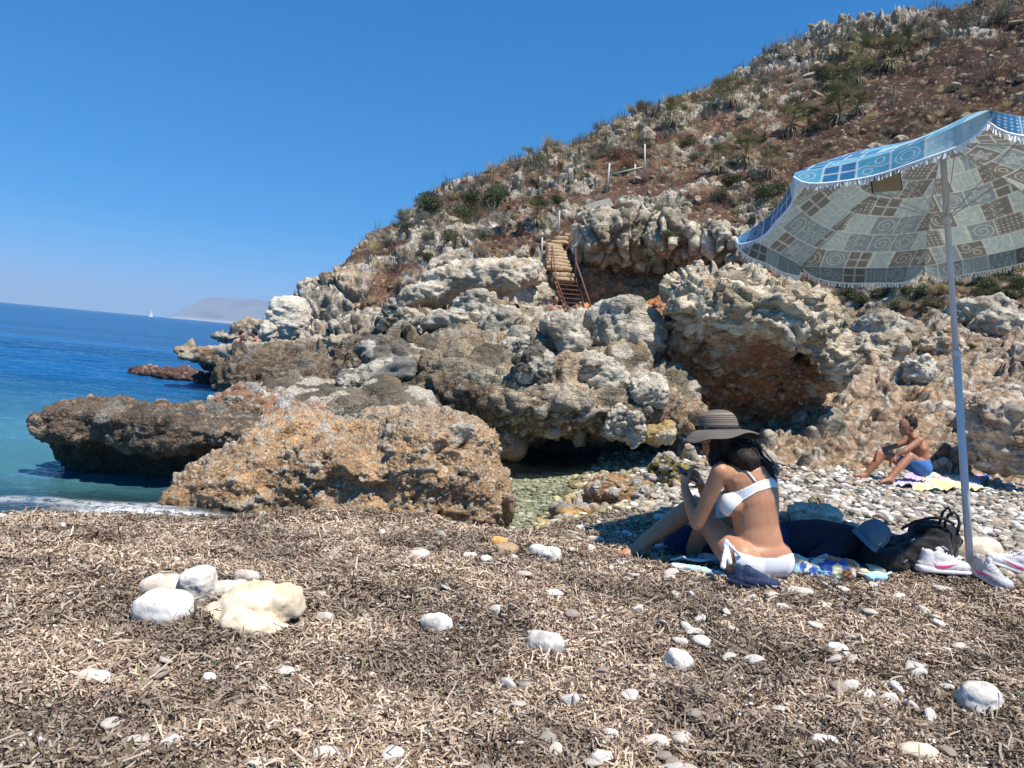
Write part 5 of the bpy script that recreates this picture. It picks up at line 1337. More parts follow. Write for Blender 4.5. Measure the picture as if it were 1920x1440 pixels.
# ------------------------------------------------------------------ people
from mathutils.bvhtree import BVHTree
def skin_mat(name, c):
    n = NT(name); v = n.coord('Object'); at = n.n('Attribute'); at.attribute_name = 'Col'
    cc = n.mixc(1.0, at.outputs[0], n.ramp(n.noise(v, 22, 5, .6), [(.3, .88), (.7, 1.1)]), 'MULTIPLY')
    b = n.pbr(cc, .48, n.bump(n.noise(v, 350, 3), .25, .0006), .4)
    b.inputs['Subsurface Weight'].default_value = .12; b.inputs['Subsurface Radius'].default_value = (.012, .005, .003); b.inputs['Subsurface Scale'].default_value = 1.0
    return n.m
skin_mat('skin', None)
plain('bikini_white', (.80, .80, .80), .8, .15, 60, .04, .0008, bscale=250)
plain('hair_dark', (.022, .015, .012), .62, .25, 60, .3)
plain('shorts_blue', (.05, .16, .42), .85, .2, 30, .2, .002)
plain('swim_navy', (.022, .03, .085), .85, .2, 30, .15, .003, bscale=30)
plain('shirt_dark', (.035, .028, .042), .95, .1, 40, .15, .004, bscale=24)
plain('cap_blue', (.13, .18, .22), .9, .15, 60, .12, .001)
plain('eye_dark', (.02, .015, .012), .2, .5); plain('eye_white', (.7, .68, .65), .3, .4)
plain('lens_dark', (.01, .01, .012), .08, .6)

def hand(B, wrist, aim, palmn, thumb_side, curl=.6, s=1.0):
    """palm, four bent fingers of different length and a thumb from the side of the palm"""
    w = np.array(wrist, float); a = np.array(aim, float); a /= np.linalg.norm(a)
    n_ = np.array(palmn, float); n_ -= a * (n_ @ a); n_ /= np.linalg.norm(n_); sd = np.cross(a, n_) * thumb_side
    def capx(p, q, r0, r1): B.cap(p, q, r0 * s, r1 * s, seg=10)
    for k, off in enumerate((-.030, -.010, .010, .030)): capx(w + sd * off * .55 * s, w + (a * .085 + sd * off) * s, .014, .0115)
    L = (.030, .034, .036, .030)
    for k, off in enumerate((-.032, -.0105, .011, .032)):
        p = w + (a * .088 + sd * off) * s; ang = curl * (.55 + .1 * k); ln = L[k] * (.82 if k == 0 else 1) * s
        for j in range(3):
            d = a * math.cos(ang) + n_ * math.sin(ang) + sd * off * 1.2
            q = p + d * ln * (1.15, .85, .7)[j]; capx(p, q, .0085 - .0008 * j, .0080 - .001 * j); p = q; ang += curl * .75
    p = w + (a * .03 + sd * .026) * s; q = p + (a * .035 + sd * .03 + n_ * .012) * s; capx(p, q, .0125, .0105); capx(q, q + (a * .03 + sd * .006 + n_ * .018) * s, .0100, .0080)
def foot(B, ankle, toe, s=1.0):
    a = np.array(ankle, float); t = np.array(toe, float); d = t - a; d[2] = 0; L = np.linalg.norm(d); d /= L; sd = np.array([-d[1], d[0], 0]); zf = t[2]
    heel = a - d * .045 * s; heel[2] = zf + .028 * s
    B.cap(a, heel, .036 * s, .034 * s); ball = a + d * (L * .62); ball[2] = zf + .022 * s
    B.cap(a + np.array([0, 0, -.01]), ball, .036 * s, .026 * s, 1.25, sd); B.cap(heel, ball, .032 * s, .024 * s, 1.35, sd)
    for k, off in enumerate((-.034, -.018, -.002, .013, .030)):
        B.cap(ball + sd * off * s, ball + sd * off * 1.08 * s + d * (.055 - .006 * (4 - k)) * s - np.array([0, 0, .008 * s]), .012 * s, .0105 * s if k < 4 else .013 * s, seg=10)
def head(B, c, fwd, up, s=1.0):
    c = np.array(c, float); f = np.array(fwd, float); f /= np.linalg.norm(f); u = np.array(up, float); u -= f * (u @ f); u /= np.linalg.norm(u); l = np.cross(u, f)
    Rm = np.stack([f, l, u], 1)
    V, F = ico(4); V = V * np.array([.098, .076, .105]) * s; V[:, 2] += .02 * s
    B.add(V @ Rm.T + c, F)
    def at_(x, y, z): return c + Rm @ (np.array([x, y, z]) * s)
    B.cap(at_(.035, 0, -.03), at_(.066, 0, -.088), .056 * s, .026 * s, 1.05, l)         # jaw and chin
    B.cap(at_(.05, .033, -.02), at_(.03, .04, -.06), .03 * s, .026 * s); B.cap(at_(.05, -.033, -.02), at_(.03, -.04, -.06), .03 * s, .026 * s)
    B.cap(at_(.092, 0, .018), at_(.112, 0, -.022), .009 * s, .0145 * s); B.cap(at_(.098, .008, -.024), at_(.098, -.008, -.024), .010 * s, .010 * s)   # nose
    B.cap(at_(.090, .018, -.051), at_(.090, -.018, -.051), .0095 * s, .0095 * s); B.cap(at_(.088, .014, -.061), at_(.088, -.014, -.061), .010 * s, .010 * s)  # lips
    B.cap(at_(.088, .032, .026), at_(.090, .012, .024), .010 * s, .010 * s); B.cap(at_(.088, -.032, .026), at_(.090, -.012, .024), .010 * s, .010 * s)   # brow
    for g in (1, -1): B.sup(at_(-.008, .079 * g, -.008), (.018 * s, .009 * s, .031 * s), (0, 0, math.atan2(f[1], f[0])), 2.2, 2)
    return at_
def finish(name, B, voxel, col, parent, it=4, cfun=None):
    me = B.skin(voxel, it, .5); V = get_v(me); c = np.tile(np.array(col, float), (len(V), 1)) * (1 + .06 * fbm(V * 7, 3, 3))[:, None]
    if cfun: c = cfun(V, c)
    set_col(me, c); me.name = name; me.polygons.foreach_set('use_smooth', np.ones(len(me.polygons), bool))
    me.materials.clear(); me.materials.append(MATS['skin'])
    o = bpy.data.objects.new(name, me); COL.objects.link(o)
    set_v(me, V - np.array(parent.location)); o.parent = parent
    return o
def patch(name, body, test, off, mat, parent, it=6):
    """clothing: the body's own surface inside a region, lifted off the skin"""
    me = body.data; V = get_v(me) + np.array(parent.location); Nn = get_n(me)
    F = np.array([list(p.vertices) + ([p.vertices[-1]] if len(p.vertices) == 3 else []) for p in me.polygons]); cen = V[F].mean(1)
    t = test(cen); F = F[t]
    if not len(F): return None
    used, inv = np.unique(F, return_inverse=True); F = inv.reshape(F.shape); v = V[used]; n_ = Nn[used]
    e = np.concatenate([F[:, [0, 1]], F[:, [1, 2]], F[:, [2, 3]], F[:, [3, 0]]]); e.sort(1); key = e[:, 0] * 10000000 + e[:, 1]; k_, cnt_ = np.unique(key, return_counts=True)
    be = k_[cnt_ == 1]; be = np.stack([be // 10000000, be % 10000000], 1); isb = np.zeros(len(v), bool); isb[be.ravel()] = True
    sv = v.copy(); deg = np.bincount(be.ravel(), minlength=len(v))[:, None]
    for _ in range(it):
        S = np.stack([np.bincount(be[:, 0], sv[be[:, 1], k], len(v)) + np.bincount(be[:, 1], sv[be[:, 0], k], len(v)) for k in range(3)], 1)
        sv = np.where(isb[:, None] & (deg == 2), sv + .5 * (S / np.maximum(deg, 1) - sv), sv)
    outer = sv + n_ * off; inner = sv - n_ * .002
    m = len(v); side = np.concatenate([be[:, :1], be[:, 1:], be[:, 1:] + m, be[:, :1] + m], 1)
    VV = np.concatenate([outer, inner]); FF = np.concatenate([F, side])
    tri = np.array([len(set(q)) for q in FF]) 
    o = mesh_np(name, VV - np.array(parent.location), [FF[tri == 4]] + ([np.array([list(dict.fromkeys(q)) for q in FF[tri == 3]])] if (tri == 3).any() else []), MATS[mat], None, True, parent)
    return o
def bvh(o, parent):
    me = o.data; V = (get_v(me) + np.array(parent.location)); return BVHTree.FromPolygons([tuple(v) for v in V], [tuple(p.vertices) for p in me.polygons])
def strap(name, pts_, body, parent, r, mat, lift=.003):
    bt_ = bvh(body, parent); out = []
    pts_ = [np.array(p, float) for p in pts_]
    for a, b_ in zip(pts_[:-1], pts_[1:]):
        for t in np.linspace(0, 1, 8, endpoint=False): out.append(a * (1 - t) + b_ * t)
    out.append(pts_[-1]); res = []
    for p in out:
        loc, nn_, *_ = bt_.find_nearest(Vector(p)); res.append(np.array(loc) + np.array(nn_) * lift)
    return tube(name, [q - np.array(parent.location) for q in res], r, mat, parent, 8)
def hairs(name, B, voxel, parent, strands, mat='hair_dark'):
    me = B.skin(voxel, 3) if B else None; V = []; F = []
    if me:
        v = get_v(me); nn_ = get_n(me); v = v + nn_ * (.006 * vnoise(v * np.array([90, 90, 14]), 4) + .008 * vnoise(v * 18, 6))[:, None]
        V = [tuple(q) for q in v]; F = [tuple(p.vertices) for p in me.polygons]
    g = [(V, F)] + [tube(None, s_, [.0035] * (len(s_) - 1) + [.0008], None, None, 4) for s_ in strands]
    V, F = gather(g)
    return pyobj(name, [np.array(q) - np.array(parent.location) for q in V], F, mat, parent, True)

# --- woman on the towel, seen from behind on her left
wb = P(1425, 1068, 4.0)
wo_ = empty('person', (wb[0], wb[1], bz(wb[0], wb[1]))); tag(wo_, 'woman in white bikini and striped sun hat sitting on a towel, looking at a phone', 'woman')
TAN = (.47, .235, .13)
w = {}
w['pel'] = P(1424, 1040, 4.02); w['waist'] = P(1418, 985, 4.03); w['rib'] = P(1413, 935, 4.04); w['chest'] = P(1403, 895, 4.05); w['neck'] = P(1385, 855, 4.08); w['head'] = P(1350, 828, 4.10)
w['shL'] = P(1350, 884, 3.96); w['shR'] = P(1447, 880, 4.16); w['elL'] = P(1307, 983, 4.02); w['wrL'] = P(1283, 912, 4.12)
w['hipL'] = P(1388, 1048, 3.95); w['hipR'] = P(1452, 1044, 4.08); w['knL'] = P(1326, 980, 4.22); w['ankL'] = P(1292, 1045, 4.45)
w['knR'] = P(1302, 948, 4.42); w['ankR'] = P(1200, 1022, 4.28)
B = Blobs()
B.sup(w['pel'] + np.array([0, 0, -.01]), (.165, .125, .105), (0, 0, .35), 2.4, 4)
B.sup(P(1396, 1052, 3.97), (.10, .11, .088), (0, 0, .3), 2.3, 4); B.sup(P(1448, 1050, 4.06), (.10, .11, .088), (0, 0, .3), 2.3, 4)
B.cap(w['pel'], w['waist'], .112, .098, 1.28, (1, .38, 0), 24); B.cap(w['waist'], w['rib'], .098, .108, 1.30, (1, .38, 0), 24); B.cap(w['rib'], w['chest'], .108, .108, 1.36, (1, .38, 0), 24)
B.cap(w['chest'], P(1398, 876, 4.06), .10, .075, 1.55, (1, .38, 0), 24)
B.cap(w['shL'] + np.array([.01, .01, -.015]), w['shR'] + np.array([-.02, 0, -.01]), .052, .052); B.cap(P(1396, 876, 4.07), w['neck'], .075, .050); B.cap(w['neck'], w['head'] + np.array([.02, 0, -.03]), .048, .046)
B.sup(P(1372, 945, 3.985), (.062, .062, .066), k=2.1, sub=3)                      # side of the breast
B.sup(P(1385, 938, 4.08), (.075, .08, .06), k=2.1, sub=3)
B.cap(w['shL'], w['shL'] * .45 + w['elL'] * .55, .047, .041); B.cap(w['shL'] * .45 + w['elL'] * .55, w['elL'], .041, .034); B.cap(w['elL'], w['elL'] * .6 + w['wrL'] * .4, .035, .035); B.cap(w['elL'] * .6 + w['wrL'] * .4, w['wrL'], .035, .022)
elR = P(1330, 950, 4.42); wrR = P(1312, 905, 4.30)
B.cap(w['shR'], elR, .046, .036); B.cap(elR, wrR, .035, .023)
ph_c = P(1291, 889, 4.16)
hand(B, w['wrL'], ph_c - w['wrL'] + np.array([0, 0, .05]), (.75, .3, .1), 1, .75, .92); hand(B, wrR, ph_c + np.array([.03, 0, .02]) - wrR, (-.7, -.2, .2), 1, .75, .92)
B.cap(w['hipL'], w['hipL'] * .5 + w['knL'] * .5, .098, .080, 1, None, 20); B.cap(w['hipL'] * .5 + w['knL'] * .5, w['knL'], .080, .058, 1, None, 20)
B.cap(w['knL'], w['knL'] * .6 + w['ankL'] * .4, .056, .054); B.cap(w['knL'] * .6 + w['ankL'] * .4, w['ankL'], .054, .036)
B.cap(w['hipR'], w['hipR'] * .5 + w['knR'] * .5, .095, .082, 1, None, 20); B.cap(w['hipR'] * .5 + w['knR'] * .5, w['knR'], .080, .058)
B.cap(w['knR'], w['knR'] * .62 + w['ankR'] * .38, .058, .058); B.cap(w['knR'] * .62 + w['ankR'] * .38, w['ankR'], .058, .034)
g = w['ankR']; tz = bz(g[0] - .12, g[1] - .05) + .02; foot(B, g, np.array([g[0] - .14, g[1] - .09, tz]), .92)
g = w['ankL']; foot(B, g, np.array([g[0] - .13, g[1] + .05, bz(g[0], g[1]) + .02]), .92)
hf = np.array([-.80, .42, -.42]); hu = np.array([-.35, .1, .93])
at_ = head(B, w['head'], hf, hu, .98)
wbody = finish('body', B, .0062, TAN, wo_, 5)
# bikini top: a band round the chest, cup, straps; bottom
ax_c = (w['chest'] + w['rib']) / 2
bandL, bandR, bandM = P(1345, 948, 3.95), P(1472, 905, 4.1), P(1415, 907, 3.92)
def band(c):
    d = _F + 0; q = (c - CAM); px = 960 + FPX * (q @ _R) / (q @ _F); py = 720 - FPX * (q @ _U) / (q @ _F)
    yb = np.interp(px, [1340, 1365, 1385, 1420, 1445, 1475], [950, 948, 932, 912, 905, 908])
    hw = np.interp(px, [1338, 1352, 1368, 1380, 1400, 1475], [22, 24, 20, 13, 9.5, 8])
    armL = np.linalg.norm(np.cross(c - w['shL'], w['elL'] - w['shL']), axis=1) / np.linalg.norm(w['elL'] - w['shL'])
    return (np.abs(py - yb) < hw) & (px > 1342) & (c[:, 1] < 4.35) & (armL > .062) & (c[:, 0] > w['elL'][0] + .09)
patch('bikini_top', wbody, band, .0045, 'bikini_white', wo_, 14)
strap('shoulder_strap', [P(1417, 903, 3.93), P(1398, 880, 3.95), P(1376, 862, 3.99), P(1362, 857, 4.05), P(1350, 875, 4.12)], wbody, wo_, .0055, 'bikini_white')
strap('shoulder_strap', [P(1468, 900, 4.05), P(1462, 885, 4.05), P(1455, 868, 4.1)], wbody, wo_, .0055, 'bikini_white')
def bott(c):
    q = (c - CAM); px = 960 + FPX * (q @ _R) / (q @ _F); py = 720 - FPX * (q @ _U) / (q @ _F)
    top = np.interp(px, [1370, 1385, 1420, 1455, 1480], [1024, 1036, 1046, 1047, 1038])
    return (py > top) & (px > 1374 + (py - 1030) * .25) & (c[:, 1] > 3.6) & (c[:, 0] > 1.02)
patch('bikini_bottom', wbody, bott, .0045, 'bikini_white', wo_, 14)
bow = Blobs(); kn = P(1362, 1015, 3.84)
bow.cap(kn, P(1356, 1062, 3.80), .008, .015, .6, (0, 1, 0)); bow.cap(kn, P(1369, 1055, 3.81), .007, .012, .6, (0, 1, 0)); bow.cap(kn, P(1374, 1028, 3.83), .008, .010); bow.cap(kn, P(1358, 1022, 3.84), .012, .010); bow.cap(kn, P(1388, 1043, 3.86), .006, .007)
bm_ = bow.skin(.0035, 2); v = get_v(bm_); v = v + get_n(bm_) * (.0035 * vnoise(v * np.array([160, 160, 20]), 3))[:, None]; set_v(bm_, v - np.array(wo_.location)); bm_.materials.clear(); bm_.materials.append(MATS['bikini_white']); bm_.polygons.foreach_set('use_smooth', np.ones(len(bm_.polygons), bool))
o = bpy.data.objects.new('side_tie', bm_); COL.objects.link(o); o.parent = wo_
# hair
hb_ = Blobs(); hc_ = w['head']
hb_.sup(hc_ + np.array([.025, -.005, .012]), (.098, .094, .112), (0, .3, .3), 2.2, 4)
hb_.cap(hc_ + np.array([.06, -.01, -.03]), P(1400, 862, 4.0), .085, .070); hb_.cap(P(1385, 850, 4.0), P(1432, 880, 4.06), .062, .050); hb_.cap(P(1420, 872, 4.04), P(1450, 898, 4.10), .045, .022)
hb_.cap(hc_ + np.array([-.01, -.045, -.01]), P(1336, 868, 4.02), .045, .022)
r = np.random.default_rng(9); strands = []
for k in range(130):
    a = hc_ + np.array([.06, -.03, -.01]) + r.normal(0, .035, 3); e = P(1395 + 60 * r.random(), 868 + 30 * r.random(), 3.98 + .1 * r.random()) + r.normal(0, .012, 3); m_ = (a + e) / 2 + np.array([0, -.025, .03]) + r.normal(0, .018, 3)
    e2 = e + np.array([.02, 0, -.035]) + r.normal(0, .012, 3)
    strands.append([a, m_, e, e2])
for k in range(26):
    a = hc_ + np.array([-.01, -.06, .0]) + r.normal(0, .016, 3); strands.append([a, a + np.array([.0, -.008, -.05]) + r.normal(0, .008, 3), a + np.array([.012, .0, -.11]) + r.normal(0, .014, 3)])
hairs('hair', hb_, .008, wo_, strands)
# eyes, lashes line
for g in (1, -1):
    b = Blobs(); b.sup(at_(.083, .031 * g, .008), (.0115,) * 3, sub=3); me = b.skin(.003, 1); v = get_v(me); set_v(me, v - np.array(wo_.location)); me.materials.clear(); me.materials.append(MATS['eye_white']); e = bpy.data.objects.new('eye', me); COL.objects.link(e); e.parent = wo_
# hat: thing of its own
ht = empty('sun_hat', w['head']); tag(ht, 'floppy straw sun hat with thin dark and white stripes on the seated woman', 'hat')
n = NT('hat_straw'); v = n.coord('Object'); at2 = n.n('Attribute'); at2.attribute_name = 'Col'
nb = n.bump(n.noise(v, 220, 3), .5, .001); b = n.pbr(at2.outputs[0], .85, nb, .2)
hu_ = np.array([-.10, .12, .985]); hu_ /= np.linalg.norm(hu_); hx = np.cross(hu_, [0, -1, 0]); hx /= np.linalg.norm(hx); hy = np.cross(hu_, hx)
hc0 = P(1347, 806, 4.09)
def hatpt(r_, z_, t): return hc0 + hx * r_ * np.cos(t) * 1.04 + hy * r_ * np.sin(t) + hu_ * z_
nt_ = 96; prof = [(.0005, .108), (.025, .1065), (.05, .101), (.07, .090), (.085, .074), (.0945, .053), (.0995, .03), (.102, .008), (.104, 0)]
pp_ = []
for (r0, z0), (r1, z1) in zip(prof[:-1], prof[1:]):
    for t in np.linspace(0, 1, 6, endpoint=False): pp_.append((r0 + (r1 - r0) * t, z0 + (z1 - z0) * t))
def hatmesh(pl, brim=False):
    T = np.linspace(0, 2 * math.pi, nt_, endpoint=False); V = []; C = []
    for j, (r_, z_) in enumerate(pl):
        for t in T:
            z2 = z_
            if brim:
                f = (r_ - .104) / .105
                z2 = z_ - .030 * f * f - .050 * f ** 1.3 * max(0, math.cos(t - math.pi)) ** 1.5 - .012 * f * math.sin(3 * t + .8) - .006 * f * math.sin(7 * t)
                rr = r_ * (1 - .10 * f * max(0, -math.cos(t)))
            else: rr = r_
            V.append(hatpt(rr, z2, t))
        s_ = (math.sin(j / len(pl) * (34 if not brim else 30) * math.pi) > .35)
        C += [(.30, .255, .20) if s_ else (.055, .046, .042)] * nt_ if not brim else [(.22, .19, .16) if s_ else (.085, .07, .062)] * nt_
    n0 = len(pl); F = [(j * nt_ + i, j * nt_ + (i + 1) % nt_, (j + 1) * nt_ + (i + 1) % nt_, (j + 1) * nt_ + i) for j in range(n0 - 1) for i in range(nt_)]
    V = np.array(V); m = len(V); V2 = np.concatenate([V, V - hu_ * .004]); F = np.array(F); F2 = np.concatenate([F, F[:, ::-1] + m, np.array([((n0 - 1) * nt_ + i, (n0 - 1) * nt_ + (i + 1) % nt_, (n0 - 1) * nt_ + (i + 1) % nt_ + m, (n0 - 1) * nt_ + i + m) for i in range(nt_)])])
    return V2 - np.array(ht.location), F2, np.array(C + C)
V, F, C = hatmesh(pp_); mesh_np('crown', V, F, MATS['hat_straw'], C, parent=ht)
V, F, C = hatmesh([(.104 + .105 * t, 0) for t in np.linspace(0, 1, 40)], True); mesh_np('brim', V, F, MATS['hat_straw'], C, parent=ht)
plain('hat_ribbon', (.05, .05, .06), .7); V, F, C = hatmesh([(.1055, .001), (.1055, .016)]); mesh_np('ribbon', V, F, MATS['hat_ribbon'], C, parent=ht)
# sunglasses temple
tube('glasses_arm', [at_(.02, .08, .012) - np.array(wo_.location), at_(.09, .062, .012) - np.array(wo_.location)], .002, 'lens_dark', wo_, 6)
for g in (1, -1):
    b = Blobs(); b.sup(at_(.103, .033 * g, .006), (.012, .024, .019), (0, 0, math.atan2(hf[1], hf[0])), 2.6, 3); me = b.skin(.003, 1); v = get_v(me); set_v(me, v - np.array(wo_.location)); me.materials.clear(); me.materials.append(MATS['lens_dark']); e = bpy.data.objects.new('sunglass_lens', me); COL.objects.link(e); e.parent = wo_
# phone
plain('phone_blue', (.03, .12, .42), .35, .5)
pa, pb_ = P(1271, 879, 4.12), P(1308, 899, 4.20); dx = pb_ - pa; Lp = np.linalg.norm(dx); dx /= Lp
nrm = np.array([.45, -.35, .82]); nrm -= dx * (nrm @ dx); nrm /= np.linalg.norm(nrm); dy = np.cross(nrm, dx)
c_ = (pa + pb_) / 2
ph = empty('phone', c_); tag(ph, 'phone in a blue case held by the seated woman', 'phone')
def rbox(c, ax, ex, r_=.3):
    V, F = ico(3); d = V / (np.abs(V) ** 8).sum(1, keepdims=True) ** (1 / 8); return [np.array(c) + sum(ax[i] * q[i] * ex[i] for i in range(3)) for q in d], [tuple(f) for f in F]
V, F = rbox((0, 0, 0), (dx, dy, nrm), (.072, .036, .0045)); pyobj('case', V, F, 'phone_blue', ph, True)
V, F = rbox(-nrm * 0 + nrm * .0048, (dx, dy, nrm), (.068, .033, .001)); pyobj('screen', V, F, 'lens_dark', ph, True)

# --- general seated or standing figure
def figure(label, J, s, voxel, col, fwd, shorts, smat, hairlen=.0, up=(0, 0, 1), curl=.5, aims=None, base=None, group=None, cat='person', lean=1.0, feet=True):
    root = empty('person', base if base is not None else (J['pel'][0], J['pel'][1], min(v[2] for v in J.values())))
    tag(root, label, cat, group); B = Blobs(); j = {k: np.array(v, float) for k, v in J.items()}
    acr = j['shR'] - j['shL']; acr /= np.linalg.norm(acr)
    B.sup(j['pel'], (.13 * s, .11 * s, .10 * s), (0, 0, math.atan2(acr[1], acr[0])), 2.3, 3)
    B.cap(j['pel'], j['belly'], .098 * s, .092 * s, 1.3, acr, 20); B.cap(j['belly'], j['chest'], .092 * s, .108 * s, 1.42, acr, 20); B.cap(j['chest'], (j['chest'] + j['neck']) / 2, .10 * s, .07 * s, 1.7, acr, 20)
    B.cap(j['shL'], j['shR'], .052 * s, .052 * s); B.cap((j['chest'] + j['neck']) / 2, j['neck'], .07 * s, .052 * s); B.cap(j['neck'], j['head'] - np.array([0, 0, .04 * s]), .05 * s, .048 * s)
    for g in 'LR':
        B.cap(j['sh' + g], j['el' + g], .048 * s, .036 * s); B.cap(j['el' + g], (j['el' + g] + j['wr' + g]) / 2, .037 * s, .034 * s); B.cap((j['el' + g] + j['wr' + g]) / 2, j['wr' + g], .034 * s, .022 * s)
        aim = aims[g] if aims else j['wr' + g] - j['el' + g]
        hand(B, j['wr' + g], aim, (0, -.2, -1) if abs(aim[2]) < .9 * np.linalg.norm(aim) else fwd, 1 if g == 'L' else -1, curl, s)
        h = j['pel'] + acr * (.085 * s) * (-1 if g == 'L' else 1)
        kn_, an_ = j['kn' + g], j['an' + g]
        B.cap(h, (h + kn_) / 2, .085 * s, .070 * s, 1, None, 18); B.cap((h + kn_) / 2, kn_, .070 * s, .053 * s, 1, None, 18); B.cap(kn_, kn_ * .6 + an_ * .4, .053 * s, .052 * s); B.cap(kn_ * .6 + an_ * .4, an_, .052 * s, .033 * s)
        if feet: foot(B, an_, j['to' + g], s)
    at = head(B, j['head'], fwd, up, s)
    def cf(V, c): return mix(c, np.array(col) * .8, smooth(.08 * s, .0, np.linalg.norm(V - at(.09, 0, -.055), axis=1) - .0) * .3)
    body = finish('body', B, voxel, col, root, 4 if voxel < .012 else 2, cf)
    if shorts: patch('shorts', body, shorts, .012 * s, smat, root, 5)
    hbb = Blobs(); hd = j['head']; f = np.array(fwd, float); f /= np.linalg.norm(f)
    hbb.sup(hd - f * .028 * s + np.array([0, 0, .045 * s]), (.098 * s, .092 * s, .088 * s), (0, 0, math.atan2(f[1], f[0])), 2.2, 3)
    if hairlen: hbb.cap(hd - f * .06 * s, hd - f * .06 * s - np.array([0, 0, hairlen]), .07 * s, .04 * s)
    r = np.random.default_rng(int(s * 100)); st_s = []
    if voxel < .02:
        for k in range(60):
            u_ = r.normal(size=3); u_ /= np.linalg.norm(u_); u_[2] = abs(u_[2]); p0 = hd - f * .03 * s + np.array([0, 0, .05 * s]) + u_ * .07 * s; st_s.append([p0, p0 + u_ * .03 * s + f * .008, p0 + u_ * .045 * s + r.normal(0, .008, 3)])
    hairs('hair', hbb, max(.007, voxel * .8), root, st_s)
    for g in (1, -1):
        b = Blobs(); b.sup(at(.089, .030 * g, .012), (.010 * s, .014 * s, .007 * s), (0, 0, math.atan2(f[1], f[0])), 2, 3); me = b.skin(.003, 1); set_v(me, get_v(me) - np.array(root.location)); me.materials.clear(); me.materials.append(MATS['eye_dark']); e = bpy.data.objects.new('eye', me); COL.objects.link(e); e.parent = root
    return root, body, at

c3 = lambda x, y, Yd: P(1420 + x / 3.79, 740 + y / 3.79, Yd)
YM = 9.1
gz = bz(c3(1100, 560, YM)[0], YM)
J = dict(head=c3(1062, 232, YM), neck=c3(1108, 300, YM + .02), chest=c3(1150, 372, YM + .02), belly=c3(1165, 450, YM), pel=c3(1168, 520, YM),
         shL=c3(1150, 328, YM - .17), shR=c3(1095, 322, YM + .17), elL=c3(1045, 400, YM - .22), wrL=c3(985, 438, YM - .2), elR=c3(960, 372, YM + .2), wrR=c3(860, 400, YM + .12),
         knL=c3(1085, 438, YM - .2), anL=c3(935, 598, YM - .3), toL=c3(860, 650, YM - .32), knR=c3(890, 425, YM + .12), anR=c3(755, 590, YM + .1), toR=c3(670, 632, YM + .06))
for k in ('toL', 'toR'): J[k][2] = bz(J[k][0], J[k][1]) + .03
def sh_test(c):
    a = J['pel']; return ((np.linalg.norm(c - a, axis=1) < .19) | ((c[:, 0] > a[0] - .26) & (c[:, 2] < a[2] + .1) & (c[:, 0] > J['anL'][0] + .24))) & (c[:, 2] < a[2] + .10)
figure('dark haired man in blue swim shorts sitting by the lilac towel', J, .93, .010, (.36, .165, .09), (-.93, -.25, -.25), sh_test, 'shorts_blue', aims={'L': np.array([-.45, -.1, -.5]), 'R': np.array([-.4, -.15, -.85])}, curl=.45, cat='man')

# man beside the ladder
YL = 23.6; hd = cr(343, 1010, YL); k = .92
def off(x, y, z): return hd + np.array([x, y, z]) * k
J2 = dict(head=hd, neck=off(.0, .02, -.17), chest=off(-.03, .02, -.32), belly=off(-.03, .0, -.55), pel=off(-.02, .02, -.75), shL=off(.17, -.02, -.22), shR=off(-.20, .03, -.23), elL=off(.26, -.05, -.50), wrL=off(.28, -.22, -.70),
          elR=off(-.26, -.02, -.52), wrR=off(-.18, -.2, -.70), knL=off(.08, -.02, -1.18), anL=off(.09, .05, -1.6), toL=off(.10, -.16, -1.66), knR=off(-.12, -.02, -1.18), anR=off(-.12, .05, -1.6), toR=off(-.14, -.16, -1.66))
J2 = {a: b_ for a, b_ in J2.items()}; J2['shL'], J2['shR'] = J2['shR'], J2['shL']; J2['elL'], J2['elR'] = J2['elR'], J2['elL']; J2['wrL'], J2['wrR'] = J2['wrR'], J2['wrL']; J2['knL'], J2['knR'] = J2['knR'], J2['knL']; J2['anL'], J2['anR'] = J2['anR'], J2['anL']; J2['toL'], J2['toR'] = J2['toR'], J2['toL']
figure('bare chested person standing left of the rusty ladder', J2, k, .016, (.42, .22, .13), (.35, -.9, -.1), lambda c: (c[:, 2] < J2['pel'][2] + .06) & (c[:, 2] > J2['pel'][2] - .35) & (np.abs(c[:, 0] - J2['pel'][0]) < .2), 'shorts_blue', cat='person')

# two bathers beyond the shelf
c4 = lambda x, y, Yd: P(240 + x / 3.84, 420 + y / 3.84, Yd)
for i, (x, y, fx, col, lab, mat, hl) in enumerate([(822, 800, 1, (.52, .27, .17), 'pale bather crouching with rounded back on the far shelf rocks', 'shorts_blue', 0), (905, 790, -1, (.34, .17, .11), 'tanned bather sitting right of the pale one on the far shelf', 'swim_navy', .12)]):
    Yd = 24.0; hd = c4(x, y + 2, Yd); k = .95
    def off(a, b_, c): return hd + np.array([a * fx, b_, c]) * k
    J3 = dict(head=hd, neck=off(-.09, 0, -.12), chest=off(-.17, 0, -.24), belly=off(-.25, 0, -.42), pel=off(-.27, 0, -.60), shL=off(-.1, -.18, -.18), shR=off(-.1, .18, -.18), elL=off(.03, -.2, -.42), wrL=off(.18, -.12, -.35), elR=off(.03, .2, -.42), wrR=off(.2, .1, -.36),
              knL=off(.16, -.12, -.36), anL=off(.12, -.12, -.72), toL=off(.34, -.12, -.76), knR=off(.18, .12, -.36), anR=off(.14, .12, -.72), toR=off(.36, .12, -.76))
    if fx < 0:
        for a in ('sh', 'el', 'wr', 'kn', 'an', 'to'): J3[a + 'L'], J3[a + 'R'] = J3[a + 'R'], J3[a + 'L']
    figure(lab, J3, k, .018, col, (fx * .9, -.2, -.5), lambda c, J3=J3: (np.linalg.norm(c - J3['pel'], axis=1) < .2), mat, hairlen=hl)

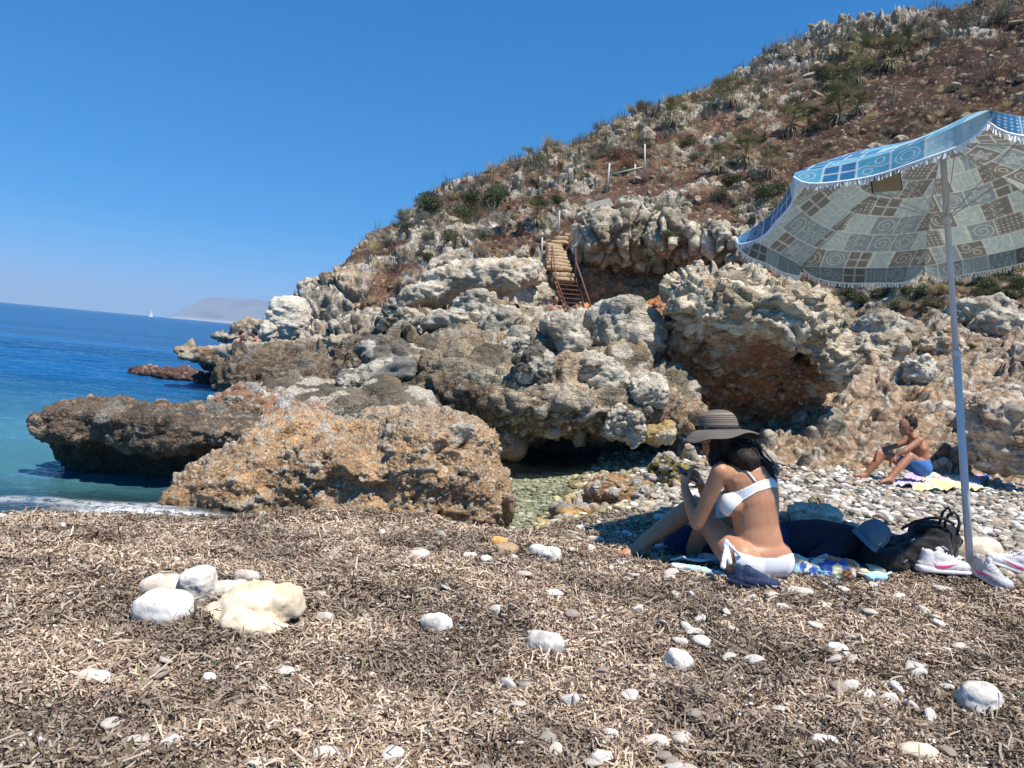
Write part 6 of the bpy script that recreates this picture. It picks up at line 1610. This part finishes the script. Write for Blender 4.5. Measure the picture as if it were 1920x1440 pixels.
# --- person lying on the towel behind the woman
YB = 4.55
lp = P(1540, 1055, YB); lo_ = empty('person', (lp[0], lp[1], bz(lp[0], lp[1]))); tag(lo_, 'person in dark shirt and navy shorts lying behind the seated woman', 'person')
B = Blobs(); pz = lambda x, y, dy=0: P(x, y, YB + dy)
B.cap(pz(1480, 1022), pz(1535, 1020), .13, .135, 1.15, (0, 1, 0), 22); B.cap(pz(1535, 1020), pz(1585, 1022), .135, .11, 1.3, (0, 1, 0), 22); B.cap(pz(1585, 1026), pz(1625, 1024), .07, .055)
B.cap(pz(1420, 1024), pz(1480, 1024), .12, .125, 1.2, (0, 1, 0), 22)
B.cap(pz(1430, 1024, -.02), pz(1282, 1022, -.04), .12, .105, 1, None, 18); B.cap(pz(1430, 1024, .14), pz(1295, 1024, .16), .11, .09, 1, None, 18); B.cap(pz(1282, 1022, -.02), pz(1262, 1040, .42), .068, .04); B.cap(pz(1295, 1022, .16), pz(1300, 1040, .58), .068, .04)
for a_, t_ in ((pz(1262, 1040, .42), 0), (pz(1300, 1040, .58), 0)): foot(B, a_, np.array([a_[0] - .07, a_[1] + .12, bz(a_[0], a_[1]) + .02]), .95)
B.cap(pz(1590, 1018, -.14), pz(1530, 1048, -.24), .047, .038); B.cap(pz(1530, 1048, -.24), pz(1590, 1060, -.28), .036, .024); B.cap(pz(1590, 1018, .15), pz(1530, 1040, .27), .047, .038); B.cap(pz(1530, 1040, .27), pz(1480, 1050, .3), .036, .024)
hand(B, pz(1590, 1060, -.28), (1, -.1, 0), (0, 0, -1), 1, .4, .95); hand(B, pz(1480, 1050, .3), (-1, 0, 0), (0, 0, -1), 1, .4, .95)
at5 = head(B, pz(1650, 1022), (.1, -.35, .9), (1, 0, .05), .98)
lb = finish('body', B, .0085, (.30, .17, .11), lo_, 4)
xs1, xs0 = pz(1612, 1000)[0], pz(1468, 1000)[0]
patch('shirt', lb, lambda c: (c[:, 0] > xs0) & (c[:, 0] < xs1) & ((c[:, 1] > YB - .2) | (c[:, 2] > lp[2] + .06)), .012, 'shirt_dark', lo_, 6)
patch('shorts', lb, lambda c: (c[:, 0] <= xs0) & (c[:, 1] < YB + .36), .014, 'swim_navy', lo_, 6)
hb2 = Blobs(); hb2.sup(at5(-.02, 0, .05), (.09, .09, .09), k=2.2); hairs('hair', hb2, .008, lo_, [])
cp = empty('cap', pz(1634, 1006, -.2)); tag(cp, 'faded blue grey baseball cap resting on the lying person beside the black backpack', 'cap')
cpc = np.array(cp.location)
n_c = 40; cup = np.array([.45, -.35, .82]); cup /= np.linalg.norm(cup); cf_ = np.array([-.75, -.45, -.35]); cf_ -= cup * (cf_ @ cup); cf_ /= np.linalg.norm(cf_); cs_ = np.cross(cup, cf_)
V = []; F = []
for j in range(14):
    e = j / 13 * math.pi / 2
    for i in range(n_c):
        t = 2 * math.pi * i / n_c; rr = math.cos(e) ** .85; V.append((cf_ * math.cos(t) * .100 + cs_ * math.sin(t) * .085) * rr + cup * (.105 * math.sin(e) ** .9) + cup * .004 * math.cos(6 * t) * math.cos(e))
for j in range(13):
    for i in range(n_c): F.append((j * n_c + i, j * n_c + (i + 1) % n_c, (j + 1) * n_c + (i + 1) % n_c, (j + 1) * n_c + i))
m = len(V); V += [q * .96 for q in V]; F += [tuple(k_ + m for k_ in f[::-1]) for f in F]
pyobj('crown', V, F, 'cap_blue', cp, True)
V = []; F = []
for s_ in (0, 1):
    for j in range(8):
        for i in range(17):
            t = -1.15 + 2.3 * i / 16; r_ = j / 7; L = .075 * math.cos(t * .9) * r_
            V.append(cf_ * (math.cos(t) * .100 + L) + cs_ * (math.sin(t) * .085 * (1 + .08 * r_)) - cup * (.012 * abs(math.sin(t)) ** 2 * r_ * 2 + .006 * r_ + .003 * s_))
for s_ in (0, 1):
    for j in range(7):
        for i in range(16):
            a_ = s_ * 136 + j * 17 + i; q = (a_, a_ + 1, a_ + 18, a_ + 17); F.append(q if s_ == 0 else q[::-1])
pyobj('brim', V, F, 'cap_blue', cp, True)
# ------------------------------------------------------------------ towels, bags, shoes
def fabric_mat(name, rough=.95, bs=260, bd=.0016):
    n = NT(name); at = n.n('Attribute'); at.attribute_name = 'Col'; v = n.coord('Object')
    n.pbr(at.outputs[0], rough, n.bump(n.noise(v, bs, 3), .7, bd), .15, Sheen_Weight=.2); return n.m
fabric_mat('towel_cloth'); fabric_mat('canvas', .9, 400, .0006); fabric_mat('shoe_mesh', .7, 500, .0005)
def towel(name, quad, colf, label, cat, nx=90, ny=60, fold=.012, lift=.02, seed=1, roll=0.0):
    """a towel lying over the stones: quad gives its four corners on the ground (near left, near right, far right, far left)"""
    q = [np.array(v, float)[:2] for v in quad]; u = np.linspace(0, 1, nx)[None, :, None]; v = np.linspace(0, 1, ny)[:, None, None]
    XY = (q[0] * (1 - u) + q[1] * u) * (1 - v) + (q[3] * (1 - u) + q[2] * u) * v
    p = XY.reshape(-1, 2); U_ = np.broadcast_to(u, (ny, nx, 1)).reshape(-1); V_ = np.broadcast_to(v, (ny, nx, 1)).reshape(-1)
    n3 = np.stack([p[:, 0], p[:, 1], p[:, 0] * 0 + seed], -1)
    p = p + .03 * np.stack([fbm(n3 * 4, 2, seed), fbm(n3 * 4, 2, seed + 1)], -1)
    z = beach_z(p[:, 0], p[:, 1]) + lift + fold * (1.2 * ridged(n3 * 5, 3, seed + 2) + fbm(n3 * 12, 3, seed + 3))
    if roll: z = z + roll * np.exp(-(V_ / .10) ** 2) * (1 + .3 * np.sin(U_ * 26))
    P_ = np.stack([p[:, 0], p[:, 1], z], -1); cen = np.array([p[:, 0].mean(), p[:, 1].mean(), z.min() - .005])
    i = (np.arange(ny - 1)[:, None] * nx + np.arange(nx - 1)[None]).ravel(); F = np.stack([i, i + 1, i + nx + 1, i + nx], -1); m = len(P_)
    B_ = P_ - np.array([0, 0, .007]); bd = np.concatenate([np.arange(nx), nx - 1 + np.arange(ny) * nx, np.arange(nx)[::-1] + (ny - 1) * nx, np.arange(ny)[::-1] * nx])
    S_ = np.stack([bd[:-1], bd[:-1] + m, bd[1:] + m, bd[1:]], 1); S_ = S_[S_[:, 0] != S_[:, 3]]
    c = colf(U_, V_, n3)
    o = mesh_np(name, np.concatenate([P_, B_]) - cen, np.concatenate([F, F[:, ::-1] + m, S_]), MATS['towel_cloth'], np.concatenate([c, c])); o.location = cen
    return tag(o, label, cat)
G_ = lambda x, y: on_beach(x, y)
towel('towel', [G_(1256, 1066), G_(1668, 1098), G_(1600, 1046), G_(1320, 1038)], lambda u, v, n: mix(mix(np.tile(np.array([.30, .58, .72]), (len(u), 1)), np.array([.62, .80, .85]), smooth(-.2, .3, fbm(n * 7, 3, 3))), np.array([.15, .42, .62]), (np.abs((v * 5) % 1 - .5) < .08) * .5),
      'light blue towel with rolled edge under the seated woman', 'towel', seed=3, roll=.035)
def crumple(name, blobs, colf, mat, label, cat, voxel=.006, amp=.012, sc=9, seed=1, it=3, loc=None, parent=None):
    me = blobs.skin(voxel, it); V = get_v(me); Nn = get_n(me)
    V = V + Nn * (amp * (1.1 * ridged(V * sc, 3, seed) - .5 + .8 * fbm(V * sc * 2.2, 3, seed + 2)))[:, None]
    c = colf(V); cen = np.array([V[:, 0].mean(), V[:, 1].mean(), V[:, 2].min()]) if loc is None else np.array(loc)
    set_v(me, V - cen); set_col(me, c); me.polygons.foreach_set('use_smooth', np.ones(len(me.polygons), bool)); me.materials.clear(); me.materials.append(MATS[mat]); me.name = name
    o = bpy.data.objects.new(name, me); COL.objects.link(o)
    if parent: o.parent = parent
    else: o.location = cen; tag(o, label, cat)
    return o
def print_col(V):
    H = worley(V * 17 + .6 * np.stack([fbm(V * 12, 2, 1), fbm(V * 12, 2, 2), fbm(V * 12, 2, 3)], -1), 5)[2]
    pal = np.array([[.66, .62, .48], [.60, .58, .40], [.70, .70, .66], [.05, .12, .38], [.05, .05, .06], [.45, .2, .08], [.6, .6, .5], [.35, .55, .65]])
    return pal[(hr(H) * 7.99).astype(int)]
g = G_(1530, 1082); YT = g[1] + .04
b = Blobs(); b.sup(P(1500, 1068, YT - .02), (.10, .09, .075), (0, .1, .1), 2.4).sup(P(1562, 1066, YT), (.13, .10, .066), k=2.4).sup(P(1612, 1072, YT), (.06, .06, .022))
crumple('printed_cloth', b, print_col, 'towel_cloth', 'crumpled cream cloth with blue and black print lying on the light blue towel', 'cloth', amp=.016, seed=4)
b = Blobs(); b.sup(P(1545, 1088, YT - .06), (.15, .05, .02), (0, -.03, .05), 2.4).sup(P(1640, 1080, YT - .04), (.07, .06, .024)).sup(P(1500, 1094, YT - .08), (.07, .05, .026))
crumple('towel', b, lambda V: mix(np.tile(np.array([.34, .62, .74]), (len(V), 1)), np.array([.7, .85, .9]), smooth(-.1, .3, fbm(V * 9, 3, 2))), 'towel_cloth', 'bunched pale turquoise towel end in front of the printed cloth', 'towel', amp=.012, seed=7)

b = Blobs(); YR = G_(1310, 1076)[1]
b.cap(P(1263, 1060, YR), P(1310, 1068, YR), .016, .020).cap(P(1310, 1068, YR), P(1368, 1082, YR - .03), .020, .018)
crumple('towel', b, lambda V: mix(np.tile(np.array([.45, .70, .82]), (len(V), 1)), np.array([.75, .86, .9]), smooth(-.1, .3, fbm(V * 9, 3, 2))), 'towel_cloth', 'rolled pale blue towel edge left of the navy water shoe', 'towel', amp=.005, sc=20, seed=8)
# backpack
g = G_(1690, 1078); YK = g[1] + .12
bp = empty('backpack', (P(1700, 1050, YK)[0], YK, bz(P(1700, 1050, YK)[0], YK))); tag(bp, 'black backpack slumped on its side beside the lying person', 'backpack')
blk = lambda V: np.tile(np.array([.016, .016, .018]), (len(V), 1)) * (1 + .5 * fbm(V * 8, 3, 4))[:, None]
b = Blobs(); b.sup(P(1718, 1034, YK), (.215, .15, .10), (0, -.24, .05), 2.8).sup(P(1650, 1050, YK - .04), (.12, .12, .07), (0, .1, 0), 2.5).sup(P(1752, 1004, YK + .05), (.14, .12, .085), (0, .18, 0), 2.5)
o = crumple('bag_body', b, blk, 'canvas', '', '', .007, .016, 6, 11, loc=bp.location, parent=bp)
b = Blobs(); b.sup(P(1678, 1048, YK - .10), (.13, .06, .066), (0, -.15, .1), 2.8); crumple('front_pocket', b, blk, 'canvas', '', '', .006, .008, 9, 12, loc=bp.location, parent=bp)
plain('strap_black', (.02, .02, .022), .8, .3, 40, .2); plain('zip_metal', (.5, .5, .5), .35, .6, metal=.8)
for pl_ in ([(1772, 1000), (1772, 980), (1778, 966), (1788, 960), (1796, 968), (1799, 982), (1794, 1004)], [(1690, 992), (1715, 978), (1745, 971), (1770, 972), (1790, 984)], [(1760, 985), (1768, 960), (1778, 952), (1786, 966)], [(1650, 1060), (1690, 1072), (1730, 1058)]):
    tube('strap', [P(x, y, YK - .02 - .012 * i) - np.array(bp.location) for i, (x, y) in enumerate(pl_)], .0085, 'strap_black', bp, 8)
for x, y in ((1650, 1020), (1712, 1012), (1698, 1052)): 
    V, F = rbox(P(x, y, YK - .165) - np.array(bp.location), (np.array([.8, 0, .6]), np.array([0, 1.0, 0]), np.array([-.6, 0, .8])), (.012, .002, .004)); pyobj('zip_pull', V, F, 'zip_metal', bp, True)

# shoes
def shoe(name, loc, yaw, s, upper, sole, accent, label, cat='shoe', style='run', pitch=0):
    root = empty(name, loc, yaw); root.rotation_euler = (0, pitch, yaw); tag(root, label, cat)
    b = Blobs(); L = .28 * s
    b.sup((.0, 0, .036 * s), (.135 * s, .043 * s, .030 * s), (0, 0, 0), 2.6, 4); b.sup((.085 * s, .003, .034 * s), (.055 * s, .047 * s, .030 * s), k=2.4); b.cap((.055 * s, 0, .05 * s), (-.045 * s, 0, .078 * s), .028 * s, .036 * s)
    b.cap((-.09 * s, 0, .04 * s), (-.088 * s, 0, .092 * s), .038 * s, .031 * s); b.cap((-.05 * s, 0, .05 * s), (-.05 * s, 0, .090 * s), .038 * s, .033 * s)
    me = b.skin(.0045, 4); V = get_v(me)
    # hollow of the opening
    hole = ((V[:, 0] + .066 * s) / (.042 * s)) ** 2 + (V[:, 1] / (.022 * s)) ** 2; V[:, 2] -= np.where((hole < 1) & (V[:, 2] > .07 * s), .055 * s * (1 - hole) ** .35, 0)
    V[:, 2] = np.maximum(V[:, 2], .012 * s); V = V + get_n(me) * (.0012 * fbm(V * 60, 2, 3))[:, None]
    c = np.tile(np.array(upper), (len(V), 1)); c = mix(c, np.array(accent), (hole < 1) * (V[:, 2] < .085 * s) * 1.0 if style == 'run' else hole * 0)
    if style == 'water': c = mix(c, np.array(accent), (np.abs((V[:, 0] / s * 22) % 1 - .5) < .07) * (V[:, 2] > .04) * .5)
    else: c = mix(c, np.array(upper) * .72, ((V[:, 2] < .04 * s) & (np.sin(V[:, 0] * 160) > .4)) * .6); c = mix(c, np.array([.55, .55, .58]), (V[:, 0] > .10 * s) * .25)
    c = mix(c, c * .35, (hole < 1) * .9) if style == 'water' else c  # shade inside the water shoe's opening put into its colour
    set_v(me, V); set_col(me, c); me.polygons.foreach_set('use_smooth', np.ones(len(me.polygons), bool)); me.materials.clear(); me.materials.append(MATS['shoe_mesh'])
    upme = me; o = bpy.data.objects.new('upper', me); COL.objects.link(o); o.parent = root
    b = Blobs(); b.sup((0, 0, .012 * s), (.142 * s, .046 * s, .014 * s), k=3.4, sub=4); b.sup((.08 * s, .003, .012 * s), (.064 * s, .052 * s, .013 * s), k=3, sub=4); b.sup((-.09 * s, 0, .018 * s), (.052 * s, .043 * s, .020 * s), k=3.4, sub=4)
    me = b.skin(.0045, 2); V = get_v(me); set_col(me, np.tile(np.array(sole), (len(V), 1)) * (1 - .25 * (V[:, 2:3] < .006))); me.materials.clear(); me.materials.append(MATS['shoe_mesh']); me.polygons.foreach_set('use_smooth', np.ones(len(me.polygons), bool))
    o = bpy.data.objects.new('sole', me); COL.objects.link(o); o.parent = root
    if style == 'run':
        for k in range(5):
            x = (.045 - .019 * k) * s; z = (.070 + .008 * k) * s
            tube('lace', [(x, -.022 * s, z), (x + .004, 0, z + .016 * s), (x - .003, .022 * s, z)], .0028, 'fringe_white', root, 6)
        for g in (1, -1): tube('lace', [(-.03 * s, 0, .118 * s), (-.02 * s, .016 * g, .132 * s), (.006 * s, .026 * g, .118 * s), (-.018 * s, .006 * g, .116 * s)], .0026, 'fringe_white', root, 6)
        b2 = Blobs(); b2.sup((-.026 * s, 0, .100 * s), (.02 * s, .02 * s, .026 * s), (0, -.5, 0), 3); me = b2.skin(.004, 2); set_col(me, np.tile(np.array(upper), (len(me.vertices), 1))); me.materials.clear(); me.materials.append(MATS['shoe_mesh']); o = bpy.data.objects.new('tongue', me); COL.objects.link(o); o.parent = root
        # curved check mark on each side
        body = BVHTree.FromPolygons([tuple(v) for v in get_v(upme)], [tuple(p.vertices) for p in upme.polygons])
        for g in (1, -1):
            ctr = [(-.078, .062, .001), (-.062, .040, .004), (-.045, .034, .0085), (-.02, .036, .0095), (.01, .046, .0075), (.04, .060, .0042), (.06, .070, .0015)]
            V = []; 
            for x, z, h in ctr:
                for dz in (h, -h):
                    loc_, nn_, *_r = body.find_nearest(Vector((x * s, g * .06, (z + dz * .9) * s))); V.append(np.array(loc_) + np.array(nn_) * .0022)
            F = [(2 * i, 2 * i + 1, 2 * i + 3, 2 * i + 2) for i in range(len(ctr) - 1)]; m = len(V); V += [v - np.array([0, g * .003, 0]) for v in V]; F += [tuple(k_ + m for k_ in f[::-1]) for f in F]
            pyobj('side_mark', V, F, 'mark_pink' if style == 'run' else 'mark_pink', root)
    return root
plain('mark_pink', (.80, .05, .20), .5, .4, 40, .05)
g = G_(1764, 1086); shoe('running_shoe', g + np.array([0, 0, .04]), .10, 1.12, (.60, .59, .59), (.66, .65, .64), (.45, .1, .2), 'white running shoe with a pink curved mark, leaning by the black backpack')
g = G_(1852, 1096); shoe('running_shoe', g + np.array([0, 0, .02]), -1.35, 1.0, (.42, .42, .42), (.60, .58, .56), (.3, .08, .14), 'grey running shoe pointing at the viewer beside the cream boulder', pitch=.15)
g = G_(1893, 1078); shoe('running_shoe', g + np.array([0, 0, .03]), 2.6, 1.0, (.62, .60, .60), (.62, .6, .6), (.55, .12, .22), 'white running shoe with pink lining at the right edge of the picture', pitch=-.2)
g = G_(1413, 1106); shoe('water_shoe', g + np.array([0, 0, .012]), -.25, .92, (.022, .036, .085), (.015, .02, .05), (.05, .075, .15), 'navy blue water shoe lying before the seated woman', style='water')
# scrap of green plastic
g = G_(1075, 1004); plain('green_plastic', (.01, .30, .09), .35, .5, 20, .1)
V, F = rbox((0, 0, .02), (np.array([.92, -.15, -.25]), np.array([.15, .98, 0]), np.array([.25, 0, .95])), (.032, .012, .011)); o = pyobj('plastic_scrap', V, F, 'green_plastic', None, True); o.location = [float(v) for v in g]; tag(o, 'small bright green plastic scrap on the litter near the pool', 'plastic scrap')

# towels beside the sitting man
def tcol(base, spots, seed, sc=6):
    def f(u, v, n):
        H = worley(n * np.array([sc, sc, 1]), seed)[2]; pal = np.array([base] + spots); k = np.where(hr(H) < .35, 0, 1 + (hr(H, 1) * (len(spots) - .01)).astype(int)); return pal[np.minimum(k, len(spots))]
    return f
towel('towel', [G_(1672, 916), G_(1800, 921), G_(1850, 873), G_(1745, 868)], lambda u, v, n: mix(np.tile(np.array([.46, .36, .56]), (len(u), 1)), np.array([.58, .5, .68]), smooth(-.2, .3, fbm(n * 5, 3, 3))), 'lilac towel spread on the pebbles behind the sitting man', 'towel', fold=.03, lift=.035, seed=12)
towel('towel', [G_(1706, 926), G_(1838, 926), G_(1838, 902), G_(1736, 900)], tcol([.80, .62, .30], [[.55, .70, .50], [.75, .45, .40], [.30, .45, .75], [.78, .75, .6]], 21, 4), 'yellow green and pink printed towel in front of the lilac one', 'towel', fold=.03, lift=.05, seed=15)
towel('towel', [G_(1818, 914), G_(1880, 898), G_(1888, 878), G_(1826, 884)], tcol([.65, .30, .28], [[.15, .25, .6], [.75, .7, .72], [.5, .4, .65]], 25, 4), 'red and blue printed towel right of the umbrella pole', 'towel', fold=.035, lift=.04, seed=18)
b = Blobs(); q = G_(1838, 876); b.sup(P(1838, 860, q[1]), (.17, .12, .12), (0, -.2, 0), 2.4).sup(P(1828, 848, q[1]), (.08, .1, .06))
crumple('beach_bag', b, lambda V: mix(np.tile(np.array([.03, .10, .28]), (len(V), 1)), np.array([.25, .5, .58]), smooth(.0, .2, fbm(V * 4, 2, 3))), 'canvas', 'blue beach bag beside the grey pink boulder behind the umbrella pole', 'bag', voxel=.012, amp=.02, sc=5)
